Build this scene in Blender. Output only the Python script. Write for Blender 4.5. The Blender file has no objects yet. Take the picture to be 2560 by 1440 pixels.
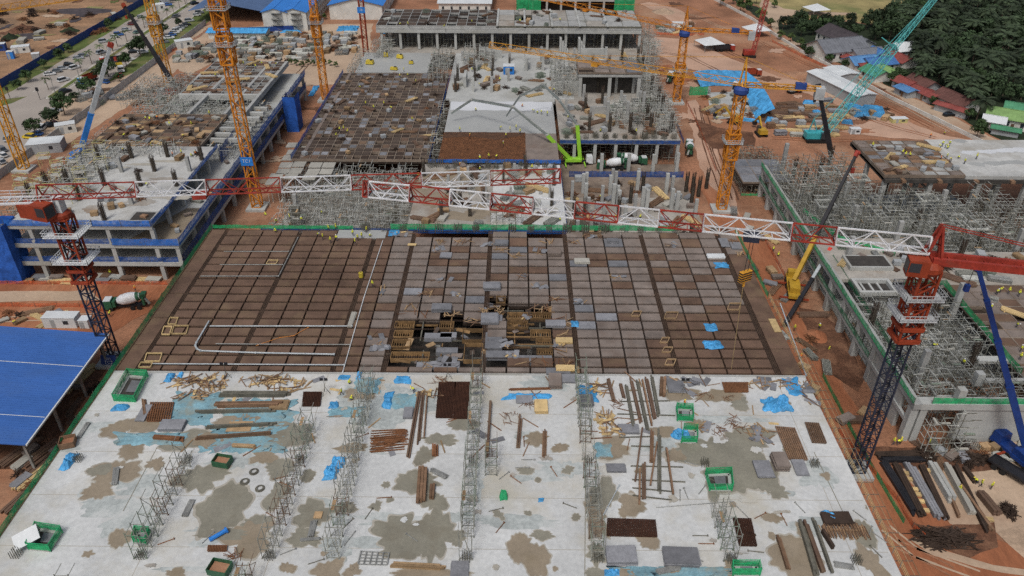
import bpy, math, random
from mathutils import Vector, Matrix, noise as mnoise
R = math.radians
random.seed(7)
sc = bpy.context.scene
col = sc.collection
# ------------------------------------------------------------------ camera
FPX, CAMZ = 1921.0, 98.0
PITCH = math.atan(1260 / FPX)
YAW = math.atan(9 * math.cos(PITCH) / FPX)
ROLL = R(0.25)
def _basis():
    fh = Vector((-math.sin(YAW), math.cos(YAW), 0)); r = Vector((math.cos(YAW), math.sin(YAW), 0)); z = Vector((0, 0, 1))
    f = fh * math.cos(PITCH) - z * math.sin(PITCH); u = fh * math.sin(PITCH) + z * math.cos(PITCH)
    c, s = math.cos(ROLL), math.sin(ROLL)
    return r * c + u * s, u * c - r * s, f
CR, CU, CF = _basis()
cam = bpy.data.cameras.new('camera'); camo = bpy.data.objects.new('camera', cam); col.objects.link(camo)
cam.sensor_width = 36; cam.lens = FPX / 2560 * 36; cam.clip_start = 1; cam.clip_end = 3000
camo.matrix_world = Matrix(((CR.x, CU.x, -CF.x, 0), (CR.y, CU.y, -CF.y, 0), (CR.z, CU.z, -CF.z, CAMZ), (0, 0, 0, 1)))
sc.camera = camo
# ------------------------------------------------------------------ overcast sky and soft sun
SUN_EL, SUN_AZ = R(58), R(200)
w = bpy.data.worlds.new('World'); sc.world = w; w.use_nodes = True
nt = w.node_tree
sky = nt.nodes.new('ShaderNodeTexSky'); sky.sky_type = 'NISHITA'; sky.sun_disc = False
sky.sun_elevation = SUN_EL; sky.sun_rotation = SUN_AZ; sky.dust_density = 6; sky.air_density = 1.0; sky.ozone_density = 1
hs = nt.nodes.new('ShaderNodeHueSaturation'); hs.inputs['Saturation'].default_value = 0.8
nt.links.new(sky.outputs[0], hs.inputs['Color']); nt.links.new(hs.outputs[0], nt.nodes['Background'].inputs[0])
nt.nodes['Background'].inputs[1].default_value = 0.10
sun = bpy.data.lights.new('sun', 'SUN'); sun.energy = 1.5; sun.angle = R(12); sun.color = (1, 0.995, 0.985)
suno = bpy.data.objects.new('sun', sun); col.objects.link(suno)
suno.rotation_euler = (R(90) - SUN_EL, 0, math.pi - SUN_AZ)
sc.view_settings.view_transform = 'Standard'; sc.view_settings.look = 'None'; sc.view_settings.gamma = 1
sc.view_settings.exposure = -0.08
sc.cycles.use_denoising = False
# ------------------------------------------------------------------ helpers
def at(px, py, z=0.0):
    """ground position seen at a photo pixel, on the level z"""
    d = CR * ((px - 1280) / FPX) - CU * ((py - 720) / FPX) + CF
    return Vector((0, 0, CAMZ)) + d * ((z - CAMZ) / d.z)
def pix(p):
    v = Vector(p) - Vector((0, 0, CAMZ)); zc = v.dot(CF)
    return 1280 + FPX * v.dot(CR) / zc, 720 - FPX * v.dot(CU) / zc
def zat(b, py):
    lo, hi = 0.0, 97.0
    for _ in range(40):
        m = (lo + hi) / 2
        if pix((b[0], b[1], m))[1] > py: lo = m
        else: hi = m
    return lo
def srgb(r, g, b):
    f = lambda c: (c / 255 / 12.92) if c <= 10 else ((c / 255 + 0.055) / 1.055) ** 2.4
    return (f(r), f(g), f(b))
MATS = {}
def M(name, rgb, rough=0.8, var=0.18, scale=0.6, fine=6.0, metal=0.0, rnd=0.0, bump=0.0, dirt=None, dirt_amt=0.5, dirt_scale=0.25, stretch=None, spec=0.3):
    """procedural material: base colour broken by coarse and fine noise in world space, per-object variation, dirt stains"""
    m = bpy.data.materials.new(name); m.use_nodes = True; MATS[name] = m
    t = m.node_tree; N = t.nodes; L = t.links
    b = N['Principled BSDF']; b.inputs['Roughness'].default_value = rough; b.inputs['Metallic'].default_value = metal
    b.inputs['Specular IOR Level'].default_value = spec
    g = N.new('ShaderNodeNewGeometry'); vec = g.outputs['Position']
    if stretch:
        mp = N.new('ShaderNodeMapping'); mp.inputs['Scale'].default_value = stretch[:3]
        if len(stretch) > 3: mp.inputs['Rotation'].default_value = (0, 0, stretch[3])
        L.new(vec, mp.inputs[0]); vec = mp.outputs[0]
    def nz(s, det=4, rg=0.6):
        n = N.new('ShaderNodeTexNoise'); n.inputs['Scale'].default_value = s; n.inputs['Detail'].default_value = det; n.inputs['Roughness'].default_value = rg
        L.new(vec, n.inputs['Vector']); return n.outputs['Fac']
    def mix(fac, a, c):
        x = N.new('ShaderNodeMix'); x.data_type = 'RGBA'
        for s, v in ((0, fac), (6, a), (7, c)):
            if hasattr(v, 'links') or hasattr(v, 'is_linked'): L.new(v, x.inputs[s])
            else: x.inputs[s].default_value = v if s == 0 else (*v, 1)
        return x.outputs[2]
    def ramp(v, lo, hi):
        r = N.new('ShaderNodeMapRange'); r.inputs[1].default_value = lo; r.inputs[2].default_value = hi; L.new(v, r.inputs[0]); return r.outputs[0]
    dk = tuple(c * (1 - var) for c in rgb); lt = tuple(min(1, c * (1 + var)) for c in rgb)
    c = mix(ramp(nz(scale), 0.3, 0.7), dk, lt)
    if fine:
        f = nz(fine, 5, 0.7); c2 = N.new('ShaderNodeMix'); c2.data_type = 'RGBA'; c2.blend_type = 'MULTIPLY'; c2.inputs[0].default_value = min(1, var * 2.2)
        r = N.new('ShaderNodeMapRange'); r.inputs[1].default_value = 0.3; r.inputs[2].default_value = 0.7; r.inputs[3].default_value = 0.55; r.inputs[4].default_value = 1.25; L.new(f, r.inputs[0])
        L.new(c, c2.inputs[6]); L.new(r.outputs[0], c2.inputs[7]); c = c2.outputs[2]
    if dirt:
        c = mix(0.0, c, dirt) if False else _dirt(N, L, c, dirt, ramp(nz(dirt_scale, 6, 0.65), 0.5, 0.68), dirt_amt)
    if rnd:
        oi = N.new('ShaderNodeObjectInfo'); h = N.new('ShaderNodeHueSaturation')
        r = N.new('ShaderNodeMapRange'); r.inputs[3].default_value = 1 - rnd; r.inputs[4].default_value = 1 + rnd; L.new(oi.outputs['Random'], r.inputs[0])
        L.new(r.outputs[0], h.inputs['Value']); L.new(c, h.inputs['Color']); c = h.outputs[0]
    L.new(c, b.inputs['Base Color'])
    if bump:
        bn = N.new('ShaderNodeBump'); bn.inputs['Strength'].default_value = 0.8; bn.inputs['Distance'].default_value = bump
        L.new(nz(fine or 4, 5), bn.inputs['Height']); L.new(bn.outputs[0], b.inputs['Normal'])
    return m
def _dirt(N, L, c, dirt, fac, amt):
    mu = N.new('ShaderNodeMath'); mu.operation = 'MULTIPLY'; L.new(fac, mu.inputs[0]); mu.inputs[1].default_value = amt
    x = N.new('ShaderNodeMix'); x.data_type = 'RGBA'; L.new(mu.outputs[0], x.inputs[0]); L.new(c, x.inputs[6]); x.inputs[7].default_value = (*dirt, 1)
    return x.outputs[2]
def net_material(name, rgb, cover=0.75):
    """woven safety net: fine open weave seen as part-covered cloth"""
    m = M(name, rgb, 0.7, 0.25, 0.5, 3.0); t = m.node_tree; N = t.nodes; L = t.links
    b = N['Principled BSDF']; out = N['Material Output']
    tr = N.new('ShaderNodeBsdfTransparent'); mx = N.new('ShaderNodeMixShader')
    g = N.new('ShaderNodeNewGeometry'); n = N.new('ShaderNodeTexNoise'); n.inputs['Scale'].default_value = 1.5; n.inputs['Detail'].default_value = 5
    L.new(g.outputs['Position'], n.inputs['Vector'])
    r = N.new('ShaderNodeMapRange'); r.inputs[1].default_value = 0.3; r.inputs[2].default_value = 0.7; r.inputs[3].default_value = cover - 0.22; r.inputs[4].default_value = min(1, cover + 0.2)
    L.new(n.outputs['Fac'], r.inputs[0]); L.new(r.outputs[0], mx.inputs[0]); L.new(tr.outputs[0], mx.inputs[1]); L.new(b.outputs[0], mx.inputs[2])
    L.new(mx.outputs[0], out.inputs['Surface']); return m
class MB:
    """collects boxes, bars, tubes and sheets; build() links them as one mesh object"""
    def __init__(s): s.v = []; s.f = []; s.mi = []; s.m = 0
    def _add(s, vs, fs):
        o = len(s.v); s.v += [tuple(v) for v in vs]; s.f += [tuple(i + o for i in f) for f in fs]; s.mi += [s.m] * len(fs); return s
    def mat(s, i): s.m = i; return s
    def box(s, cx, cy, cz, sx, sy, sz, rz=0.0, taper=1.0):
        """centred in x,y; cz is the bottom"""
        c, n = math.cos(rz), math.sin(rz); vs = []
        for z, k in ((cz, 1), (cz + sz, taper)):
            for a, b in ((-1, -1), (1, -1), (1, 1), (-1, 1)):
                x, y = a * sx / 2 * k, b * sy / 2 * k; vs.append((cx + x * c - y * n, cy + x * n + y * c, z))
        return s._add(vs, [(3, 2, 1, 0), (4, 5, 6, 7), (0, 1, 5, 4), (1, 2, 6, 5), (2, 3, 7, 6), (3, 0, 4, 7)])
    def b6(s, x0, x1, y0, y1, z0, z1): return s.box((x0 + x1) / 2, (y0 + y1) / 2, z0, x1 - x0, y1 - y0, z1 - z0)
    def bar(s, p, q, w, h=None):
        p = Vector(p); q = Vector(q); d = q - p
        if d.length < 1e-6: return s
        d.normalize(); u = Vector((0, 0, 1)) if abs(d.z) < 0.95 else Vector((1, 0, 0))
        a = d.cross(u).normalized() * (w / 2); b = a.cross(d).normalized() * ((h or w) / 2)
        vs = [e + a * i + b * j for e in (p, q) for i, j in ((-1, -1), (1, -1), (1, 1), (-1, 1))]
        return s._add(vs, [(3, 2, 1, 0), (4, 5, 6, 7), (0, 1, 5, 4), (1, 2, 6, 5), (2, 3, 7, 6), (3, 0, 4, 7)])
    def tube(s, p, q, r, r2=None, n=8, cap=True):
        p = Vector(p); q = Vector(q); d = (q - p).normalized(); u = Vector((0, 0, 1)) if abs(d.z) < 0.95 else Vector((1, 0, 0))
        a = d.cross(u).normalized(); b = a.cross(d).normalized(); r2 = r if r2 is None else r2; vs = []
        for e, rr in ((p, r), (q, r2)):
            vs += [e + (a * math.cos(2 * math.pi * i / n) + b * math.sin(2 * math.pi * i / n)) * rr for i in range(n)]
        fs = [(i, (i + 1) % n, n + (i + 1) % n, n + i) for i in range(n)]
        if cap: fs += [tuple(range(n - 1, -1, -1)), tuple(range(n, 2 * n))]
        return s._add(vs, fs)
    def prism(s, poly, z0, z1):
        n = len(poly); vs = [(p[0], p[1], z0) for p in poly] + [(p[0], p[1], z1) for p in poly]
        return s._add(vs, [tuple(range(n - 1, -1, -1)), tuple(range(n, 2 * n))] + [(i, (i + 1) % n, n + (i + 1) % n, n + i) for i in range(n)])
    def sheet(s, poly): return s._add(poly, [tuple(range(len(poly)))])
    def lathe(s, prof, o=(0, 0, 0), ax='z', n=14):
        vs = []; o = Vector(o)
        for r, h in prof:
            for i in range(n):
                a = 2 * math.pi * i / n; p = (r * math.cos(a), r * math.sin(a), h)
                if ax == 'x': p = (h, r * math.cos(a), r * math.sin(a))
                if ax == 'y': p = (r * math.cos(a), h, r * math.sin(a))
                vs.append(o + Vector(p))
        fs = [(k * n + i, k * n + (i + 1) % n, (k + 1) * n + (i + 1) % n, (k + 1) * n + i) for k in range(len(prof) - 1) for i in range(n)]
        return s._add(vs, fs + [tuple(range(n - 1, -1, -1)), tuple(range((len(prof) - 1) * n, len(prof) * n))])
    def mesh(s, name, mats):
        me = bpy.data.meshes.new(name); me.from_pydata(s.v, [], s.f)
        for m in (mats if isinstance(mats, (list, tuple)) else [mats]): me.materials.append(MATS[m] if isinstance(m, str) else m)
        if any(s.mi): me.polygons.foreach_set('material_index', s.mi)
        me.update(); return me
    def build(s, name, mats, parent=None, loc=None, rz=0.0): return put(name, s.mesh(name, mats), parent, loc, rz)
def put(name, me, parent=None, loc=None, rz=0.0, scale=None):
    o = bpy.data.objects.new(name, me); col.objects.link(o)
    if parent is not None: o.parent = parent
    if loc is not None: o.location = loc
    if rz: o.rotation_euler = (0, 0, rz) if not isinstance(rz, (tuple, list)) else rz
    if scale is not None: o.scale = scale if hasattr(scale, '__len__') else (scale,) * 3
    return o
def objmat(o, m, i=0):
    o.material_slots[i].link = 'OBJECT'; o.material_slots[i].material = MATS[m] if isinstance(m, str) else m; return o
def tag(o, label=None, cat=None, group=None, kind=None):
    if label: o['label'] = label
    if cat: o['category'] = cat
    if group: o['group'] = group
    if kind: o['kind'] = kind
    return o
def thing(name, label, cat, loc=(0, 0, 0), rz=0.0, group=None):
    o = bpy.data.objects.new(name, None); col.objects.link(o); o.location = loc
    o.rotation_euler = rz if isinstance(rz, (tuple, list)) else (0, 0, rz); return tag(o, label, cat, group)
def copy_tree(o, parent=None, loc=None, rz=None):
    c = o.copy(); col.objects.link(c); c.parent = parent
    if loc is not None: c.location = loc
    if rz is not None: c.rotation_euler = (0, 0, rz)
    for ch in o.children: copy_tree(ch, c)
    return c
ORD = 'first second third fourth fifth sixth seventh eighth ninth tenth eleventh twelfth thirteenth fourteenth fifteenth sixteenth seventeenth eighteenth nineteenth twentieth'.split()
TENS = {2: 'twenty', 3: 'thirty', 4: 'forty', 5: 'fifty', 6: 'sixty', 7: 'seventy', 8: 'eighty', 9: 'ninety'}
def ordinal(i):
    if i >= 99: return 'hundredth' if i == 99 else 'hundred-and-' + ordinal(i - 100)
    if i < 20: return ORD[i]
    a, b = divmod(i + 1, 10); return (TENS[a] + '-' + ORD[b - 1]) if b else TENS[a][:-1] + 'ieth'
def rank(objs, phrase, group=None, key=None, ends=('leftmost', 'rightmost')):
    """give look-alikes labels by their order in the photograph"""
    objs = sorted(objs, key=key or (lambda o: pix(o.location)[0]))
    for i, o in enumerate(objs):
        n = ends[0] if i == 0 else ends[1] if i == len(objs) - 1 else ordinal(i)
        o['label'] = phrase.replace('#', n)
        if group: o['group'] = group
def yaw_to(a, b): return math.atan2(b[1] - a[1], b[0] - a[0])
def U(a, b): return random.uniform(a, b)
# ------------------------------------------------------------------ materials
M('concrete', (0.40, 0.41, 0.395), 0.85, 0.16, 0.12, 2.5, dirt=(0.27, 0.26, 0.22), dirt_amt=0.7, dirt_scale=0.09)
M('slab_white', (0.52, 0.535, 0.53), 0.85, 0.16, 0.09, 1.4, dirt=(0.43, 0.40, 0.32), dirt_amt=0.75, dirt_scale=0.06, bump=0.01)
M('wet_grey', (0.235, 0.225, 0.18), 0.55, 0.14, 0.3, 2.0, dirt=(0.17, 0.15, 0.11), dirt_amt=0.6, dirt_scale=0.2)
M('wet_brown', (0.27, 0.225, 0.165), 0.6, 0.14, 0.3, 2.0, dirt=(0.21, 0.17, 0.11), dirt_amt=0.6, dirt_scale=0.2)
M('new_pour', (0.36, 0.37, 0.36), 0.5, 0.10, 0.1, 1.5, dirt=(0.30, 0.31, 0.30), dirt_amt=0.6, dirt_scale=0.06)
M('bright_pour', (0.56, 0.58, 0.60), 0.6, 0.08, 0.1, 1.5)
M('col_grey', (0.34, 0.345, 0.335), 0.85, 0.18, 0.4, 3.0, dirt=(0.24, 0.24, 0.22), dirt_amt=0.5, dirt_scale=0.3)
M('void_shade', (0.055, 0.05, 0.045), 0.8, 0.4, 0.5, 3.0)  # near-black tone standing in for shade in voids, bays and openings
M('rebar', (0.050, 0.033, 0.024), 0.85, 0.35, 0.5, 8.0)
M('rebar_rust', (0.19, 0.085, 0.040), 0.9, 0.3, 0.6, 6.0, rnd=0.2)
M('rebar_mat', (0.045, 0.018, 0.010), 0.9, 0.3, 0.8, 12.0, rnd=0.2)
M('panel_brown', (0.138, 0.086, 0.060), 0.85, 0.28, 0.2, 7.0, rnd=0.08, dirt=(0.18, 0.125, 0.075), dirt_amt=0.6, dirt_scale=0.3)
M('panel_grey', (0.205, 0.170, 0.148), 0.8, 0.24, 0.3, 5.0, rnd=0.11, dirt=(0.16, 0.115, 0.09), dirt_amt=0.6, dirt_scale=0.25)
M('panel_slate', (0.20, 0.205, 0.22), 0.75, 0.2, 0.5, 4.0, rnd=0.3)
M('table_form', (0.36, 0.35, 0.31), 0.8, 0.12, 0.4, 4.0, rnd=0.14)
M('channel', (0.035, 0.024, 0.018), 0.9, 0.3, 0.7, 6.0)
M('wood', (0.33, 0.225, 0.125), 0.85, 0.2, 1.0, 5.0, rnd=0.35)
M('wood_yellow', (0.52, 0.385, 0.19), 0.85, 0.18, 1.0, 5.0, rnd=0.2)
M('wood_brown', (0.19, 0.115, 0.07), 0.9, 0.25, 1.0, 5.0, rnd=0.3)
M('steel', (0.30, 0.305, 0.29), 0.55, 0.25, 0.8, 4.0, metal=0.3)
M('scaf', (0.29, 0.295, 0.26), 0.6, 0.3, 0.6, 3.0, metal=0.2, rnd=0.2)
M('scaf_pale', (0.42, 0.43, 0.40), 0.6, 0.3, 0.6, 3.0, metal=0.1, rnd=0.2)
M('scaf_dark', (0.13, 0.125, 0.10), 0.7, 0.3, 0.6, 3.0)
M('white_paint', (0.66, 0.68, 0.70), 0.55, 0.16, 0.3, 3.0, dirt=(0.40, 0.37, 0.33), dirt_amt=0.6, dirt_scale=0.6)
M('red_paint', (0.30, 0.038, 0.024), 0.6, 0.3, 0.4, 3.0, dirt=(0.20, 0.06, 0.04), dirt_amt=0.6, dirt_scale=0.6)
M('rust_red', (0.27, 0.045, 0.018), 0.6, 0.25, 0.4, 3.0)
M('orange_paint', (0.58, 0.215, 0.02), 0.6, 0.3, 0.4, 3.0, dirt=(0.4, 0.12, 0.01), dirt_amt=0.4)
M('yellow_orange', (0.60, 0.29, 0.03), 0.6, 0.3, 0.4, 3.0, dirt=(0.32, 0.13, 0.03), dirt_amt=0.5, dirt_scale=0.6)
M('navy', (0.025, 0.032, 0.055), 0.5, 0.3, 0.5, 3.0)
M('teal', (0.10, 0.42, 0.42), 0.5, 0.2, 0.5, 3.0)
M('teal_body', (0.05, 0.36, 0.40), 0.4, 0.15, 0.5, 3.0)
M('black_steel', (0.022, 0.022, 0.026), 0.45, 0.3, 0.5, 3.0)
M('boom_blue', (0.012, 0.042, 0.19), 0.4, 0.2, 0.5, 3.0)
M('boom_silver', (0.42, 0.46, 0.48), 0.45, 0.2, 0.5, 3.0)
M('lime', (0.30, 0.60, 0.05), 0.45, 0.15, 0.5, 3.0)
M('mixer_green', (0.030, 0.105, 0.055), 0.5, 0.25, 0.5, 3.0)
M('dozer_yellow', (0.44, 0.27, 0.03), 0.5, 0.2, 0.5, 3.0)
M('fork_yellow', (0.55, 0.43, 0.05), 0.5, 0.2, 0.5, 3.0)
M('rubber', (0.018, 0.017, 0.016), 0.9, 0.2, 1, 5.0)
M('glass', (0.025, 0.035, 0.045), 0.12, 0.2, 1, 0, spec=0.6)
M('blue_net_solid', (0.022, 0.105, 0.43), 0.7, 0.35, 0.35, 2.5)
M('blue_roof', (0.045, 0.130, 0.39), 0.45, 0.10, 0.25, 2.0, dirt=(0.065, 0.135, 0.33), dirt_amt=0.6, dirt_scale=0.12, stretch=(.35, 1, 1))
M('bright_blue_roof', (0.035, 0.20, 0.58), 0.4, 0.08, 0.1, 3.0)
M('grey_blue_roof', (0.085, 0.14, 0.26), 0.5, 0.15, 0.1, 3.0)
M('roof_white', (0.60, 0.63, 0.64), 0.5, 0.1, 0.2, 3.0)
M('tarp', (0.065, 0.30, 0.58), 0.55, 0.35, 0.6, 3.0, rnd=0.18)
M('tarp_deep', (0.03, 0.20, 0.60), 0.45, 0.25, 0.6, 3.0, rnd=0.15)
M('sheet_blue', (0.20, 0.36, 0.42), 0.6, 0.3, 0.25, 3.0, dirt=(0.26, 0.27, 0.22), dirt_amt=0.75, dirt_scale=0.35)
M('green_solid', (0.02, 0.33, 0.13), 0.6, 0.3, 0.5, 3.0)
net_material('net_green', (0.022, 0.36, 0.135), 0.84)
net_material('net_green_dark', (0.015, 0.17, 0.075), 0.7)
net_material('net_blue', (0.025, 0.145, 0.52), 0.88)
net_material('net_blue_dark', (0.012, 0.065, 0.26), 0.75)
net_material('net_orange', (0.55, 0.12, 0.045), 0.6)
M('asphalt', (0.335, 0.30, 0.265), 0.9, 0.12, 0.05, 1.5, dirt=(0.40, 0.34, 0.27), dirt_amt=0.6, dirt_scale=0.03)
M('line_paint', (0.7, 0.7, 0.66), 0.8, 0.2, 0.5, 3.0)
M('kerb', (0.5, 0.48, 0.43), 0.85, 0.2, 0.5, 3.0)
M('earth', (0.310, 0.150, 0.085), 0.95, 0.34, 0.06, 1.2, dirt=(0.40, 0.25, 0.16), dirt_amt=0.8, dirt_scale=0.035, bump=0.12)
M('earth_dark', (0.13, 0.062, 0.036), 0.95, 0.35, 0.2, 1.6, dirt=(0.22, 0.12, 0.07), dirt_amt=0.6, dirt_scale=0.2, bump=0.15)
M('earth_red', (0.31, 0.118, 0.056), 0.95, 0.25, 0.1, 1.5, stretch=(1, 0.25, 1), dirt=(0.36, 0.19, 0.11), dirt_amt=0.6, dirt_scale=0.1, bump=0.1)
M('earth_track', (0.46, 0.30, 0.215), 0.9, 0.16, 0.08, 1.5, dirt=(0.36, 0.19, 0.11), dirt_amt=0.5, dirt_scale=0.06)
M('earth_pale', (0.44, 0.33, 0.235), 0.95, 0.18, 0.06, 1.2, dirt=(0.33, 0.20, 0.13), dirt_amt=0.6, dirt_scale=0.05)
M('field', (0.31, 0.185, 0.105), 0.95, 0.4, 0.045, 0.9, dirt=(0.13, 0.10, 0.07), dirt_amt=0.8, dirt_scale=0.035, bump=0.15, stretch=(1, 1.6, 1, 0.5))
M('grass', (0.10, 0.135, 0.035), 0.95, 0.35, 0.15, 2.5, dirt=(0.25, 0.18, 0.10), dirt_amt=0.7, dirt_scale=0.07)
M('dry_grass', (0.30, 0.25, 0.11), 0.95, 0.35, 0.08, 1.5, dirt=(0.12, 0.15, 0.05), dirt_amt=0.8, dirt_scale=0.03)
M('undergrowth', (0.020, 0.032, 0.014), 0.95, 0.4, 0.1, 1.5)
M('leaf', (0.035, 0.065, 0.022), 0.7, 0.45, 0.5, 3.0, rnd=0.4)
M('leaf_light', (0.075, 0.12, 0.035), 0.7, 0.4, 0.5, 3.0, rnd=0.35)
M('leaf_forest', (0.030, 0.052, 0.022), 0.8, 0.5, 0.25, 3.0, rnd=0.6)
M('palm_leaf', (0.040, 0.060, 0.030), 0.7, 0.4, 0.6, 3.0, rnd=0.5)
M('bark', (0.13, 0.10, 0.075), 0.9, 0.3, 1.0, 5.0)
M('wall_white', (0.62, 0.62, 0.58), 0.85, 0.12, 0.3, 3.0, dirt=(0.42, 0.38, 0.31), dirt_amt=0.5)
M('wall_grey', (0.33, 0.35, 0.36), 0.85, 0.15, 0.3, 3.0)
M('hoard_blue', (0.025, 0.06, 0.23), 0.6, 0.2, 0.3, 2.0)
M('fence_grey', (0.40, 0.42, 0.43), 0.7, 0.2, 0.4, 2.0)
M('roof_red', (0.25, 0.065, 0.055), 0.7, 0.2, 0.4, 3.0, dirt=(0.2, 0.08, 0.06), dirt_amt=0.5)
M('roof_rust', (0.13, 0.06, 0.05), 0.8, 0.25, 0.4, 3.0)
M('roof_dark', (0.065, 0.055, 0.06), 0.8, 0.25, 0.4, 3.0)
M('roof_slate', (0.16, 0.17, 0.19), 0.8, 0.2, 0.4, 3.0)
M('roof_blue', (0.10, 0.24, 0.46), 0.6, 0.2, 0.4, 3.0)
M('roof_green', (0.07, 0.24, 0.13), 0.6, 0.2, 0.4, 3.0)
M('roof_lime', (0.20, 0.33, 0.12), 0.6, 0.2, 0.4, 3.0)
M('vest', (0.62, 0.66, 0.05), 0.8, 0.15, 1, 5, rnd=0.25)
M('vest_orange', (0.65, 0.17, 0.03), 0.8, 0.15, 1, 5)
M('trousers', (0.05, 0.055, 0.075), 0.9, 0.2, 1, 5, rnd=0.5)
M('helmet', (0.75, 0.62, 0.08), 0.4, 0.1, 1, 5)
M('helmet_white', (0.75, 0.75, 0.72), 0.4, 0.1, 1, 5)
M('skin', (0.22, 0.12, 0.075), 0.7, 0.1, 1, 5)
M('plastic_red', (0.60, 0.06, 0.04), 0.5, 0.1, 1, 5)
M('orange_cloth', (0.62, 0.24, 0.05), 0.8, 0.2, 1, 5)
M('lamp_on', (0.8, 0.8, 0.8), 0.5, 0.05, 1, 5)

M('wet_rim', (0.37, 0.35, 0.30), 0.7, 0.14, 0.3, 2.0)
M('panel_dark', (0.075, 0.055, 0.043), 0.85, 0.25, 0.4, 5.0, rnd=0.2)
M('mud_pale', (0.37, 0.27, 0.19), 0.95, 0.25, 0.2, 1.5, bump=0.1)

M('floor_dirty', (0.34, 0.32, 0.285), 0.85, 0.25, 0.15, 2.0, dirt=(0.24, 0.18, 0.13), dirt_amt=0.85, dirt_scale=0.1)
M('floor_brown', (0.20, 0.155, 0.12), 0.85, 0.3, 0.2, 2.0, dirt=(0.33, 0.29, 0.24), dirt_amt=0.7, dirt_scale=0.12)
M('form_wood', (0.20, 0.122, 0.055), 0.9, 0.3, 1.0, 5.0, rnd=0.3)
M('scaf_green', (0.20, 0.24, 0.19), 0.7, 0.3, 0.6, 3.0)
M('boom_grey', (0.22, 0.25, 0.24), 0.5, 0.2, 0.5, 3.0)

M('floor_pale', (0.44, 0.445, 0.43), 0.85, 0.2, 0.15, 1.8, dirt=(0.30, 0.28, 0.24), dirt_amt=0.8, dirt_scale=0.09)
M('slab_film', (0.40, 0.435, 0.425), 0.8, 0.2, 0.2, 1.6, dirt=(0.50, 0.51, 0.50), dirt_amt=0.8, dirt_scale=0.2)
M('scaf_rust', (0.17, 0.12, 0.085), 0.8, 0.3, 0.6, 3.0)
M('village_blue', (0.06, 0.16, 0.38), 0.6, 0.2, 0.4, 3.0)
M('rebar_mid', (0.095, 0.062, 0.044), 0.9, 0.35, 0.5, 8.0)
# ------------------------------------------------------------------ ground, roads, fences
def struct(name, mb, mat): return tag(mb.build(name, mat), kind='structure')
def P(pts, z=0.0, lift=0.0): return [(*at(x, y, z).xy, z + lift) for x, y in pts]
def rough_edge(poly, amp, step):
    out = []
    for i, p in enumerate(poly):
        q = Vector(poly[(i + 1) % len(poly)]); p = Vector(p); n = max(1, int((q - p).length / step))
        for k in range(n):
            c = p.lerp(q, k / n); o = mnoise.noise_vector(c * 0.21) * amp + mnoise.noise_vector(c * 0.9) * amp * 0.3
            out.append((c.x + o.x, c.y + o.y, c.z))
    return out
def ground_patch(name, mat, px, lift, amp=1.2):
    return struct(name, MB().sheet(rough_edge(P(px, 0, lift), amp, 2.5)), mat)
struct('ground', MB().sheet([(-900, -60, 0), (900, -60, 0), (900, 1500, 0), (-900, 1500, 0)]), 'earth')
# barren land beyond the blue hoarding, and land to the horizon
struct('field', MB().sheet([(-900, 200, .02), (-197.2, 262, .02), (-197.2, 700, .02), (-900, 700, .02)]), 'field')
struct('road', MB().sheet([(-192, 262, .03), (-192, 620, .03), (-160, 620, .03), (-160, 300, .03), (-158, 255, .03), (-152.5, 205, .03), (-152.5, 170, .03), (-200, 170, .03), (-260, 240, .03), (-260, 262, .03)]), 'asphalt')
struct('road_verge', MB().sheet(rough_edge([(-197, 264, .04), (-191, 264, .04), (-189.5, 620, .04), (-197, 620, .04)], 0.8, 4)), 'grass')
struct('road_verge', MB().sheet(rough_edge([(-160, 300, .04), (-157, 250, .04), (-153, 215, .04), (-150.8, 215, .04), (-150.8, 620, .04), (-161.5, 620, .04), (-161.5, 330, .04)], 0.7, 4)), 'grass')
md = MB(); md.prism([(-174.4, 276), (-173.2, 274), (-171.8, 276), (-171.5, 620), (-174.6, 620)], .03, .18); struct('median_kerb', md, 'kerb')
struct('median_grass', MB().sheet([(-174.1, 277, .19), (-173.2, 275.5, .19), (-172.1, 277, .19), (-171.8, 620, .19), (-174.3, 620, .19)]), 'grass')
struct('grass_island', MB().sheet(P([(0, 250), (68, 241), (30, 258), (0, 266)], 0, .05)), 'grass')
lm = MB()
for x in (-182.5, -166):
    for k in range(30): lm.sheet([(x - .08, 282 + k * 9, .036), (x + .08, 282 + k * 9, .036), (x + .08, 285 + k * 9, .036), (x - .08, 285 + k * 9, .036)])
for x in (-175.2, -171.0, -161.8): lm.sheet([(x - .08, 282, .036), (x + .08, 282, .036), (x + .08, 560, .036), (x - .08, 560, .036)])
struct('road_marking', lm, 'line_paint')
ground_patch('earth_strip', 'earth_pale', [(150, 250), (420, 150), (500, 70), (530, 60), (540, 90), (400, 210), (330, 260), (160, 365), (30, 430), (0, 440), (0, 415), (60, 370)], .05)
ground_patch('yard_ground', 'earth_pale', [(430, 160), (540, 75), (700, 62), (930, 60), (925, 130), (880, 180), (850, 210), (760, 215), (560, 140), (470, 190)], .06)
ground_patch('haul_road', 'earth_track', [(1625, 5), (1700, 25), (1740, 60), (1700, 70), (1660, 40), (1600, 10)], .05)
ground_patch('haul_road', 'earth_track', [(1625, 92), (1720, 98), (1800, 135), (1870, 165), (1960, 195), (2060, 215), (2120, 245), (2110, 268), (2020, 235), (1900, 210), (1840, 205), (1760, 180), (1700, 165), (1625, 125)], .05)
ground_patch('haul_road', 'earth_track', [(1715, 255), (1745, 250), (1775, 330), (1800, 400), (1830, 470), (1850, 545), (1800, 560), (1770, 480), (1740, 380)], .05)
ground_patch('haul_road', 'earth_track', [(2130, 235), (2330, 330), (2420, 350), (2330, 350), (2210, 345), (2100, 330), (2180, 300), (2110, 262)], .05)
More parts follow.
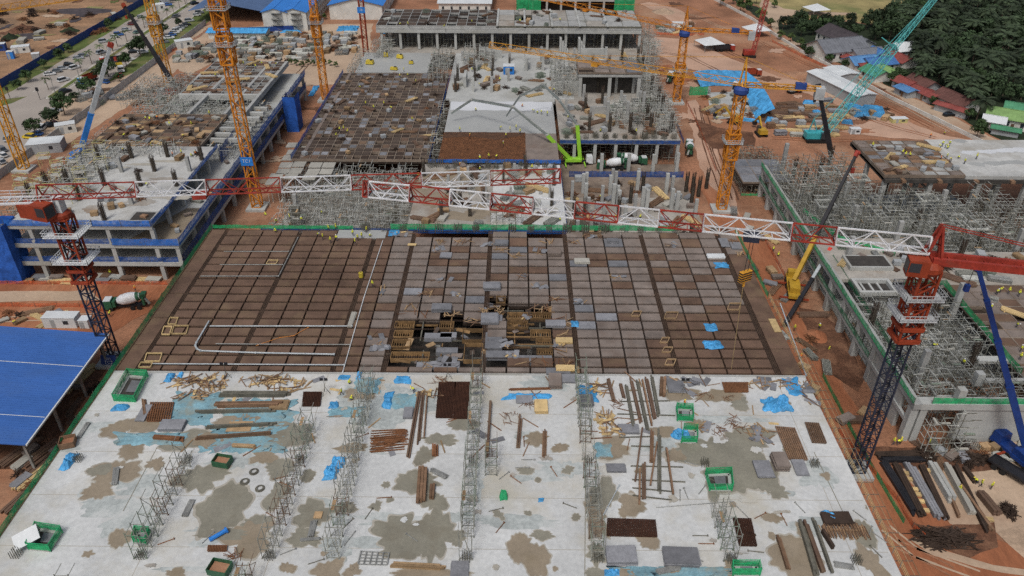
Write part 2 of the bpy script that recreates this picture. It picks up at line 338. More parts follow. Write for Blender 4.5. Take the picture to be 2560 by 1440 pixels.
ground_patch('village_road', 'earth_pale', [(2160, 195), (2215, 212), (2330, 268), (2430, 318), (2560, 385), (2560, 410), (2420, 335), (2300, 275)], .07)
ground_patch('clearing', 'dry_grass', [(1800, -40), (2330, -40), (2280, 40), (2180, 60), (2050, 42), (1960, 60), (1905, 20)], .05)
ground_patch('dirt_track', 'earth_pale', [(1905, -5), (1960, 22), (2030, 30), (2140, 32), (2140, 38), (1975, 40), (1945, 60), (1952, 85), (1940, 92), (1925, 55), (1900, 15)], .08, 0.8)
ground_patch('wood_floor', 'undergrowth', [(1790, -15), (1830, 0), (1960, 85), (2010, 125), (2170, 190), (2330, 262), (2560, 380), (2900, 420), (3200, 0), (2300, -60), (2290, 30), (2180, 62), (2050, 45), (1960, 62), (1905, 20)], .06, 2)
struct('haul_road', MB().sheet(rough_edge([(53.6, 40, .06), (75, 40, .06), (110, 62, .06), (110, 72, .06), (80, 76, .06), (70, 82, .06), (65, 95, .06), (64.5, 130, .06), (64, 170, .06), (56, 210, .06), (54, 210, .06)], 1.0, 3)), 'earth_red')
ground_patch('trench_earth', 'earth_dark', [(2000, 770), (2060, 780), (2120, 850), (2160, 940), (2150, 980), (2060, 930), (2020, 850)], .08)
ground_patch('spoil_ground', 'earth_dark', [(1740, 300), (1800, 320), (1880, 330), (1890, 365), (1780, 372), (1745, 345)], .08)
ground_patch('steel_yard_ground', 'earth_pale', [(2190, 1130), (2560, 1100), (2700, 1100), (2700, 1330), (2480, 1330), (2300, 1310), (2230, 1250)], .05)
ground_patch('site_road', 'earth_red', [(-300, 712), (260, 712), (430, 715), (420, 760), (330, 800), (280, 830), (-300, 830)], .05, .7)
ground_patch('site_road', 'earth_pale', [(-300, 730), (230, 728), (250, 752), (-300, 760)], .07, .5)
# ---------------- fences and hoardings
def panel_fence(name, label, pts, h, mats, step, thick=0.08, cat='fence', z=0.0, rails=True):
    t = thing(name, label, cat)
    for a, b in zip(pts, pts[1:]):
        a = Vector((*a, 0)); b = Vector((*b, 0)); L = (b - a).length; n = max(1, round(L / step)); rz = yaw_to(a, b)
        me = MB().box(0, 0, 0, L / n - 0.12, thick, h * U(.96, 1)).mesh('fence_panel', mats[0]); pm = MB().box(0, 0, 0, .14, .14, h + .15).mesh('post', mats[1])
        for i in range(n):
            c = a.lerp(b, (i + .5) / n); put('fence_panel', me, t, (c.x, c.y, z + U(-.05, .05)), rz)
            c = a.lerp(b, i / n); put('post', pm, t, (c.x, c.y, z), rz)
    return t
def net_fence(name, label, pts, h, mat, step=6.0, post=0.06, cat='safety net', group=None, pm='scaf_dark', lean=0.0, wav=0.12, sub=None):
    """posts with a sagging net hung between them, one net panel per bay"""
    t = thing(name, label, cat, group=group) if not sub else sub
    for a, b in zip(pts, pts[1:]):
        a = Vector(a); b = Vector(b); n = max(1, round((b - a).length / step)); d = (b - a).normalized(); nr = Vector((-d.y, d.x, 0))
        for i in range(n):
            p, q = a.lerp(b, i / n), a.lerp(b, (i + 1) / n); mb = MB(); K = 6; rows = []
            for k in range(K + 1):
                c = p.lerp(q, k / K); s = mnoise.noise(c * .5) * wav; top = h * (1 - .10 * math.sin(math.pi * k / K)) + mnoise.noise(c * 1.3) * wav
                rows.append([c + nr * s * .3, c + nr * (s + mnoise.noise(c * .8 + Vector((7, 3, 1))) * wav) + Vector((0, 0, h * .5)), c + nr * (s * .3 + lean) + Vector((0, 0, top))])
            vs = [v for r in rows for v in r]; fs = []
            for k in range(K):
                for j in range(2): fs.append((k * 3 + j, k * 3 + 3 + j, k * 3 + 4 + j, k * 3 + 1 + j))
            mb._add(vs, fs); o = mb.build('net_panel', mat, t); 
            MB().box(0, 0, -.1, post, post, h + .35).build('post', pm, t, p)
    return t
hp = panel_fence('hoarding', 'long dark blue site hoarding between the road verge and the barren field', [(-215, 262), (-197, 276), (-197, 460)], 3.2, ('hoard_blue', 'hoard_blue'), 6)
panel_fence('palisade_fence', 'pale grey metal fence between the road verge and the building site', [(-152.5, 190), (-150.5, 260), (-150, 380)], 2.6, ('fence_grey', 'fence_grey'), 3)
W = [at(x, y).xy for x, y in ((1745, -20), (1800, 8), (1880, 50), (1930, 85), (2000, 130), (2110, 185), (2230, 250), (2330, 298), (2420, 342), (2600, 430))]
panel_fence('boundary_wall', 'long low white boundary wall between red earth and the village', [(p.x, p.y) for p in W], 1.3, ('wall_white', 'wall_white'), 6, .35, 'wall')
panel_fence('hoarding', 'blue hoarding in front of the grey-blue workshop roofs', [tuple(at(545, 84).xy), tuple(at(760, 76).xy)], 2.5, ('hoard_blue', 'hoard_blue'), 5)
for i, (pts, lab) in enumerate((([(-300, 711), (180, 711), (420, 712)], 'upper orange mesh barrier along the earth road below the blue-netted building'),
        ([(-300, 765), (200, 768), (262, 780)], 'lower orange mesh barrier along the earth road above the blue roof'),
        ([(2095, 1080), (2180, 1180), (2240, 1250), (2280, 1320), (2310, 1345)], 'orange mesh barrier curving round the stored steel beams'),
        ([(1715, 255), (1752, 330), (1790, 430)], 'orange mesh barrier beside the haul road near the excavation'),
        ([(1905, 590), (1960, 690), (1985, 740)], 'orange mesh barrier beside the yellow mobile crane'),
        ([(1930, 105), (2020, 150), (2095, 182)], 'orange mesh barrier inside the white wall near the village'),
        ([(1640, 85), (1700, 90), (1760, 88)], 'orange mesh barrier behind the far tower crane'),
        ([(430, 130), (500, 92), (520, 75)], 'orange mesh barrier beside the palisade fence at the storage yard'))):
    net_fence('mesh_barrier', lab, [at(x, y, 0) for x, y in pts], 1.1, 'net_orange', 5, cat='barrier', group='orange mesh barriers')
# ------------------------------------------------------------------ main building: concrete slab in front, formwork deck behind
ZS = 8.0
SX0, SX1, SY0, SYD, SY1 = -73.0, 53.0, 50.0, 108.2, 162.3
mainb = thing('factory_building', 'huge unfinished flat factory floor of pale concrete and brown formwork in the foreground', 'building')
mb = MB().b6(SX0, SX1, SY0, SYD, ZS - .7, ZS); mb.build('slab', 'slab_white', mainb)
MB().b6(SX0, SX1, SYD + .01, SY1, 1.0, 1.6).build('lower_floor', 'void_shade', mainb)  # floor coloured near-black so the voids above it read as deep shade
MB().b6(SX0 - .05, SX1 + .05, SYD, SYD + .55, ZS - .6, ZS + .04).build('slab_edge', 'concrete', mainb)
cm = MB().box(0, 0, 0, 1, 1, 5.6).mesh('column', 'col_grey')
for x in (-70, -51.5, -33.3, -15, 3, 21, 39, 51.5):
    for y in (66, 84, 102, 120, 138, 160): put('column', cm, mainb, (x, y, 0))
BX = [-73, -69.3, -51.5, -33.3, -24.0, -5.8, 11.8, 30.0, 48.2, 53.0]
ROWS = [SYD + .55 + .25] + [110.75 + k * 2.95 for k in range(16)] + [159.2, 162.2]
random.seed(3)
PITS = [(958, 788, 1148, 916), (1258, 766, 1390, 900), (1140, 800, 1216, 916), (1205, 735, 1262, 800), (1040, 572, 1225, 592), (1322, 578, 1400, 596), (1216, 850, 1262, 905)]
def in_pit(px, py):
    return any(a <= px <= c and b <= py <= d for a, b, c, d in PITS)
cells = []
for bi in range(len(BX) - 1):
    x0, x1 = BX[bi], BX[bi + 1]; n = 1 if bi in (0, 8) else 2 if bi == 3 else 4
    for k in range(n):
        a = x0 + (x1 - x0) * k / n + (.58 if k == 0 else .18); b = x0 + (x1 - x0) * (k + 1) / n - (.5 if k == n - 1 else .18)
        if bi == 0: a, b = x0 + .15, x1 - .35
        if bi == 8: a, b = x0 + .75, x1 - .25
        for r in range(len(ROWS) - 1):
            y0, y1 = ROWS[r] + .33, ROWS[r + 1] - .31
            if bi in (0, 8):
                if r % 3 == 0: y0 = ROWS[r] + .1; y1 = ROWS[min(r + 3, len(ROWS) - 1)] - .1
                else: continue
            if y1 - y0 < .5: continue
            # plain uncut margins at the back corner, as photographed
            cells.append((a, b, y0, y1, bi, r, k))
so = MB()
for bi in range(len(BX) - 1):
    n = 4
    for k in range(n):
        a, b = BX[bi] + (BX[bi + 1] - BX[bi]) * k / n, BX[bi] + (BX[bi + 1] - BX[bi]) * (k + 1) / n
        for r in range(len(ROWS) - 1):
            if not in_pit(*pix(((a + b) / 2, (ROWS[r] + ROWS[r + 1]) / 2, ZS))): so.b6(a, b, ROWS[r], ROWS[r + 1], ZS - 1.5, ZS - .95)
so.b6(SX0, SX1, SYD + .01, ROWS[0], ZS - 1.5, ZS - .95); tag(so.build('beam_soffit', 'channel', mainb), kind='stuff')
nb = 0; far = [MB(), MB(), MB()]
mats3 = ['panel_brown', 'panel_grey', 'panel_slate']
cells.sort(key=lambda c: c[2])
for (a, b, y0, y1, bi, r, k) in cells:
    cx, cy = (a + b) / 2, (y0 + y1) / 2; px, py = pix((cx, cy, ZS))
    if in_pit(px, py): continue
    brown = bi <= 2 or (bi == 3 and k == 0 and True) or (bi in (7,) and y0 < 127) or (bi == 8 and y0 < 150) or (bi == 6 and k == 3 and y0 < 118)
    m = 0 if brown else (2 if random.random() < .08 and bi in (4, 5, 6) else 0 if random.random() < .2 else 1)
    h = ZS - (0.02 if m == 0 else 0) + U(-.03, .03)
    if nb < 300:
        nb += 1
        o = MB().b6(a - cx, b - cx, y0 - cy, y1 - cy, -.9, 0).build('formwork_panel', mats3[m], mainb, (cx, cy, h))
    else: far[m].b6(a, b, y0, y1, ZS - .9, h)
for i, f in enumerate(far):
    if f.v: tag(f.build('formwork_panel', mats3[i], mainb), kind='stuff')
# reinforcement cages lying in the beam channels
ch = MB()
for x in BX[1:-1]:
    for dx in (-.5, -.17, .17, .5):
        ch.bar((x + dx + .05, SYD + .6, ZS - .15), (x + dx + .05, SY1, ZS - .15), .07)
    for k in range(200): ch.bar((x - .5, SYD + .8 + k * .268, ZS - .13), (x + .6, SYD + .8 + k * .268, ZS - .13), .05)
tag(ch.build('beam_cage', 'rebar_mid', mainb), kind='stuff')
ch = MB()
for y in ROWS[1:]:
    for dy in (-.17, .17): ch.bar((SX0 + 3.9, y + dy, ZS - .25), (SX1 - 4.9, y + dy, ZS - .25), .06)
    for k in range(230): ch.bar((SX0 + 4 + k * .51, y - .2, ZS - .22), (SX0 + 4 + k * .51, y + .2, ZS - .22), .05)
tag(ch.build('beam_cage', 'rebar', mainb), kind='stuff')
# open formwork bays: boxes with yellow joists
def pit_box(px0, py0, px1, py1, rib=True):
    p, q = at(px0, py1, ZS), at(px1, py0, ZS); x0, x1, y0, y1 = p.x, q.x, p.y, q.y
    f = MB(); t = .11
    for a in ((x0, x1, y0, y0 + t), (x0, x1, y1 - t, y1), (x0, x0 + t, y0 + t, y1 - t), (x1 - t, x1, y0 + t, y1 - t)): f.b6(*a, ZS - .9, ZS + .06)
    o = f.build('formwork_frame', 'form_wood', mainb)
    if rib:
        g = MB(); n = max(3, int((x1 - x0) / .45))
        for k in range(n): xx = x0 + t + (x1 - x0 - 2 * t) * (k + .5) / n; g.b6(xx - .07, xx + .07, y0 + t, y1 - t, ZS - .95, ZS - .55 + U(-.2, .15))
        g.build('joist', 'form_wood', o)
for q in ((985, 803, 1038, 818), (1098, 803, 1136, 820), (983, 826, 1034, 842), (978, 849, 1028, 866), (975, 880, 1075, 897), (1268, 781, 1320, 796), (1324, 781, 1376, 796),
          (1268, 802, 1320, 818), (1326, 824, 1376, 842), (1340, 846, 1378, 860), (1240, 740, 1264, 756), (1342, 871, 1381, 885)): pit_box(*q)
for q in ((1155, 822, 1208, 850), (1158, 858, 1208, 900)): pit_box(*q, rib=False)
random.seed(17)
for k in range(46):
    q = random.choice(PITS[:4]); px, py = U(q[0], q[2]), U(q[1], q[3]); c = at(px, py, ZS); m = random.choice(['panel_slate', 'wood', 'form_wood', 'panel_grey', 'panel_dark'])
    MB().box(0, 0, 0, U(.8, 3.2), U(.3, 1.4), .06).build('loose_sheet', m, mainb, (c.x, c.y, ZS - U(.1, .7)), (U(-.25, .25), U(-.25, .25), U(0, 3.14)))
for k in range(26):
    q = random.choice(PITS[:2]); px, py = U(q[0], q[2]), U(q[1], q[3]); c = at(px, py, ZS); MB().b6(-U(1, 5), U(1, 5), -.12, .12, -.3, 0).build('joist', 'form_wood' if k % 2 else 'scaf_dark', mainb, (c.x, c.y, ZS - U(.2, .9)), 0 if k % 3 else 1.57)
# plywood slabs laid among the open bays
for q in ((1090, 868, 1145, 880), (1060, 832, 1130, 845), (1212, 830, 1256, 870), (1214, 876, 1288, 892), (1216, 786, 1256, 812), (1040, 905, 1150, 918), (1290, 888, 1380, 905), (1100, 830, 1142, 842)):
    p, s = at(q[0], q[3], ZS), at(q[2], q[1], ZS); MB().b6(p.x, s.x, p.y, s.y, ZS - .9, ZS - .05).build('formwork_panel', 'panel_slate', mainb)
# back strip freshly poured
p, s = at(840, 595, ZS), at(968, 576, ZS); MB().b6(p.x, s.x, p.y, s.y, ZS - .5, ZS + .06).build('pour_patch', 'new_pour', mainb)
# wet patches on the slab: thin sheets with ragged outlines
def blob(cx, cy, rx, ry, seed, z=ZS, lift=.012, n=96, rough=.26):
    c = at(cx, cy, z); ex = abs(at(cx + rx, cy, z).x - c.x); ey = abs(at(cx, cy - ry, z).y - c.y); rnd = random.Random(seed)
    ph = [(k, rnd.uniform(0, 6.28), rnd.gauss(0, rough) / k ** .95) for k in range(2, 20)]
    pts = []
    for i in range(n):
        a = 2 * math.pi * i / n; r = max(.25, 1 + sum(w * math.sin(k * a + p) for k, p, w in ph))
        x, y = c.x + ex * r * math.cos(a), c.y + ey * r * math.sin(a)
        if z == ZS: x, y = min(max(x, SX0 + .2), SX1 - .2), min(y, SYD - .05)
        pts.append((x, y, z + lift))
    return pts
BL = '''g 500 1195 52 34|g 560 1268 62 60|g 545 1180 30 18|b 290 1180 55 30|b 245 1225 34 24|b 330 1125 30 22|b 300 1345 26 24|b 220 1385 12 8|g 460 1100 70 24|b 390 1050 60 30|b 300 1070 42 20|g 250 1175 30 14
g 780 1285 44 32|g 760 1345 40 22|g 690 1240 24 34|g 640 1315 44 24|b 620 1345 60 40|g 560 1335 60 14|g 700 1170 34 24|b 660 1140 30 20|g 1000 1335 66 46|g 1085 1335 50 56|g 1020 1375 60 20|g 1040 1205 54 26|g 1085 1255 30 24|g 965 1212 10 7
g 940 1265 12 12|g 975 1250 8 6|g 1060 1140 22 22|g 1100 1098 40 12|b 880 1120 36 12|g 1145 1345 16 20|b 820 1425 34 26|b 880 1428 18 18|b 1070 1432 90 12|b 720 1420 16 14|b 440 1435 24 14|g 1125 1110 10 5|g 1160 1060 40 14
b 1300 1370 30 36|b 1340 1400 34 40|g 1355 1338 28 11|g 1315 1177 20 9|g 1420 1175 15 8|g 1345 1200 8 6|g 1320 1283 8 6|g 1440 1293 11 8|g 1245 1285 12 8|g 1256 1296 6 5|b 1388 1422 6 6|b 1490 1290 26 50|g 1510 1235 34 34|b 1580 1260 30 26|b 1530 1120 40 28|b 1560 1280 12 14
b 1620 1350 26 22|g 1490 1385 20 26|b 1560 1395 18 10|g 1780 1130 80 40|g 1830 1180 70 46|g 1860 1100 70 30|g 1790 1210 30 30|b 1690 1140 24 14|b 1830 1420 20 24|g 1910 1180 30 50|b 1930 1295 26 10|b 2065 1190 10 9|g 1945 1230 26 14|b 1985 1395 60 50|b 2010 1330 16 22|g 2160 1335 26 34|b 2180 1410 30 40
b 1930 1340 10 8|g 2180 1270 12 12|g 1980 1130 20 20|b 1740 1060 20 12|b 1660 1080 30 14|g 1850 1010 24 14|g 1490 1440 26 20|b 1340 1098 30 14|b 1400 1120 20 10|g 720 1085 70 26|b 600 1060 60 24|b 540 1100 60 20|b 900 985 40 14|g 770 1190 20 12|g 860 1270 30 14|b 390 1160 20 14|b 1570 1440 30 14|b 1800 990 50 16|b 1700 985 40 16'''
n = {'g': MB(), 'b': MB()}; i = 0
for row in BL.split('\n'):
    for e in row.split('|'):
        k, *v = e.split(); i += 1
        v = list(map(float, v)); MB().sheet(blob(v[0], v[1], v[2] * 1.07 + 1.5, v[3] * 1.07 + 1.2, i, lift=.004 + i * .00001)).build('damp_rim', 'wet_rim', mainb)
        m = MB().sheet(blob(*v, i, lift=.006 + i * .0007)); m.build('wet_patch', 'wet_grey' if k == 'g' else 'wet_brown', mainb)
# pale dry islands inside the biggest wet patches
for i, (x, y, a, b) in enumerate(((1010, 1300, 10, 6), (1800, 1100, 18, 10), (1760, 1115, 8, 5), (1870, 1250, 24, 8), (300, 1170, 8, 4), (1890, 1125, 14, 8), (1040, 1312, 7, 4))):
    MB().sheet(blob(x, y, a, b, 500 + i, lift=.09)).build('dry_patch', 'slab_white', mainb)
# thin construction joints
for (a, b) in (((308, 1278), (392, 1120)), ((2035, 1130), (2160, 1390)), ((1465, 960), (1462, 1440))):
    p, q = at(*a, ZS), at(*b, ZS); MB().bar(p + Vector((0, 0, .012)), q + Vector((0, 0, .012)), .12, .02).build('joint', 'wet_grey', mainb)
for x in (-51.6, -33.8, -6.5, 30.2, 47.5): MB().b6(x - .05, x + .05, SY0, SYD, ZS + .001, ZS + .003).build('joint', 'wet_rim', mainb)
for y in (70.2, 79.5, 88.5, 98): MB().b6(SX0 + .3, SX1 - .3, y - .05, y + .05, ZS + .0012, ZS + .0032).build('joint', 'wet_rim', mainb)
rn = random.Random(8)
for k in range(36): MB().sheet(blob(rn.uniform(120, 2150), rn.uniform(945, 1438), rn.uniform(20, 120), rn.uniform(8, 40), 2000 + k, lift=.0033 + k * .00001, rough=.35)).build('cement_film', 'slab_film', mainb)
for k in range(34): MB().sheet(blob(rn.uniform(200, 2100), rn.uniform(945, 1430), rn.uniform(4, 16), rn.uniform(2, 8), 3000 + k, lift=.1 + k * .0003, rough=.4)).build('rust_stain', rn.choice(['wet_brown', 'wet_rim', 'floor_dirty']), mainb)
# green edge nets
net_fence('edge_net', '', [(SX0 - .25, 52, ZS - .1), (SX0 - .25, 163, ZS - .1)], 1.35, 'net_green', 6, sub=mainb)
net_fence('edge_net', '', [(SX1 + .1, 134, ZS), (SX1 + .1, 163, ZS)], 1.3, 'net_green', 6, sub=mainb)
net_fence('edge_net', '', [(SX0, SY1 + .4, ZS), (-39, SY1 + .4, ZS)], 1.0, 'net_green', 6, sub=mainb)
net_fence('edge_net', '', [(-30, SY1 + .4, ZS), (39, SY1 + .4, ZS)], 1.6, 'net_green', 6, sub=mainb)
# dark plank under the left net
MB().b6(SX0 - .45, SX0 - .05, 52, 162, ZS - .5, ZS - .12).build('edge_plank', 'wood_brown', mainb)
# guard rails of thin wire along the right edge
gr = thing('guard_rail', 'thin wire guard rail along the right edge of the concrete floor', 'guard rail')
for k in range(32): MB().box(0, 0, 0, .07, .07, 1.3).build('post', 'scaf', gr, (SX1 + .2, 58 + k * 2.4, ZS))
for z, dx in ((.5, .25), (.9, .25), (1.25, .25)): MB().bar((SX1 + dx, 56, ZS + z), (SX1 + dx, 134, ZS + z), .06).build('wire', 'wood_yellow', gr)
gr = thing('guard_rail', 'outrigger scaffold ledger hanging beyond the right edge of the concrete floor', 'guard rail')
for z, dx in ((-.3, 1.2), (-.3, 2.0), (-.3, 2.7)): MB().bar((SX1 + dx, 56, ZS + z), (SX1 + dx, 134, ZS + z), .07).build('rail', 'wood', gr)
for k in range(33): MB().bar((SX1, 57 + k * 2.4, ZS - .3), (SX1 + 2.8, 57 + k * 2.4, ZS - .3), .07).build('bracket', 'scaf_dark', gr)
net_fence('edge_net', 'green net strip at ground level beside the right edge of the concrete floor', [at(2056, 942, 0), at(2124, 1075, 0), at(2200, 1210, 0), at(2258, 1310, 0)], 1.2, 'net_green', 6)
# ------------------------------------------------------------------ builders for frame buildings
_cache = {}
def scaffold_mesh(cx, cy, h, mat, pitch=1.3, lift=1.7, w=.09, seed=0):
    k = (round(cx, 2), round(cy, 2), round(h, 2), mat, pitch, seed)
    if k in _cache: return _cache[k]
    rnd = random.Random(seed + 11); mb = MB(); nx, ny = max(1, round(cx / pitch)), max(1, round(cy / pitch)); nz = max(1, round(h / lift))
    X = [cx * i / nx for i in range(nx + 1)]; Y = [cy * j / ny for j in range(ny + 1)]
    jx = {}; J = lambda i, j: jx.setdefault((i, j), (X[i] + rnd.uniform(-.22, .22) * pitch * .6, Y[j] + rnd.uniform(-.22, .22) * pitch * .6))
    for i in range(nx):
        for j in range(ny):
            x, y = J(i, j); mb.mat(rnd.choice((0, 0, 2, 3))); mb.bar((x, y, 0), (x, y, h * rnd.choice((1, 1, 1, .72)) + rnd.uniform(-.5, .9)), w)
    for l in range(1, nz + 1):
        z = h * l / nz - .15
        for i in range(nx):
            for j in range(ny):
                p = (*J(i, j), z)
                if rnd.random() < .72: mb.mat(rnd.choice((0, 3, 3, 2))); mb.bar(p, (*(J(i, j + 1) if j + 1 < ny else (J(i, j)[0], cy)), z), w)
                if rnd.random() < .72: mb.mat(rnd.choice((0, 3, 3, 2))); mb.bar(p, (*(J(i + 1, j) if i + 1 < nx else (cx, J(i, j)[1])), z + .03), w)
    for _ in range((nx * ny) // 2):
        i, j, l = rnd.randrange(nx), rnd.randrange(ny), rnd.randrange(nz); z0, z1 = h * l / nz, h * (l + 1) / nz; mb.mat(0)
        if rnd.random() < .5: mb.bar((X[i], Y[j] + .06, z0), (X[i + 1], Y[j] + .06, z1), w * .8)
        else: mb.bar((X[i] + .06, Y[j], z0), (X[i] + .06, Y[j + 1], z1), w * .8)
    for _ in range(max(2, nx * ny // 5)):
        i, j, l = rnd.randrange(nx), rnd.randrange(ny), rnd.randrange(1, nz + 1); z = h * l / nz
        mb.mat(rnd.choice((1, 4, 5))); (mb.b6(X[i], X[i + 1], Y[j] + .1, Y[j] + .5, z, z + .05) if rnd.random() < .6 else mb.b6(X[i], X[i] + .4, Y[j], Y[j + 1], z, z + .05)); mb.mat(0)
    _cache[k] = mb.mesh('scaffold_bay', [mat, 'table_form', 'scaf_dark' if mat != 'scaf_dark' else 'rebar', 'scaf_pale' if mat != 'scaf_dark' else 'scaf', 'wood', 'scaf_green']); return _cache[k]
def scaffold(label, x0, x1, y0, y1, z0, z1, mat='scaf', cell=6.0, pitch=1.75, name='scaffold', group='falsework scaffolds', hvar=.8):
    t = thing(name, label, 'scaffold', (x0, y0, z0), group=group)
    nx, ny = max(1, round((x1 - x0) / cell)), max(1, round((y1 - y0) / cell)); cx, cy = (x1 - x0) / nx, (y1 - y0) / ny
    for i in range(nx):
        for j in range(ny):
            me = scaffold_mesh(cx, cy, z1 - z0, mat, pitch, seed=(i * 7 + j * 3) % 5)
            put('scaffold_bay', me, t, (i * cx, j * cy, 0), scale=(1, 1, 1 + U(-hvar, hvar) / (z1 - z0)))
    return t
def deck(par, x0, x1, y0, y1, z, nx, ny, mats, miss=.1, gap=.35, thick=.8, base='channel', wobble=.12, name='formwork_panel', rib='floor_brown'):
    """formwork deck: dark channels with panels set on them, some missing"""
    o = MB().b6(x0, x1, y0, y1, z - thick - .6, z - thick).build('deck_base', base, par)
    cw, cd = (x1 - x0) / nx, (y1 - y0) / ny; mes = [MB().b6(-cw / 2 + gap, cw / 2 - gap, -cd / 2 + gap, cd / 2 - gap, -thick + .02, 0).mesh(name, m) for m in mats]
    done = sum(1 for c in par.children if c.name.startswith(name)); rest = [MB() for _ in mats]
    for j in range(ny):
        for i in range(nx):
            if random.random() < miss: continue
            if done >= 290:
                q = random.randrange(len(mats)); rest[q].b6(x0 + i * cw + gap, x0 + (i + 1) * cw - gap, y0 + j * cd + gap, y0 + (j + 1) * cd - gap, z - thick + .02, z + U(-wobble, wobble)); continue
            done += 1; put(name, random.choice(mes), par, (x0 + (i + .5) * cw, y0 + (j + .5) * cd, z + U(-wobble, wobble)), (U(-.01, .01), U(-.01, .01), 0))
    for q, f in enumerate(rest):
        if f.v: tag(f.build(name, mats[q], par), kind='stuff')
    b = MB()
    for i in range(nx + 1): b.b6(x0 + i * cw - .11, x0 + i * cw + .11, y0, y1, z - thick + .01, z + .03)
    for j in range(ny + 1): b.b6(x0, x1, y0 + j * cd - .09, y0 + j * cd + .09, z - thick + .015, z + .02)
    tag(b.build('deck_rib', rib, par), kind='stuff')
def col_obj(par, x, y, z0, z1, s=.8, mat='col_grey', name='column'):
    k = ('col', round(z1 - z0, 1), s, mat)
    if k not in _cache: _cache[k] = MB().box(0, 0, 0, s, s, z1 - z0).mesh('column', mat)
    return put(name, _cache[k], par, (x, y, z0))
def cage_mesh(h):
    k = ('cage', h)
    if k not in _cache:
        mb = MB()
        for a, b in ((-.4, -.4), (0, -.4), (.4, -.4), (.4, 0), (.4, .4), (0, .4), (-.4, .4), (-.4, 0)): mb.bar((a, b, 0), (a, b, h + U(-.3, .5)), .08)
        for z in range(int(h / .35)):
            for p, q in (((-.4, -.4), (.4, -.4)), ((.4, -.4), (.4, .4)), ((.4, .4), (-.4, .4)), ((-.4, .4), (-.4, -.4))): mb.bar((*p, z * .35), (*q, z * .35), .05)
        mb.mat(1).box(0, 0, 0, .5, .5, h * .8).mat(0)
        _cache[k] = mb.mesh('column_cage', ['rebar', 'scaf_dark'])
    return _cache[k]
# ------------------------------------------------------------------ blue-netted building on the left
random.seed(21)
wb = thing('concrete_frame_building', 'three storey concrete frame hung with blue nets beside the storage yard', 'building')
X0, X1, Y0, Y1 = -115.0, -77.0, 152.0, 276.0
for z, nm in ((4.8, 'floor'), (9.6, 'floor')):
    MB().b6(X0, X1, Y0, Y1, z - .55, z).build(nm, 'concrete', wb)
    MB().b6(X0, X1 + .02, Y0 - .05, Y0 + .5, z - 1.05, z - .55).build('edge_beam', 'concrete', wb)
    MB().b6(X1 - .5, X1 + .05, Y0 + .5, Y1, z - 1.05, z - .55).build('edge_beam', 'concrete', wb)
MB().b6(X0, -82, Y0, 197, 14.0, 14.5).build('roof_slab', 'floor_pale', wb)
for i in range(16): MB().sheet(blob(150 + (i * 67) % 330, 395 + (i * 37) % 140, 10 + i % 5 * 9, 3 + i % 4 * 2, 4000 + i, z=14.5, lift=.01 + i * .002)).build('wet_patch', 'floor_dirty' if i % 2 else 'wet_rim', wb)
MB().b6(X0, -81.95, Y0 - .03, Y0 + .5, 13.4, 14.0).build('edge_beam', 'concrete', wb)
for x in (-110, -92.3, -82.3, -77.5):
    for z0, z1 in ((0, 3.75), (4.8, 8.55)): col_obj(wb, x, Y0 + .55, z0, z1, .95, 'concrete')
    if x < -80: col_obj(wb, x, Y0 + .55, 9.6, 13.4, .9, 'concrete')
for k in range(1, 14):
    y = Y0 + .55 + k * 9.4
    for z0, z1 in ((0, 3.75), (4.8, 8.55)): col_obj(wb, X1 - .5, y, z0, z1, .9, 'concrete')
    if y < 200: col_obj(wb, -82.5, y, 9.6, 14.0, .8, 'concrete')
    for x in (-86, -95, -104, -113):
        col_obj(wb, x, y, 0, 4.2, .9); col_obj(wb, x, y, 4.8, 9.0, .9)
for px, py in ((172, 463), (262, 463), (352, 465), (305, 430), (387, 428), (442, 465), (475, 428), (210, 432), (120, 470), (505, 400), (420, 392), (330, 395), (262, 550), (75, 545), (250, 400), (80, 500), (200, 500), (330, 510)):
    c = at(px, py, 14.5); (put('column_cage', cage_mesh(4.4), wb, (c.x, c.y, 14.5)) if (px + py) % 3 else col_obj(wb, c.x, c.y, 14.5, 18.6, .8, 'col_grey'))
# raised edge kerb and stair opening
p = at(340, 552, 14.5); MB().b6(-88, -82.2, 153, 158, 14.5, 15.0).build('opening_kerb', 'col_grey', wb); MB().b6(-87.4, -82.8, 153.6, 157.4, 14.52, 15.03).build('opening', 'void_shade', wb)
MB().sheet([(-90, 152.6, 9.62), (-77.8, 152.6, 9.62), (-77.8, 170, 9.62), (-81.5, 170, 9.62)]).build('wet_patch', 'wet_brown', wb)
for a, b, z, h, m in (((X0, Y0 - .3), (-82, Y0 - .3), 14.4, 1.6, 'net_blue'), ((-82, Y0 - .3), (-81.6, 158), 14.4, 1.4, 'net_blue'), ((-81.6, 158), (-81.7, 197), 14.4, 1.2, 'net_blue'),
        ((-92, Y0 - .35), (X1 + .3, Y0 - .35), 9.5, 1.8, 'net_blue'), ((X0, Y0 + .1), (-92, Y0 + .1), 9.6, 1.4, 'net_blue_dark'), ((X1 + .35, Y0 - .3), (X1 + .35, Y1), 9.4, 2.1, 'net_blue'),
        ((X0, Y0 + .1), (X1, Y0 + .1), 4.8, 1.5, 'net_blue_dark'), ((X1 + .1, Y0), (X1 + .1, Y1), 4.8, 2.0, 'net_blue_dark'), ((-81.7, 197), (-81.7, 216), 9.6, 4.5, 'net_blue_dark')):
    net_fence('', '', [(*a, z), (*b, z)], h, m, 7, sub=wb)
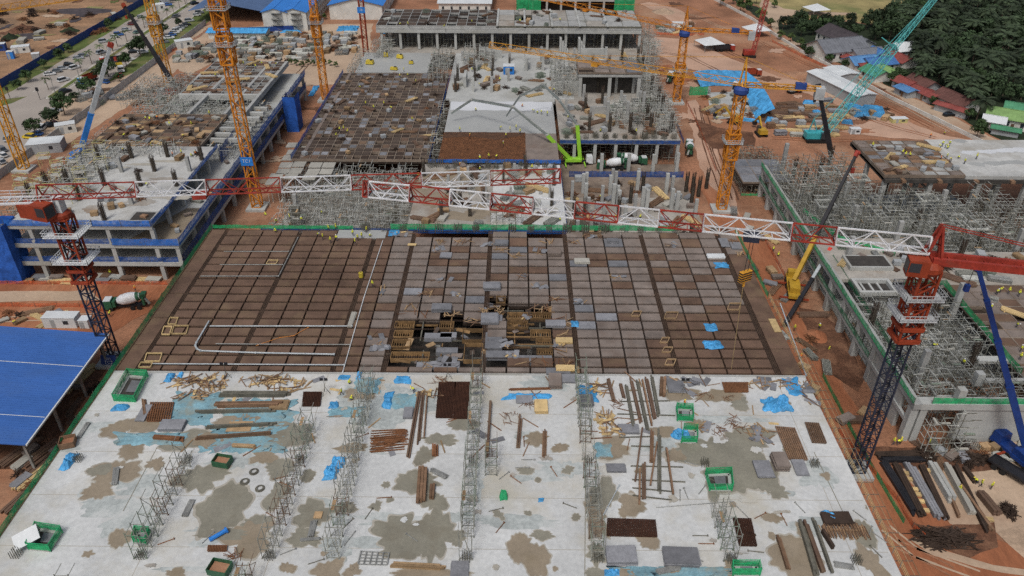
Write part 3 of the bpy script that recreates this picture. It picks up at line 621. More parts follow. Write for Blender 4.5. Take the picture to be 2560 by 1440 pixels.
# decks and beams at the back
deck(wb, -118, -87, 197.5, 222, 14.3, 9, 10, ['wood_brown', 'panel_brown', 'panel_dark', 'wood'], .22, .3, wobble=.08)
deck(wb, -108, -82, 240, 275, 14.3, 8, 12, ['panel_grey', 'panel_brown', 'wood_brown', 'panel_dark'], .25, .4, wobble=.06, rib='col_grey')
for y in (239.6, 258): MB().b6(-108, -82, y - .5, y + .5, 12.6, 14.5).build('beam', 'concrete', wb)
for x in (-99, -88, -82.3): MB().b6(x - .5, x + .5, 222.5, 275, 12.9, 14.45).build('beam', 'col_grey', wb)
for k in range(7): MB().b6(-87, -77.5, 205 + k * 4.2, 206.2 + k * 4.2, 12.4, 13.4).build('beam', 'concrete', wb)
for x in (-108, -99, -88):
    for y in (239.6, 258): col_obj(wb, x, y, 9.6, 12.6, .9)
scaffold('pale scaffold thicket between the two timber decks of the blue-netted building', -118, -88, 222.5, 239, 9.6, 14, 'scaf_pale')
scaffold('scaffold strip along the right side of the blue-netted building', -87, -77.6, 198, 239, 9.6, 13, 'scaf_pale')
scaffold('scaffold beside the far corner of the blue-netted building', -128, -109, 240, 262, 9.6, 14, 'scaf_pale')
scaffold('scaffold on the outer left flank of the blue-netted building', -122, -115.3, 160, 222, 0, 13, 'scaf')
scaffold('low scaffold on the left side of the netted building roof', -115, -103, 168, 196, 14.5, 17.6, 'scaf_pale')
scaffold('scaffold hung along the back of the netted building roof slab', -103, -90, 190, 197, 14.5, 16.5, 'scaf_pale')
# wrapped stair tower
st = thing('scaffold_stair_tower', 'blue net wrapped stair tower at the left corner of the netted building', 'stair tower', (-117.3, 152.5, 0))
put('scaffold_bay', scaffold_mesh(5, 5, 14, 'scaf', 1.6), st, (-2.5, -2.5, 0))
for i, (a, b) in enumerate((((-2.7, -2.7), (2.7, -2.7)), ((2.7, -2.7), (2.7, 2.7)), ((2.7, 2.7), (-2.7, 2.7)), ((-2.7, 2.7), (-2.7, -2.7)))):
    mb = MB(); K = 10; vs = []
    for r in range(K + 1):
        for s in range(7):
            c = Vector((*a, 0)).lerp(Vector((*b, 0)), s / 6); z = 15 * r / K; k = 1 + .07 * mnoise.noise(Vector((c.x, c.y, z * .4)) + Vector((i, 5, 1))); vs.append((c.x * k, c.y * k, z + .3 * mnoise.noise(c)))
    mb._add(vs, [(r * 7 + s, r * 7 + s + 1, r * 7 + s + 8, r * 7 + s + 7) for r in range(K) for s in range(6)]); mb.build('net_wrap', 'blue_net_solid', st)
st2 = thing('scaffold_stair_tower', 'blue net wrapped stair tower against the right face of the netted building', 'stair tower', (-74.6, 247, 0))
for i, (a, b) in enumerate((((-2, -3), (2, -3)), ((2, -3), (2, 3)), ((-2, 3), (-2, -3)))):
    MB().sheet([(*a, 0), (*b, 0), (b[0] * 1.05, b[1], 6), (*b, 12), (*a, 12), (a[0] * 1.05, a[1], 6)]).build('net_wrap', 'blue_net_solid', st2)
put('scaffold_bay', scaffold_mesh(3.6, 5.6, 12, 'scaf', 1.8), st2, (-1.8, -2.8, 0))
# yellow working platforms standing on the left side of the roof
plat = MB()
for x in (-1.3, 1.3):
    for y in (-.9, .9): plat.bar((x, y, 0), (x, y, 3.6), .09)
for z in (2.4, 3.5):
    for a, b in (((-1.3, -.9), (1.3, -.9)), ((1.3, -.9), (1.3, .9)), ((1.3, .9), (-1.3, .9)), ((-1.3, .9), (-1.3, -.9))): plat.bar((*a, z), (*b, z), .1)
plat.mat(1).b6(-1.4, 1.4, -1, 1, 2.38, 2.46)
M('plat_yellow', (0.50, 0.46, 0.20), .6, .2); pm = plat.mesh('work_platform', ['plat_yellow', 'table_form'])
pl = []
random.seed(5)
for px, py in ((205, 372), (230, 395), (118, 402), (150, 420), (190, 412), (258, 412), (110, 455), (150, 445), (205, 438), (210, 470), (60, 478), (90, 470), (130, 482), (60, 455), (255, 370), (100, 490), (180, 490)):
    c = at(px, py + 14, 14.5 if px > 70 else 13); o = put('work_platform', pm, None, (c.x, c.y, c.z), U(-.4, .4)); tag(o, 'x', 'platform'); pl.append(o)
rank(pl, 'yellow framed work platform, # across the left side of the netted building roof', 'yellow work platforms')
# ------------------------------------------------------------------ central building behind the main deck
random.seed(33)
cb = thing('central_building', 'sprawling central concrete building with dark formwork decks and blue edge nets', 'building')
# main level at eight metres
MB().b6(-24, 20, 255, 308, 7.3, 8).build('floor', 'concrete', cb); MB().b6(20.02, 50, 255, 308, 7.3, 8).build('floor', 'floor_dirty', cb)
MB().b6(13.5, 50, 219.5, 254.9, 7.3, 8).build('floor', 'floor_dirty', cb)
MB().b6(13.5, 50, 219.2, 219.7, 6.6, 8.1).build('edge_beam', 'col_grey', cb)
MB().b6(-60, -33, 283, 308, 7.3, 8).build('floor', 'new_pour', cb)
# timber deck on the left
deck(cb, -64, -25, 204, 282, 8, 16, 29, ['panel_dark', 'panel_dark', 'rebar', 'panel_dark', 'panel_brown', 'panel_dark', 'panel_slate'], .22, .26, wobble=.03, base='channel')
MB().b6(-62, -61, 205, 282, 7.9, 8.05).build('edge_strip', 'panel_grey', cb)
# fresh pour, bright wet strip and reinforcement still bare
MB().b6(-22, 12.5, 224, 252, 7.2, 8.12).build('pour', 'new_pour', cb)
MB().sheet(rough_edge([(-21.5, 243.5, 8.14), (12, 243.5, 8.14), (12.2, 251.8, 8.14), (-21.8, 251.8, 8.14)], .7, 1.5)).build('pour_patch', 'bright_pour', cb)
MB().b6(-22.5, 13.2, 252, 255, 7.3, 8.06).build('floor', 'concrete', cb)
MB().b6(-22, 3, 203.5, 224, 7.2, 8.02).build('reinforcement_mat', 'rebar', cb)
MB().b6(3, 12.5, 203.5, 224, 7.2, 8.0).build('floor', 'panel_grey', cb)
rm = MB()
for k in range(84): rm.bar((-22 + k * .3, 203.6, 8.1), (-22 + k * .3, 224.5, 8.1), .07)
for k in range(60): rm.bar((-22, 203.7 + k * .35, 8.15), (3, 203.7 + k * .35, 8.15), .06)
tag(rm.build('reinforcement_bar', 'rebar_rust', cb), kind='stuff')
MB().sheet(rough_edge([(-21.8, 224.5, 8.16), (-21.8, 219.5, 8.16), (-14, 221, 8.16), (-6, 218.5, 8.16), (2, 221.5, 8.16), (2.9, 224.5, 8.16)], .5, 1)).build('mud_edge', 'rebar', cb)
# lower front slab in the centre
MB().b6(-6, 12.7, 164.6, 203, 6.2, 7.0).build('floor', 'slab_white', cb); MB().b6(-26.5, -6.02, 164.6, 203, 6.2, 7.0).build('floor', 'floor_dirty', cb)
for i, (x, y, a, b) in enumerate(((1120, 440, 60, 14), (1230, 520, 70, 14), (1180, 470, 40, 12), (1340, 470, 30, 8), (1150, 540, 80, 10), (1050, 470, 30, 20), (1300, 430, 60, 8), (1100, 500, 50, 18))):
    MB().sheet(blob(x, y, a, b, 900 + i, z=7.0, lift=.01 + i * .003)).build('wet_patch', 'wet_brown', cb)
MB().b6(-62, -26.5, 164.6, 204, 0.02, .3).build('ground_slab', 'floor_dirty', cb)
MB().b6(12.7, 50, 164.6, 196, 0.02, .28).build('ground_slab', 'floor_dirty', cb); MB().b6(12.7, 50, 196.02, 219, 0.02, .28).build('ground_slab', 'floor_brown', cb)
for a, b, z, h, m in (((-64.2, 203.7), (-64.2, 283), 7.9, 1.5, 'net_blue'), ((-24.6, 203.5), (-24.2, 280), 7.9, 1.2, 'net_blue'), ((-25, 203.2), (13, 203.2), 7.4, 1.2, 'net_blue'), ((12.9, 165), (12.9, 203), 5.8, 1.4, 'net_blue'), ((-26, 164.4), (12.9, 164.4), 6.0, 1.6, 'net_blue'),
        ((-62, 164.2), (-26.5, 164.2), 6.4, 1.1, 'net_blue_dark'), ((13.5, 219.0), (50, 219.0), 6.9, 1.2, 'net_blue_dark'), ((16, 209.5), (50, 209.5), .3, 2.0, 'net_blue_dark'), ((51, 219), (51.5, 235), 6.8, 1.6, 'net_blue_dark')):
    net_fence('', '', [(*a, z), (*b, z)], h, m, 7, sub=cb)
for k in range(6): col_obj(cb, 18 + k * 6.3, 219.8, 0.28, 6.6, .95, 'concrete')
for k in range(6):
    for y in (228, 238): col_obj(cb, 18 + k * 6.3, y, 0, 7.3, .9)
scaffold('dense dark scaffold propping the right wing behind the pump truck', 14, 49.5, 221, 232, 0, 7, 'scaf_dark', 6)
# free standing columns in the unroofed bay at the right
for px, py in ((1457, 482), (1524, 486), (1592, 480), (1664, 484), (1463, 512), (1532, 512), (1545, 528), (1605, 520), (1615, 530), (1677, 522), (1690, 530), (1502, 436), (1570, 430), (1630, 438), (1690, 430)):
    c = at(px, py, .3); col_obj(cb, c.x, c.y, .28, U(6.2, 7.2), .95, 'concrete')
for px, py in ((1730, 480), (1745, 490), (1460, 545), (1765, 470)):
    c = at(px, py, .3); put('column_cage', cage_mesh(6), cb, (c.x, c.y, .28))
for k in range(9):
    for y in (170, 177.5, 185, 192.5, 200, 207):
        if random.random() < .5:
            x = 16 + k * 4.1 + U(-.4, .4); (col_obj(cb, x, y, .28, U(4.0, 7.4), .85, random.choice(['concrete', 'col_grey'])) if random.random() < .55 else put('column_cage', cage_mesh(6), cb, (x, y, .28)))
for k in range(14):
    x, y = U(-24, 11), U(168, 200); (col_obj(cb, x, y, 7, U(10, 12), .7, 'col_grey') if k % 2 else put('column_cage', cage_mesh(5), cb, (x, y, 7)))
for x, y, l, h in ((18, 262, 8, 4), (46, 285, 1, 5), (30, 300, 10, 4.5), (-10, 302, 9, 4), (4, 290, 1, 4.5), (27, 240, 6, 3), (44, 247, 5, 3.5), (-18, 270, 1, 4)): MB().b6(x - l / 2, x + l / 2, y - (.25 if l > 1 else 4), y + (.25 if l > 1 else 4), 8.01, 8 + h).build('wall_stub', random.choice(['col_grey', 'concrete', 'scaf_dark']), cb)
# columns in the unroofed bays on the left and in the centre
for px, py in ((838, 455), (868, 450), (1002, 455), (1010, 430), (1022, 345), (745, 545), (985, 540), (1350, 540)):
    c = at(px, py, .3); col_obj(cb, c.x, c.y, .28, 7.4, .95, 'col_grey')
for px, py in ((1312, 420), (1316, 440), (1060, 440), (850, 420), (1175, 540), (1180, 470)):
    c = at(px, py, 7); put('column_cage', cage_mesh(5), cb, (c.x, c.y, 7 if px > 1000 else .3))
for px, py in ((740, 545), (985, 552), (1090, 553), (1450, 570), (1075, 545)):
    c = at(px, py, 3); MB().b6(c.x - 1.3, c.x + 1.3, c.y - .5, c.y + .5, .3, 6.2).build('core_wall', 'scaf_dark', cb)
# rebar cages and columns over the upper floors
for k in range(12):
    for y in (262, 274, 286, 298):
        x = -21 + k * 6.2
        if random.random() < .75:
            if random.random() < .5: col_obj(cb, x + U(-.3, .3), y, 8, 8 + U(3.5, 6.5), .9, random.choice(['concrete', 'col_grey']))
            else: put('column_cage', cage_mesh(6), cb, (x, y, 8))
for k in range(6):
    for y in (226, 234, 243, 251):
        x = 16.5 + k * 6.3
        if random.random() < .85: put('column_cage', cage_mesh(6), cb, (x, y, 8)) if random.random() < .6 else col_obj(cb, x, y, 8, 8 + U(4, 7), .9)
# raised right block with two bays
for a in (22, 32, 42): 
    for y in (258, 270): col_obj(cb, a, y, 8, 15, 1.1, 'concrete')
MB().b6(21.2, 42.8, 257.2, 271, 15, 15.8).build('roof_slab', 'col_grey', cb)
deck(cb, 21.2, 42.8, 257.4, 271, 16.6, 4, 3, ['panel_slate', 'roof_slate', 'panel_grey'], .1, .3, thick=.6)
MB().b6(23, 41, 262, 270.5, 8.02, 14.9).build('bay_shade', 'void_shade', cb)  # solid dark block put in for the shade inside the bays
scaffold('scaffold on the left flank of the raised concrete block', 12.5, 21, 256, 285, 8, 14.5, 'scaf_pale')
scaffold('scaffold on the right flank of the raised concrete block', 43, 51, 224, 292, 8, 12.5, 'scaf_pale')
scaffold('scaffold tower block between the grey deck and the pale floor', -31.5, -23.5, 272, 300, 8, 13.5, 'scaf_pale')
scaffold('wide scaffold field beside the loose table forms', -50, -27.5, 167, 203, .3, 8.2, 'scaf_pale')
scaffold('thin scaffold round the far floor columns', -20, -8, 288, 306, 8, 13, 'scaf_pale')
scaffold('thin scaffold around the cages of the right wing floor', 30, 42, 228, 246, 8, 12.5, 'scaf_pale')
scaffold('narrow scaffold along the pour edge net', -25.5, -22.2, 206, 252, 2, 8.8, 'scaf', cell=5)
scaffold('scaffold under and beside the loose table forms', -61.5, -50.5, 177, 203, .3, 6.2, 'scaf_pale')
scaffold('scaffold around the core walls at the front left of the central building', -61, -48, 165.5, 176, .3, 6.2, 'scaf')
scaffold('thin scaffold around the columns at the front of the central building', -46, -27.5, 165.2, 168, .3, 7, 'scaf')
scaffold('scaffold tower standing on the lower front slab', -6, 3, 166, 171, 7, 11, 'scaf', cell=4.5)
scaffold('scaffold along the left edge of the far part of the central building', -63, -57, 283, 312, 4, 9, 'scaf_pale')
scaffold('scaffold on the right outer edge of the central building', 48, 53, 235, 262, 2, 9.5, 'scaf_pale', cell=5)
# loose table forms: concrete coloured panels on props
tf = []
for px, py in ((732, 362), (765, 362), (733, 380), (766, 380), (722, 394), (757, 394), (715, 412), (748, 410), (708, 428), (740, 426), (789, 412), (822, 412), (783, 428), (816, 428), (690, 440), (728, 440), (774, 442), (682, 454)):
    c = at(px, py, 7.4); t = thing('table_form', 'x', 'table form', (c.x, c.y, .3))
    MB().b6(-1.75, 1.75, -1.75, 1.75, 6.9, 7.1).build('top', 'table_form', t)
    mb = MB()
    for a in (-1.4, 1.4):
        for b in (-1.4, 1.4): mb.bar((a, b, 0), (a, b, 6.9), .1)
    mb.build('prop_frame', 'scaf_pale', t); tf.append(t)
rank(tf, 'pale square table form on props, # among those beside the scaffold field', 'table forms')
# ---------------- back building
bb = thing('concrete_frame_building', 'long two storey concrete frame with dark bays at the far end', 'building')
MB().b6(-56, 50, 313, 341, 15.6, 16.4).build('roof_slab', 'col_grey', bb)
MB().b6(-56, 50, 312.8, 313.6, 14.6, 15.6).build('edge_beam', 'concrete', bb)
MB().b6(-56, 50, 308.2, 341, 7.0, 7.8).build('floor', 'floor_dirty', bb)
for k in range(15): col_obj(bb, -54 + k * 7.4, 313.8, 8, 14.6, 1.0, 'concrete'); col_obj(bb, -54 + k * 7.4, 326, 8, 15.6, 1.0)
deck(bb, -56, -8, 314, 340, 17.2, 12, 5, ['channel', 'panel_dark', 'panel_dark', 'rebar'], .2, .25, wobble=.03, rib='col_grey')
deck(bb, -8, 50, 314, 340, 17.2, 8, 3, ['col_grey', 'floor_dirty', 'col_grey'], .03, .12, wobble=.03, rib='scaf_dark')
for k in range(5): MB().b6(-8 + k * 11, -7.2 + k * 11, 313, 340.5, 17.25, 17.6).build('beam', 'concrete', bb)
scaffold('dark scaffold propping the bays of the far concrete frame', -55, 49, 316, 325, 8, 15.4, 'scaf_dark', 8, 1.6)
scaffold('scaffold at the right end of the far concrete frame', 50, 57, 296, 330, 4, 15, 'scaf_pale', 7)
scaffold('scaffold in front of the dark bays at the left of the far frame', -56, -48, 300, 312, 8, 14, 'scaf')
for px in (1395, 1440): 
    for k in range(4): MB().b6(at(px, 110, 8).x + k * .9, at(px, 110, 8).x + k * .9 + .8, 309, 312.5, 8, 13.5 - k * 1.5).build('stepped_wall', 'concrete', bb)
# green netted building at the very back
gb = thing('concrete_frame_building', 'far concrete frame with green nets cut by the top of the picture', 'building')
MB().b6(0, 58, 392, 420, 9, 10).build('floor', 'concrete', gb)
for k in range(9): col_obj(gb, 1 + k * 7, 392.5, 0, 9, 1, 'concrete'); col_obj(gb, 1 + k * 7, 408, 0, 9, 1)
MB().b6(0, 58, 400, 401, 0, 9).build('bay_shade', 'void_shade', gb)  # dark wall put in for the shade behind the columns
net_fence('', '', [(0, 391.6, 2), (12, 391.6, 2)], 9, 'net_green', 6, sub=gb); net_fence('', '', [(48, 391.6, 2), (58, 391.6, 2)], 9, 'net_green', 6, sub=gb)
# ------------------------------------------------------------------ right hand building
random.seed(44)
rb = thing('concrete_frame_building', 'concrete building on the right with green nets and a thicket of scaffolding', 'building')
ZR = 9.0; RX = 69.0
for y0, y1 in ((100, 199.5),):
    MB().b6(RX, RX + 1.3, y0, y1, ZR - 1.2, ZR).build('edge_beam', 'col_grey', rb)
    MB().b6(RX, RX + .5, y0 + 1.2, y1, 4.0, 4.8).build('tie_beam', 'concrete', rb)
k = 0; y = 101.0
while y < 199:
    col_obj(rb, RX + .7, y, 0, ZR - 1.2, 1.3, 'concrete'); y += 8.1
MB().b6(RX + .2, RX + .9, 104.3, 116.3, 0, ZR - 1.2).build('wall', 'concrete', rb)
MB().b6(RX + 1.32, 125, 100, 102, ZR - 1.3, ZR).build('edge_beam', 'concrete', rb)
MB().b6(79, 125, 100.3, 101, 0, ZR - 1.3).build('wall', 'concrete', rb)
MB().b6(71, 125, 118, 199, 0.02, .25).build('ground_slab', 'concrete', rb)
for x in (71.2, 78.6): col_obj(rb, x, 100.8, 0, ZR - 1.3, 1.2, 'concrete')
for px, py in ((2395, 1000), (2440, 960)): 
    c = at(px, py, ZR); col_obj(rb, c.x, c.y, ZR, ZR + 2.6, 1.3, 'concrete')
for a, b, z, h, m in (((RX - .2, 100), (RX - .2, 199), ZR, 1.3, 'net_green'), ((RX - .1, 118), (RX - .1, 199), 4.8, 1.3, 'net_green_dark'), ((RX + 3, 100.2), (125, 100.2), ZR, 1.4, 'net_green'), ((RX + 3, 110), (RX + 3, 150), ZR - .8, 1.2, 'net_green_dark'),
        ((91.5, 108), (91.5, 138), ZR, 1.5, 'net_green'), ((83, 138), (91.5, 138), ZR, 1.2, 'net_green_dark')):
    net_fence('', '', [(*a, z), (*b, z)], h, m, 7, sub=rb)
# finished floor pieces at the nine metre level
MB().b6(RX + 1.32, 91, 140, 158, ZR - .8, ZR).build('floor', 'floor_dirty', rb)
MB().b6(91.02, 150, 138, 152, ZR - .8, ZR).build('floor', 'floor_dirty', rb)
MB().b6(RX + 4.5, RX + 14, 143.5, 148.8, ZR + .02, ZR + .9).build('opening_kerb', 'concrete', rb)
MB().b6(RX + 5, RX + 13.5, 144, 148.3, ZR + .05, ZR + .95).build('opening', 'void_shade', rb)
def frame(x0, x1, y0, y1, z, w=.7, h=.9, par=rb, mat='concrete'):
    mb = MB()
    for a in ((x0, x1, y0, y0 + w), (x0, x1, y1 - w, y1), (x0, x0 + w, y0 + w, y1 - w), (x1 - w, x1, y0 + w, y1 - w)): mb.b6(*a, z, z + h)
    mb.build('beam_frame', mat, par)
frame(72.4, 80.5, 134.5, 140, ZR - .6)
MB().b6(73.2, 79.7, 135.3, 139.2, ZR - .9, ZR - .55).build('opening', 'void_shade', rb)
for k in range(3): MB().b6(74 + k * 1.8, 74.4 + k * 1.8, 135.3, 139.2, ZR - .54, ZR - .3).build('beam', 'concrete', rb)
for (px, py) in ((2065, 505), (2075, 420), (2290, 460), (2320, 490), (2390, 540), (2150, 440), (2440, 560), (2165, 770), (2310, 850), (2360, 970)):
    c = at(px, py, ZR + 4 if py < 600 else ZR); frame(c.x - 2.2, c.x + 2.2, c.y - 2, c.y + 2, c.z - .6, .35, .4, mat='scaf_pale')
deck(rb, 92, 128, 106, 138, ZR, 9, 12, ['panel_grey', 'panel_brown', 'panel_grey'], .04, .16, wobble=.04)
MB().b6(86, 92, 112, 113.5, ZR - .6, ZR + .1).build('beam', 'concrete', rb); MB().b6(83, 92, 106.5, 107.3, ZR - .6, ZR).build('beam', 'concrete', rb)
# upper deck
ZU = 17.0
MB().b6(92, 165, 175, 199, ZU - 1.8, ZU - .9).build('deck_soffit', 'void_shade', rb)  # underside coloured dark for the shade below the deck
deck(rb, 92, 112, 176, 198, ZU, 6, 9, ['panel_grey', 'col_grey', 'panel_slate', 'panel_grey', 'wood_brown'], .12, .25, wobble=.05)
MB().b6(112, 165, 175.5, 199, ZU - .88, ZU).build('floor', 'floor_pale', rb)
for i in range(8): MB().sheet(blob(2400 + i * 22, 352 + (i * 29) % 60, 16 + i * 3, 5, 5000 + i, z=ZU, lift=.01 + i * .003)).build('wet_patch', 'bright_pour' if i % 2 else 'new_pour', rb)
for k in range(5): MB().b6(96 + k * 9, 97 + k * 9, 174.3, 198, ZU - 1.5, ZU - .86).build('beam', 'wood_brown', rb)
for x in (92.5, 104, 116, 128, 140):
    for y in (176, 187): col_obj(rb, x, y, .25, ZU - 1.8, 1, 'col_grey')
for px, py in ((2050, 430), (2075, 400), (1985, 430), (1960, 400), (2215, 470), (2200, 500), (2240, 600), (2290, 560), (2350, 520), (2400, 640), (2110, 500), (2130, 560), (2010, 460), (2030, 500), (2120, 640), (2280, 490), (2450, 600), (2500, 560), (2480, 500), (2330, 600), (2420, 520), (2540, 620), (2180, 800), (2250, 880), (2330, 800), (2390, 760), (2300, 930), (2430, 900)):
    c = at(px, py, ZR); (put('column_cage', cage_mesh(6), rb, (c.x, c.y, ZR - 2)) if random.random() < .6 else col_obj(rb, c.x, c.y, ZR - 4, ZR + 5, 1.0))
scaffold('scaffold thicket under the edge of the high deck, on the right', 92, 146, 153, 175, .25, 14, 'scaf', 7, hvar=2.2)
scaffold('scaffold thicket behind the green edge net, left of the high deck', 70.5, 91.5, 158.5, 199, .25, 13.5, 'scaf', 7, hvar=2.2)
scaffold('scaffold field inside the near corner of the building on the right', 70.6, 91, 102.5, 134, .25, ZR + 1.2, 'scaf', 6, hvar=1.5)
scaffold('scaffold strip in front of the dark opening at the near corner', 71.5, 79, 96.5, 99.6, .05, 8, 'scaf', 4)
net_fence('edge_net', 'green net strip along the far end of the scaffold thicket on the right', [(86, 150, ZR), (76, 157, ZR), (71.8, 171, ZR)], 1.2, 'net_green', 6)
# small deck on props beyond the haul road
sm = thing('formwork_table', 'small square grey formwork deck on scaffold beside the haul road', 'formwork deck', (0, 0, 0))
c0, c1 = at(1858, 455, 4.2), at(1925, 398, 4.2)
deck(sm, c0.x, c1.x + 2, c0.y, c1.y, 4.2, 3, 3, ['panel_slate', 'roof_slate'], 0, .12, thick=.5, wobble=.02)
put('scaffold_bay', scaffold_mesh(c1.x + 2 - c0.x, c1.y - c0.y, 3.2, 'scaf_dark'), sm, (c0.x, c0.y, 0))
net_fence('', '', [(c0.x, c0.y - .3, .1), (c1.x + 2, c0.y - .3, .1)], .7, 'net_green', 4, sub=sm)
scaffold('scaffold behind the small square formwork deck', c0.x + 1, c1.x + 3, c1.y + 1, c1.y + 10, 0, 5, 'scaf_dark', 5)
# ------------------------------------------------------------------ cranes
random.seed(66)
def at_y(px, py, y):
    d = CR * ((px - 1280) / FPX) - CU * ((py - 720) / FPX) + CF
    return Vector((0, 0, CAMZ)) + d * (y / d.y)
def lattice(mb, p, q, w, h, nb, rc=.16, rd=.09, tri=False, up=(0, 0, 1), k2=1.0):
    """square or triangular lattice girder from p to q (axis on the lower chords for tri, on the centre otherwise)"""
    p = Vector(p); q = Vector(q); d = (q - p).normalized(); a = d.cross(Vector(up)).normalized(); u = a.cross(d).normalized()
    def ring(t):
        c = p.lerp(q, t); s = 1 + (k2 - 1) * t
        if tri: return [c + a * (w / 2 * s), c - a * (w / 2 * s), c + u * h * s]
        return [c + a * (i * w / 2 * s) + u * (j * h / 2 * s) for i, j in ((-1, -1), (1, -1), (1, 1), (-1, 1))]
    R_ = [ring(i / nb) for i in range(nb + 1)]; n = len(R_[0])
    for c in range(n): mb.bar(R_[0][c], R_[-1][c], rc)
    for i in range(nb):
        for c in range(n):
            e = (c + 1) % n; mb.bar(R_[i][c], R_[i + 1][e], rd) if (i + c) % 2 else mb.bar(R_[i][e], R_[i + 1][c], rd)
            if tri and c == 0: mb.bar(R_[i][0], R_[i][1], rd)
            if not tri and i % 2 == 0: mb.bar(R_[i][c], R_[i][e], rd)
    for c in range(n): mb.bar(R_[0][c], R_[0][(c + 1) % n], rc); mb.bar(R_[-1][c], R_[-1][(c + 1) % n], rc)
    return mb
def text_part(txt, size, mat, par, loc, rot):
    cu = bpy.data.curves.new('lettering', 'FONT'); cu.body = txt; cu.size = size; cu.align_x = 'CENTER'; cu.align_y = 'CENTER'; cu.extrude = .01
    o = bpy.data.objects.new('tmp', cu); col.objects.link(o); dg = bpy.context.evaluated_depsgraph_get()
    me = bpy.data.meshes.new_from_object(o.evaluated_get(dg)); bpy.data.objects.remove(o); me.materials.clear(); me.materials.append(MATS[mat])
    return put('lettering', me, par, loc, rot)
def platform(mb, cx, cy, z, w, d, rz=0.0, rail=1.1, hole=1.5):
    """ring platform with a rail round a mast"""
    for a in ((-w, w, -d, -hole), (-w, w, hole, d), (-w, -hole, -hole, hole), (hole, w, -hole, hole)):
        mb.b6(cx + a[0], cx + a[1], cy + a[2], cy + a[3], z, z + .12)
    for zz in (z + .55, z + rail):
        for p, q in (((-w, -d), (w, -d)), ((w, -d), (w, d)), ((w, d), (-w, d)), ((-w, d), (-w, -d))): mb.bar((cx + p[0], cy + p[1], zz), (cx + q[0], cy + q[1], zz), .08)
    for i in range(9):
        for y in (-d, d): x = -w + 2 * w * i / 8; mb.bar((cx + x, cy + y, z), (cx + x, cy + y, z + rail), .07)
        for x in (-w, w): y = -d + 2 * d * i / 8; mb.bar((cx + x, cy + y, z), (cx + x, cy + y, z + rail), .07)
def cab(par, loc, rz, mat, s=1.0, name='operator_cab'):
    o = MB().b6(-1.1 * s, 1.1 * s, -.8 * s, .8 * s, 0, 2.0 * s).build(name, mat, par, loc, rz)
    g = MB()
    g.b6(1.1 * s, 1.13 * s, -.68 * s, .68 * s, .35 * s, 1.8 * s); g.b6(-.2 * s, 1.0 * s, -.83 * s, -.8 * s, .6 * s, 1.75 * s); g.b6(-.2 * s, 1.0 * s, .8 * s, .83 * s, .6 * s, 1.75 * s)
    g.build('window', 'glass', o); return o
def jib_sections(par, p, q, bounds, mats, w, h, rc=.17, rd=.1):
    """bounds: fractions along the jib; one part per painted section"""
    for i, (a, b) in enumerate(zip(bounds, bounds[1:])):
        A, B = p.lerp(q, a), p.lerp(q, b); e = (B - A) * .002; nb = max(2, round((B - A).length / 2.4))
        mb = lattice(MB(), A + e, B - e, w, h, nb, rc, rd, tri=True); mb.build('jib_section', mats[i % len(mats)], par)
# ---------------- red and white crane at the left
def frac(px, a, b): return (px - a) / (b - a)
B = at(285, 905, 0); ZJ = 37.0
lc = thing('tower_crane', 'red and white flat top tower crane on a black mast beside the blue shed roof', 'tower crane', (0, 0, 0), group='red and white tower cranes')
MB().b6(B.x - 2.5, B.x + 2.5, B.y - 2.5, B.y + 2.5, 0, .8).build('base', 'concrete', lc)
lattice(MB(), (B.x, B.y, .8), (B.x, B.y, 24), 2.1, 2.1, 14, .26, .13, up=(0, 1, 0)).build('mast', 'navy', lc)
lattice(MB(), (B.x, B.y, 20), (B.x, B.y, 33), 2.7, 2.7, 6, .3, .16, up=(0, 1, 0)).build('climbing_frame', 'rust_red', lc)
lattice(MB(), (B.x, B.y, 24), (B.x, B.y, 33.2), 2.0, 2.0, 6, .24, .12, up=(0, 1, 0)).build('mast_section', 'black_steel', lc)
for z in (20, 22.5): 
    mb = MB(); 
    for p, q in (((-1.6, -1.6), (1.6, -1.6)), ((1.6, -1.6), (1.6, 1.6)), ((1.6, 1.6), (-1.6, 1.6)), ((-1.6, 1.6), (-1.6, -1.6))): mb.bar((B.x + p[0], B.y + p[1], z), (B.x + q[0], B.y + q[1], z), .5)
    mb.build('collar', 'rust_red', lc)
for z in (24.5, 30): mb = MB(); platform(mb, B.x, B.y, z, 3.3, 2.6); mb.build('platform', 'roof_white', lc)
MB().lathe([(1.5, 0), (1.7, .4), (1.7, .9), (1.2, 1.3)], (B.x, B.y, 33)).build('slewing_ring', 'rust_red', lc); MB().b6(B.x - .9, B.x + .9, B.y - .9, B.y + .9, 34.2, 36.9).build('tower_head', 'roof_white', lc)
J0 = Vector((B.x, B.y, ZJ)); JT = at(1400, 452, ZJ); dj = (JT - J0).normalized(); Jb = J0 - dj * 2.5
bd = [0] + [((at(x, 500, ZJ) - Jb).dot(dj)) / (JT - Jb).length for x in ()]
px0 = pix(Jb)
def tpx(px):
    lo, hi = 0.0, 1.0
    for _ in range(40):
        m = (lo + hi) / 2
        if pix(Jb.lerp(JT, m))[0] < px: lo = m
        else: hi = m
    return lo
bounds = [0] + [tpx(x) for x in (345, 520, 705, 880, 1055, 1225)] + [1]
jib_sections(lc, Jb, JT, bounds, ['red_paint', 'white_paint'], 1.9, 2.4, .20, .115)
cj = MB(); E2 = J0 - dj * 16
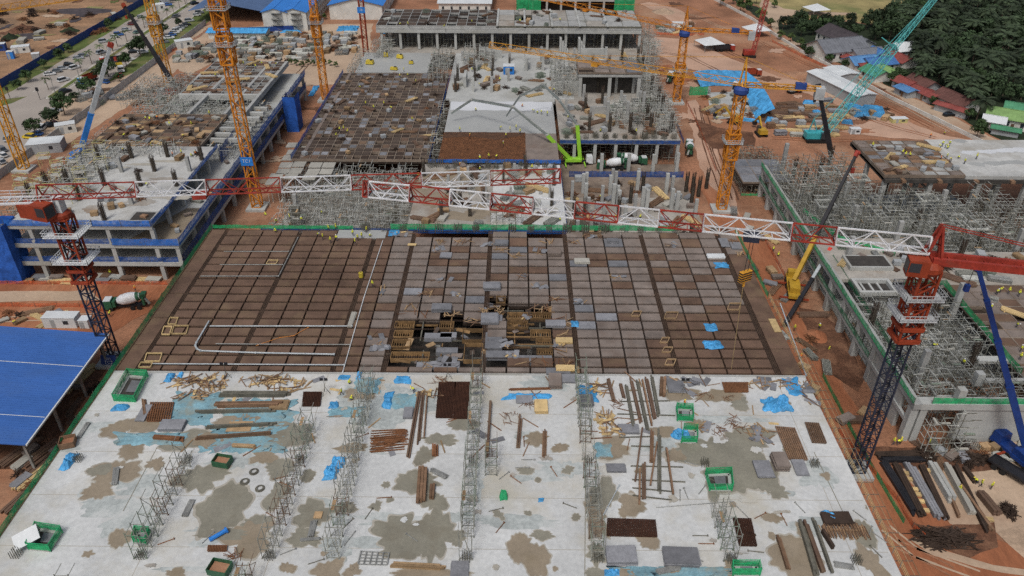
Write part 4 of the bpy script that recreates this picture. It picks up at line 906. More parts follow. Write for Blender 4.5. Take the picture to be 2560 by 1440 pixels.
for s in (-1, 1):
    a = dj.cross(Vector((0, 0, 1))).normalized() * (s * 1.3); cj.bar(J0 + a + Vector((0, 0, -.4)), E2 + a + Vector((0, 0, -.4)), .35)
    for z in (.3, .9): cj.bar(J0 + a + Vector((0, 0, z)), E2 + a + Vector((0, 0, z)), .09)
    for k in range(9): c = J0.lerp(E2, k / 8) + a; cj.bar(c - Vector((0, 0, .4)), c + Vector((0, 0, .9)), .09)
for k in range(9):
    c = J0.lerp(E2, k / 8); a = dj.cross(Vector((0, 0, 1))).normalized() * 1.3; cj.bar(c - a - Vector((0, 0, .4)), c + a - Vector((0, 0, .4)), .16)
cj.build('counter_jib', 'white_paint', lc)
MB().box(0, 0, 0, 2.2, 3.2, 2.2).build('counterweight', 'concrete', lc, E2 + Vector((0, 0, -1.8)), yaw_to(J0, E2))
mh = cab(lc, J0 + Vector((-1.6, -2.2, -3.1)), yaw_to(Jb, JT) - .35, 'rust_red', 1.45)
MB().box(-2.9, 0, .1, 2.6, 2.2, 2.5).build('machine_housing', 'rust_red', mh)
tr = Jb.lerp(JT, tpx(500)); MB().box(0, 0, -.9, 2.4, 2.2, .8).build('trolley', 'red_paint', lc, tr, yaw_to(Jb, JT))
# sign on the mast foot
sg = MB().b6(-1.5, 1.5, -.05, .05, -1.1, 1.1).build('sign_board', 'hoard_blue', lc, (B.x, B.y - 1.5, 1.6), (R(-20), 0, 0))
text_part('TC2', .95, 'white_paint', sg, (0, -.08, -.4), (R(90), 0, 0)); text_part('JSNT', .5, 'white_paint', sg, (0, -.08, .35), (R(90), 0, 0))
# ---------------- red and white crane at the right
B = at(2139, 1180, 0); ZJ = 43.6
rc = thing('tower_crane', 'red and white tower crane on a dark blue mast right of the concrete floor', 'tower crane', (0, 0, 0), group='red and white tower cranes')
MB().b6(B.x - 2.2, B.x + 2.2, B.y - 2.2, B.y + 2.2, 0, .7).build('base', 'concrete', rc)
lattice(MB(), (B.x, B.y, .7), (B.x, B.y, 31), 2.0, 2.0, 20, .24, .11, up=(0, 1, 0)).build('mast', 'navy', rc)
ld = MB()
for k in range(70): ld.bar((B.x - .35, B.y, 1 + k * .42), (B.x + .35, B.y, 1 + k * .42), .09)
tag(ld.build('ladder', 'black_steel', rc), kind='stuff')
lattice(MB(), (B.x, B.y, 29), (B.x, B.y, 41), 2.7, 2.7, 6, .32, .17, up=(0, 1, 0)).build('climbing_frame', 'rust_red', rc)
lattice(MB(), (B.x, B.y, 31), (B.x, B.y, 41), 2.0, 2.0, 6, .22, .12, up=(0, 1, 0)).build('mast_section', 'rust_red', rc)
for z in (29, 31.2):
    mb = MB()
    for p, q in (((-1.6, -1.6), (1.6, -1.6)), ((1.6, -1.6), (1.6, 1.6)), ((1.6, 1.6), (-1.6, 1.6)), ((-1.6, 1.6), (-1.6, -1.6))): mb.bar((B.x + p[0], B.y + p[1], z), (B.x + q[0], B.y + q[1], z), .55)
    mb.build('collar', 'rust_red', rc)
for z, m in ((33, 'fence_grey'), (36.5, 'fence_grey')): mb = MB(); platform(mb, B.x, B.y, z, 2.8, 2.3); mb.build('platform', m, rc)
MB().lathe([(1.6, 0), (2.0, .6), (2.0, 1.3), (1.3, 2.0)], (B.x, B.y, 40.4)).build('slewing_ring', 'rust_red', rc)
J0 = Vector((B.x, B.y, ZJ)); JT = at(912, 485, ZJ); dj = (JT - J0).normalized(); Jb = J0 + dj * .8
def tpx2(px):
    lo, hi = 0.0, 1.0
    for _ in range(40):
        m = (lo + hi) / 2
        if pix(Jb.lerp(JT, m))[0] > px: lo = m
        else: hi = m
    return lo
bounds = [0] + [tpx2(x) for x in (2085, 1975, 1755, 1645, 1545, 1437, 1333, 1228, 1127, 1027, 925)] + [1]
jib_sections(rc, Jb, JT, bounds, ['white_paint', 'red_paint'], 1.9, 2.3, .20, .11)
E2 = J0 - dj * 26; a = dj.cross(Vector((0, 0, 1))).normalized()
cj = MB(); cj.bar(J0 + a * .9 + Vector((0, 0, -1)), E2 + a * .9 + Vector((0, 0, -1)), .5, 1.1); cj.bar(J0 - a * .9 + Vector((0, 0, -1)), E2 - a * .9 + Vector((0, 0, -1)), .5, 1.1)
for k in range(12): c = J0.lerp(E2, k / 11) + Vector((0, 0, -1)); cj.bar(c - a * .9, c + a * .9, .25)
cj.build('counter_jib', 'red_paint', rc)
MB().box(0, 0, 0, 3, 3.4, 2.6).build('counterweight', 'concrete', rc, E2 + Vector((0, 0, -3.2)), yaw_to(J0, E2))
af = MB(); top = J0 + Vector((0, 0, 4.2))
for s in (-1, 1):
    for k in (-1.4, 1.4): af.bar(J0 + a * s * 1.0 + dj * k + Vector((0, 0, -2.2)), top + a * s * .4, .32)
    for h in (.3, .6): c = J0.lerp(top, h); af.bar(c + a * .9 * (1 - h) + dj * 1.2 * (1 - h), c - a * .9 * (1 - h) - dj * 1.2 * (1 - h), .18)
af.build('tower_head', 'red_paint', rc)
for s in (-.4, .4): MB().bar(top + a * s, E2 + a * s, .12).build('tie_bar', 'red_paint', rc); 
cab(rc, J0 + dj * 2.0 + a * (-1.6) + Vector((0, 0, -2.9)), yaw_to(J0, JT), 'rust_red', 1.25)
tr = Jb.lerp(JT, tpx2(1880)); MB().box(0, 0, -1.0, 2.2, 2.0, .8).build('trolley', 'navy', rc, tr, yaw_to(Jb, JT))
zh = zat(tr, 702); hl = MB(); hl.bar(tr + Vector((0, 0, -1)), (tr.x, tr.y, zh + 1.8), .07); hl.bar(tr + Vector((.5, 0, -1)), (tr.x + .5, tr.y, zh + 1.8), .07); hl.build('hoist_rope', 'black_steel', rc)
hk = MB(); hk.box(tr.x + .25, tr.y, zh, 2.0, .7, 1.7, .5); hk.bar((tr.x + .25, tr.y, zh), (tr.x + .25, tr.y, zh - 1), .3); hk.build('hook_block', 'yellow_orange', rc)
for k in range(4): MB().box(tr.x + .25, tr.y, zh + .15 + k * .42, 2.04, .74, .2, .5).build('stripe', 'black_steel', rc)
MB().bar((tr.x + .25, tr.y, zh - 1), (*at(1828, 925, ZS).xy, ZS + .1), .09).build('sling', 'wood_yellow', rc)
# ---------------- orange tower cranes
def tower(label, base, ztop, mat='orange_paint', w=2.3, collars=(), sign=None, group='orange tower cranes'):
    t = thing('tower_crane', label, 'tower crane', (0, 0, 0), group=group); b = base
    MB().b6(b.x - 2.6, b.x + 2.6, b.y - 2.6, b.y + 2.6, 0, .7).build('base', 'concrete', t)
    n = max(4, round(ztop / 2.2)); lattice(MB(), (b.x, b.y, .7), (b.x, b.y, ztop), w, w, n, .3, .15, up=(0, 1, 0)).build('mast', mat, t)
    for z in collars:
        mb = MB(); platform(mb, b.x, b.y, z, 2.4, 2.0); mb.build('platform', 'fence_grey', t)
        lattice(MB(), (b.x, b.y, z - 4.5), (b.x, b.y, z + 2.5), w + .7, w + .7, 3, .34, .18, up=(0, 1, 0)).build('climbing_frame', mat, t)
    if sign:
        z, txt = sign; s = MB().b6(-1.6, 1.6, -.06, .06, -1.2, 1.2).build('sign_board', 'tarp_deep', t, (b.x, b.y - w / 2 - .35, z)); text_part(txt, 1.25, 'white_paint', s, (0, -.1, .1), (R(90), 0, 0))
    return t
def head(t, b, z, tip, mat, ctip=None, cabm='roof_white', peak=0.0, h=1.5, w=1.4):
    """slewing unit, cab, jib to tip, counter jib to ctip"""
    MB().lathe([(1.4, 0), (1.9, .5), (1.9, 1.5), (1.2, 2.2)], (b.x, b.y, z)).build('slewing_ring', 'hoard_blue', t)
    J = Vector((b.x, b.y, z + 2.4)); d = (tip - J).normalized(); a = d.cross(Vector((0, 0, 1))).normalized()
    nb = max(6, round((tip - J).length / 2.3)); lattice(MB(), J, tip, w, h, nb, .15, .09, tri=True).build('jib', mat, t)
    C = ctip or (J - Vector((d.x, d.y, 0)).normalized() * 15)
    lattice(MB(), J + Vector((0, 0, -.2)), C, 1.6, 1.0, 8, .24, .12, tri=True).build('counter_jib', mat, t)
    MB().box(0, 0, -2, 2.2, 2.6, 2.8).build('counterweight', 'fence_grey', t, C, yaw_to(J, C))
    MB().box(0, 0, .1, 2.6, 1.6, 1.4).build('winch', 'hoard_blue', t, J.lerp(C, .75), yaw_to(J, C))
    cab(t, J + a * 1.7 + d * 1.3 + Vector((0, 0, -2.4)), yaw_to(J, tip), cabm, 1.15)
    if peak:
        top = J + Vector((0, 0, peak)); mb = MB()
        for s in (-.7, .7):
            mb.bar(J + a * s + d * .8, top, .25); mb.bar(J + a * s - d * .8, top, .25)
        mb.build('tower_head', mat, t); MB().bar(top, J.lerp(tip, .6) + Vector((0, 0, h)), .09).build('tie_bar', mat, t); MB().bar(top, C, .09).build('tie_bar', mat, t)
    tr = J.lerp(tip, .55); MB().box(0, 0, -.8, 1.8, 1.8, .6).build('trolley', mat, t, tr, yaw_to(J, tip))
b = at(645, 520, 0); tower('orange tower crane with the blue number sign between the two left buildings', b, 62, collars=(44.5, 53), sign=(14.5, 'TC1'))
b = at(425, 218, 0); tower('yellow-orange tower crane mast beside the palisade fence and road', b, 42, 'yellow_orange', 2.4, collars=(24,))
b = at(62, 425, 0); tower('yellow tower crane mast cut by the left edge of the picture', b, 44, 'yellow_orange', 2.3)
b = at(815, 252, 0); tower('orange tower crane mast rising from the gap left of the dark timber deck', b, 46, 'orange_paint', 2.1, collars=(28,))
b = at(917, 152, 0); tower('slim red-brown tower crane mast at the left end of the far frame', b, 36, 'rust_red', 1.9, sign=(21, '10'))
b = at(1690, 257, 0); zt = zat(b, 92); t = tower('orange tower crane with long jib right of the far concrete frame', b, zt, collars=(12,))
head(t, b, zt, at(1290, -14, zt + 2.4), 'orange_paint', at(1880, 84, zt + 2.4), 'navy', peak=8)
b = at(1802, 525, 0); zt = zat(b, 236); t = tower('orange tower crane with white cab in front of the blue sheeted excavation', b, zt, collars=(20,))
head(t, b, zt, at(1225, 118, zt + 2.4), 'yellow_orange', at(2050, 226, zt + 2.4), 'white_paint', peak=7)
t = thing('tower_crane', 'yellow crane jib crossing the top left corner over the barren field', 'tower crane', group='orange tower cranes')
p, q = at(-160, 52, 26), at(255, -10, 26); lattice(MB(), p, q, 1.8, 2.2, 34, .2, .12, tri=True).build('jib', 'yellow_orange', t)
lattice(MB(), (p.x, p.y, 0), (p.x, p.y, 27), 2.2, 2.2, 12, .28, .14, up=(0, 1, 0)).build('mast', 'yellow_orange', t)
# ---------------- telescopic and lattice booms of mobile cranes
def carrier(t, c, rz, mat, L=10.0, z=0.0):
    """truck carrier: deck, cab, wheels, outriggers"""
    o = thing_part = MB().box(0, 0, 1.0, L, 2.6, .7).build('carrier_deck', mat, t, (c.x, c.y, z), rz)
    k = MB().box(L / 2 - 1.0, 0, 1.7, 1.9, 2.4, 1.5, taper=.92).build('driver_cab', mat, o); MB().box(L / 2 - .04, 0, 2.3, .08, 2.0, .7).build('windscreen', 'glass', o)
    MB().box(-1.5, 0, 1.7, 4.2, 2.3, 1.3).build('superstructure', mat, o)
    for x in (-L * .4, -L * .26, L * .1, L * .24, L * .38):
        for y in (-1.25, 1.25): MB().lathe([(.2, -.2), (.62, -.2), (.66, 0), (.62, .2), (.2, .2)], (x, y, .66), 'y', 12).build('wheel', 'rubber', o)
    for x in (-L * .46, L * .16): MB().box(x, 0, .8, .4, 6.4, .3).build('outrigger', 'rust_red', o)
    return o
def boom(label, base, tip, mats, w=1.1, carry=None, headm='red_paint', n=4, rz=0.0, group='telescopic crane booms'):
    t = thing('mobile_crane', label, 'mobile crane', (0, 0, 0), group=group); base = Vector(base); tip = Vector(tip); f = [0, .36, .62, .84, 1.0][:n + 1]; f[-1] = 1.0
    for i in range(n):
        k = w * (1 - .14 * i); A, E_ = base.lerp(tip, f[i]), base.lerp(tip, f[i + 1]); MB().bar(A, E_, k, k * 1.15).build('boom_section', mats[min(i, len(mats) - 1)], t)
        MB().bar(E_ - (tip - base).normalized() * .35, E_ + (tip - base).normalized() * .05, k * 1.12, k * 1.3).build('boom_collar', mats[min(i, len(mats) - 1)], t)
    d = (tip - base).normalized(); h = MB(); h.bar(tip, tip + d * 1.4, w * .8, w * 1.2); h.tube(tip + d * 1.2 + Vector((-.5, 0, -.2)), tip + d * 1.2 + Vector((.5, 0, -.2)), .5, n=10); h.build('boom_head', headm, t)
    hk = tip + d * 1.2; r = MB(); r.bar(hk, hk - Vector((0, 0, 4)), .07); r.build('hoist_rope', 'black_steel', t); MB().box(hk.x, hk.y, hk.z - 5.2, .7, .6, 1.2).build('hook_block', headm, t)
    if carry: carrier(t, Vector((base.x, base.y, 0)), rz, carry)
    return t
def B_at(px, py, z): return at(px, py, z)
b = at(203, 372, 3); boom('mobile crane with a long silver boom and red tip left of the netted building', b, at_y(275, 118, b.y + 8), ['tarp_deep', 'boom_silver', 'boom_silver', 'boom_silver'], 1.3, 'tarp_deep', rz=1.2)
b = at(440, 220, 3); boom('mobile crane with a thin black boom behind the yellow mast by the road', b, at_y(312, 18, b.y + 14), ['black_steel'], 1.3, 'rust_red', 'rust_red', rz=.6)
b = at(2078, 385, 3); boom('mobile crane with a black boom behind the scaffold thicket on the right', b, at_y(2047, 222, b.y + 3), ['black_steel'], 1.3, None, 'black_steel')
b = at(1962, 812, 1); boom('thin grey and black crane boom leaning from the trench beside the main deck', b, at_y(2070, 632, b.y + 18), ['black_steel', 'black_steel', 'boom_silver', 'boom_silver'], .9, None, 'plastic_red')
b = at(1986, 700, 3); boom('yellow mobile crane with a black boom between main deck and right building', b, at_y(2138, 392, b.y + 14), ['dozer_yellow', 'black_steel', 'black_steel', 'black_steel'], .9, 'dozer_yellow', 'red_paint', rz=1.35)
b = at(2562, 1110, 4); boom('mobile crane with a thick blue boom at the right edge of the picture', b, at_y(2446, 672, b.y + 4), ['boom_blue'], .95, 'boom_blue', 'boom_blue', rz=1.9)
# teal crawler crane with lattice boom
b = at(2035, 352, 0); t = thing('crawler_crane', 'teal crawler crane with a long lattice boom near the village', 'crawler crane', (0, 0, 0))
for s in (-1, 1):
    tk = MB(); prof = [(-3.2, .3), (-2.9, 0), (2.9, 0), (3.2, .3), (3.2, .8), (2.9, 1.1), (-2.9, 1.1), (-3.2, .8)]; n = len(prof)
    tk._add([(b.x + x, b.y + s * 2 + e, z) for e in (-.4, .4) for x, z in prof], [tuple(range(n - 1, -1, -1)), tuple(range(n, 2 * n))] + [(i, (i + 1) % n, n + (i + 1) % n, n + i) for i in range(n)]); tk.build('track', 'rubber', t)
MB().b6(b.x - 3.4, b.x + 2.4, b.y - 1.6, b.y + 1.6, 1.2, 3.2).build('house', 'teal_body', t)
MB().b6(b.x + 1.2, b.x + 3.2, b.y - 2.4, b.y - 1.0, 1.4, 3.4).build('operator_cab', 'glass', t)
p = Vector((b.x + 2.2, b.y, 2)); q = at_y(2345, -14, b.y + 30); lattice(MB(), p, p.lerp(q, .62), 2.2, 2.2, 24, .2, .12, up=(0, 1, 0)).build('boom', 'teal', t); lattice(MB(), p.lerp(q, .62), q, 1.4, 1.4, 18, .16, .1, up=(0, 1, 0)).build('boom_tip', 'teal', t)
MB().bar((b.x - 2.5, b.y, 3), (b.x - 1.6, b.y, 7.5), .3).build('gantry', 'teal_body', t); MB().bar((b.x + .4, b.y, 3), (b.x - 1.6, b.y, 7.5), .25).build('gantry', 'teal_body', t)
for k in (-.3, .3): MB().bar((b.x - 1.6, b.y + k, 7.5), q, .06).build('pendant', 'teal', t)
m = p.lerp(q, .62); MB().bar(m, m + Vector((-5, 0, 3.2)), .3).build('jib_mast', 'teal', t)
# red crawler crane further off
b = at(1872, 142, 0); t = thing('crawler_crane', 'small red crawler crane on the red earth beyond the far tower crane', 'crawler crane', (0, 0, 0))
for s in (-1, 1): MB().box(b.x, b.y + s * 1.6, 0, 5, .9, 1).build('track', 'rubber', t)
MB().b6(b.x - 2.6, b.x + 2, b.y - 1.5, b.y + 1.5, 1.1, 3).build('house', 'red_paint', t)
lattice(MB(), (b.x + 1.5, b.y, 2), at_y(1920, -12, b.y + 10), 1.5, 1.5, 20, .2, .12, up=(0, 1, 0)).build('boom', 'red_paint', t)
# ------------------------------------------------------------------ vehicles
random.seed(77)
CARC = {'white': (.62, .63, .63), 'silver': (.36, .38, .40), 'grey': (.16, .17, .18), 'black': (.015, .015, .017), 'blue': (.04, .12, .36), 'dark red': (.13, .018, .018), 'red': (.42, .03, .025), 'yellow': (.62, .45, .03), 'green': (.12, .2, .16)}
for k, v in CARC.items(): M('car_' + k, v, .3, .06, 1, 0, metal=.1, spec=.5)
def car_meshes(L, W, H, cab0, cab1, hood):
    """shell lofted through cross sections, greenhouse in glass, pillars and roof in paint"""
    b = MB(); st = [(-L / 2, .45, .62), (-L / 2 + .12, .32, .86), (-L * .25, .28, .92), (L * .15, .28, .92), (L / 2 - .5, .28, hood), (L / 2 - .1, .32, hood - .12), (L / 2, .42, .55)]
    vs = []
    for x, z0, z1 in st:
        k = W / 2 * (1 if abs(x) < L / 2 - .3 else .9); vs += [(x, -k, z0), (x, -k, (z0 + z1) / 2), (x, -k * .93, z1), (x, k * .93, z1), (x, k, (z0 + z1) / 2), (x, k, z0)]
    n = 6; fs = [(i * n + j, i * n + (j + 1) % n, (i + 1) * n + (j + 1) % n, (i + 1) * n + j) for i in range(len(st) - 1) for j in range(n)] + [tuple(range(n - 1, -1, -1)), tuple(range((len(st) - 1) * n, len(st) * n))]
    b._add(vs, [tuple(reversed(f)) for f in fs]); r0, r1 = cab0 + .45, cab1 - .7
    b.box((r0 + r1) / 2, 0, H - .07, r1 - r0, W * .76, .09)
    g = MB(); vs = []
    for z, a, c, w in ((.9, cab0, cab1, W * .9), (H - .05, r0, r1, W * .74)): vs += [(a, -w / 2, z), (c, -w / 2, z), (c, w / 2, z), (a, w / 2, z)]
    g._add(vs, [(0, 1, 5, 4), (1, 2, 6, 5), (2, 3, 7, 6), (3, 0, 4, 7), (4, 5, 6, 7)])
    return b.mesh('body', 'car_white'), g.mesh('window', 'glass')
CT = {'sedan': car_meshes(4.5, 1.78, 1.45, -1.9, 1.15, .84), 'hatch': car_meshes(3.8, 1.68, 1.5, -1.85, 1.1, .88), 'suv': car_meshes(4.6, 1.85, 1.75, -2.2, 1.2, 1.0)}
wheel_me = MB().lathe([(.12, -.1), (.30, -.1), (.32, 0), (.30, .1), (.12, .1)], (0, 0, 0), 'y', 12).mesh('wheel', 'rubber')
lamp_me = MB().b6(-.03, .03, -.18, .18, -.08, .08).mesh('headlight', 'lamp_on')
def car(px, py, colour, rz, kind):
    c = at(px, py, 0); t = thing('parked_car', 'x', 'car', (c.x, c.y, .04), rz); b, g = CT[kind]; L = {'sedan': 4.5, 'hatch': 3.8, 'suv': 4.6}[kind]
    objmat(put('body', b, t), 'car_' + colour); put('window', g, t)
    for x in (-L * .31, L * .31):
        for y in (-.78, .78): put('wheel', wheel_me, t, (x, y, .32))
    for y in (-.6, .6): put('headlight', lamp_me, t, (L / 2 - .02, y, .62))
    t['colour'] = colour; return t
def lot(data, where, group):
    by = {}
    for i, (px, py, c, rz) in enumerate(data): by.setdefault(c, []).append(car(px, py, c, rz + U(-.06, .06), random.choice(['sedan', 'hatch', 'sedan', 'suv'])))
    for c, l in by.items():
        if len(l) == 1: l[0]['label'] = f'{c} car, the only {c} one {where}'; l[0]['group'] = group
        else: rank(l, f'# of the {c} cars {where}', group)
A = R(25)
lot([(125, 188, 'white', A), (144, 181, 'grey', A), (157, 174, 'silver', A), (172, 164, 'black', A), (196, 148, 'silver', A), (208, 142, 'grey', A), (260, 106, 'silver', A), (287, 95, 'white', A), (297, 89, 'blue', A), (316, 77, 'silver', A), (331, 63, 'dark red', A), (353, 45, 'silver', A), (420, 14, 'blue', A), (408, 4, 'silver', A), (432, 2, 'grey', A)], 'parked between the hoarding and the road', 'cars on the hoarding side of the road')
lot([(424, 97, 'white', A), (431, 90, 'blue', A), (437, 84, 'white', A), (443, 79, 'white', A), (449, 74, 'silver', A), (457, 69, 'grey', A), (466, 64, 'black', A), (474, 54, 'silver', A), (493, 40, 'white', A), (499, 34, 'grey', A), (520, 18, 'silver', A), (410, 108, 'grey', A), (335, 132, 'black', A), (358, 133, 'white', A)], 'parked beside the storage yard verge', 'cars on the site side of the road')
lot([(188, 172, 'white', R(60)), (160, 203, 'white', R(62)), (164, 232, 'black', R(62)), (345, 83, 'green', R(62)), (441, 43, 'grey', R(62)), (487, 11, 'black', R(62)), (254, 134, 'silver', R(62)), (323, 152, 'white', R(40))], 'driving on the carriageway', 'cars on the carriageway')
lot([(232, 238, 'white', R(40)), (140, 281, 'silver', R(40)), (121, 316, 'black', R(150)), (108, 322, 'white', R(100)), (75, 346, 'yellow', R(170)), (92, 338, 'blue', R(170)), (264, 208, 'blue', R(150)), (297, 193, 'red', R(170)), (135, 312, 'dark red', R(150)), (8, 392, 'white', R(150)), (4, 408, 'silver', R(150)), (22, 350, 'silver', R(100)), (5, 378, 'grey', R(140))], 'by the trees along the palisade fence', 'cars along the palisade fence')
lot([(2310, 228, 'grey', R(-60)), (2372, 290, 'black', R(10)), (2408, 292, 'silver', R(10)), (2040, 132, 'grey', R(-60))], 'among the village houses', 'cars in the village')
# ---------------- trucks
tw = MB().lathe([(.2, -.16), (.5, -.16), (.54, 0), (.5, .16), (.2, .16)], (0, 0, 0), 'y', 12).mesh('wheel', 'rubber')
def truck_base(t, L, mat, cabh=2.0):
    MB().box(0, 0, .75, L, 1.0, .35).build('chassis', 'black_steel', t)
    c = MB().box(L / 2 - 1.0, 0, .6, 2.0, 2.4, cabh, taper=.9).build('driver_cab', mat, t); MB().box(L / 2 - .06, 0, 1.55, .12, 2.0, .75).build('windscreen', 'glass', c)
    MB().box(L / 2 - 1.0, 0, cabh + .6, 1.5, 2.0, .15).build('roof_panel', 'roof_white', c)
    for x in (L * .33, -L * .18, -L * .34):
        for y in (-1.05, 1.05): put('wheel', tw, t, (x, y, .54))
def mixer(px, py, rz, label, z=0.0):
    c = at(px, py, z); t = thing('concrete_mixer_truck', label, 'mixer truck', (c.x, c.y, z), rz, 'concrete mixer trucks'); truck_base(t, 9, 'mixer_green')
    d = MB().lathe([(.5, -3.4), (.75, -3.2), (.95, -2.6), (1.25, -1.4), (1.3, -.2), (1.15, 1.0), (.7, 1.9), (.3, 2.0)], (0, 0, 0), 'x', 18).build('drum', 'white_paint', t, (-.4, 0, 2.45), (0, R(11), 0))
    MB().lathe([(.62, -3.5), (1.0, -2.58), (1.02, -2.4)], (0, 0, 0), 'x', 18).build('drum_ring', 'mixer_green', d)
    MB().box(-4.1, 0, 1.0, .5, 1.6, 1.9).build('rear_frame', 'mixer_green', t); MB().box(-4.35, 0, 3.0, .9, 1.1, .8, taper=1.3).build('hopper', 'mixer_green', t)
    MB().bar((-4.4, .2, 2.6), (-5.3, .6, 1.2), .5, .2).build('chute', 'steel', t); MB().box(2.1, 0, 1.1, .6, 2.2, 1.4).build('water_tank', 'mixer_green', t)
    return t
mixer(318, 770, math.pi + .12, 'green mixer truck with white drum on the earth road below the netted building')
mixer(1580, 412, .02, 'green mixer truck with white drum in front of the right wing columns')
mixer(1528, 424, math.pi - .1, 'mixer truck half hidden behind the low blue net beside the pump truck')
mixer(1722, 380, R(80), 'mixer truck parked at the corner of the right wing scaffold')
mixer(1674, 202, R(75), 'mixer truck on the haul road below the far orange tower crane')
def lorry(px, py, rz, cabm, bodym, label, L=8.0, h=1.6):
    c = at(px, py, 0); t = thing('lorry', label, 'lorry', (c.x, c.y, .04), rz); truck_base(t, L, cabm)
    b = MB()
    b.box(-1.1, 0, 1.1, L - 2.6, 2.4, .15)
    for y in (-1.15, 1.15): b.box(-1.1, y, 1.25, L - 2.6, .1, h)
    for x in (-L / 2 + .25, L / 2 - 2.45): b.box(x, 0, 1.25, .1, 2.2, h)
    b.build('cargo_body', bodym, t); return t
lorry(222, 205, R(-110), 'tarp', 'rust_red', 'light blue lorry parked by the roadside trees'); lorry(288, 156, R(-155), 'plastic_red', 'black_steel', 'lorry with red cab and long dark bed on the road', 11, 1.1)
lorry(303, 178, R(-60), 'white_paint', 'fork_yellow', 'small white lorry with a yellow load by the roadside trees', 6); lorry(1810, 128, R(5), 'red_paint', 'black_steel', 'red lorry on the red earth beyond the excavation', 9)
lorry(1985, 232, R(20), 'red_paint', 'col_grey', 'red lorry beside the long white roofed shed', 6, .8); lorry(1880, 190, R(0), 'rust_red', 'rust_red', 'rust red lorry above the blue sheeted excavation', 7)
lorry(2535, 1195, R(-55), 'boom_blue', 'black_steel', 'flatbed lorry at the right edge beside the steel yard', 9, .3)
# ---------------- concrete pump truck with two folding placing booms
c = at(1440, 412, 0); t = thing('concrete_pump_truck', 'white concrete pump truck with a lime green boom beside the fresh pour', 'pump truck', (c.x, c.y, .28), .05); truck_base(t, 10, 'white_paint', 2.1)
for x in (-3.5, 2.4): MB().box(x, 0, .6, .35, 7.5, .35).build('outrigger', 'lime', t)
MB().box(-1, 0, 1.1, 5, 2.2, .9).build('pump_deck', 'lime', t)
def placing_boom(label, pts, nl):
    t = thing('placing_boom', label, 'concrete boom', group='concrete placing booms'); prev = Vector(pts[0])
    for i, p in enumerate(pts[1:]):
        p = Vector(p); w = 1.25 - .14 * i; MB().bar(prev, p, w * (.9 if i < nl else .5), w * (.9 if i < nl else .55)).build('boom_section', 'lime' if i < nl else 'boom_grey', t)
        MB().tube(prev + Vector((-.5, 0, 0)), prev + Vector((.5, 0, 0)), .5 - .05 * i, n=10).build('boom_joint', 'steel', t)
        MB().tube(prev + Vector((0, 0, .55)), p + Vector((0, 0, .4)), .1, n=6).build('delivery_pipe', 'steel', t); prev = p
    return t
y0 = c.y
placing_boom('lime green concrete boom reaching up and over the fresh grey pour', [(c.x - 1.5, y0, 1.6), at_y(1368, 338, y0 - 2), at_y(1283, 268, y0 + 6), at_y(1180, 250, y0 + 16), at_y(1128, 284, y0 + 14)], 1)
placing_boom('second lime green concrete boom bending back over the far floor', [(c.x + 1.2, y0, 1.6), at_y(1443, 312, y0), at_y(1400, 252, y0 + 10), at_y(1358, 212, y0 + 22), at_y(1300, 240, y0 + 20), at_y(1266, 290, y0 + 14)], 1)
# ---------------- excavators
def excavator(px, py, rz, label, s=1.0, reach=1):
    c = at(px, py, 0); t = thing('excavator', label, 'excavator', (c.x, c.y, 0), rz, 'excavators')
    for y in (-1.1, 1.1):
        tk = MB(); prof = [(-2, .25), (-1.7, 0), (1.7, 0), (2, .25), (2, .6), (1.7, .9), (-1.7, .9), (-2, .6)]; n = 8
        tk._add([(x * s, (y + e) * s, z * s) for e in (-.3, .3) for x, z in prof], [tuple(range(n - 1, -1, -1)), tuple(range(n, 2 * n))] + [(i, (i + 1) % n, n + (i + 1) % n, n + i) for i in range(n)]); tk.build('track', 'rubber', t)
    MB().box(-.6 * s, 0, 1.0 * s, 3.2 * s, 2.5 * s, 1.2 * s, taper=.94).build('house', 'dozer_yellow', t); MB().box(.5 * s, .75 * s, 1.1 * s, 1.4 * s, 1.0 * s, 1.7 * s, taper=.9).build('operator_cab', 'glass', t)
    e = Vector((3.6, 0, 4.6)) * s; f = Vector((6.2, 0, 2.0 if reach else 3.6)) * s
    MB().bar(Vector((1, -.3, 1.7)) * s, e, .45 * s, .6 * s).build('boom', 'dozer_yellow', t); MB().bar(e, f, .38 * s, .5 * s).build('stick', 'dozer_yellow', t)
    MB().box(f.x, f.y, f.z - 1.0 * s, .9 * s, 1.1 * s, 1.0 * s, taper=1.2).build('bucket', 'black_steel', t)
excavator(1836, 308, R(150), 'yellow excavator digging at the edge of the blue sheeted excavation', 1.15); excavator(1902, 338, R(95), 'yellow excavator with raised arm right of the white cab crane', 1.1)
# site cabins, generators, small machines
def cabin(px, py, L, W_, h, mat, label, rz=0.0, name='site_cabin', cat='cabin', z=0.0):
    c = at(px, py, z); t = thing(name, label, cat, (c.x, c.y, z), rz); MB().box(0, 0, 0, L, W_, h).build('body', mat, t); MB().box(0, 0, h, L + .15, W_ + .15, .1).build('roof', 'roof_white', t)
    MB().box(-L * .2, -W_ / 2 - .02, .1, .9, .06, h * .8).build('door', 'wall_grey', t)
    if L > 3: MB().box(L * .2, -W_ / 2 - .02, h * .4, 1.1, .06, h * .35).build('window', 'glass', t)
cabin(168, 330, 6, 3.5, 3, 'wall_white', 'white site cabin beside the palisade fence', .5); cabin(462, 118, 7, 4, 3.2, 'wall_white', 'white site cabin at the storage yard gate', .6); cabin(398, 26, 6, 4, 3.2, 'wall_white', 'white cabin on the road near the top of the picture', .6)
cabin(1695, 70, 6, 3, 2.6, 'roof_white', 'white cabin beside the far orange crane'); cabin(160, 812, 7, 2.6, 2.6, 'roof_white', 'long white tank cabin just behind the blue shed roof'); cabin(218, 815, 2, 2, 2, 'roof_white', 'small white tank beside the black crane mast')
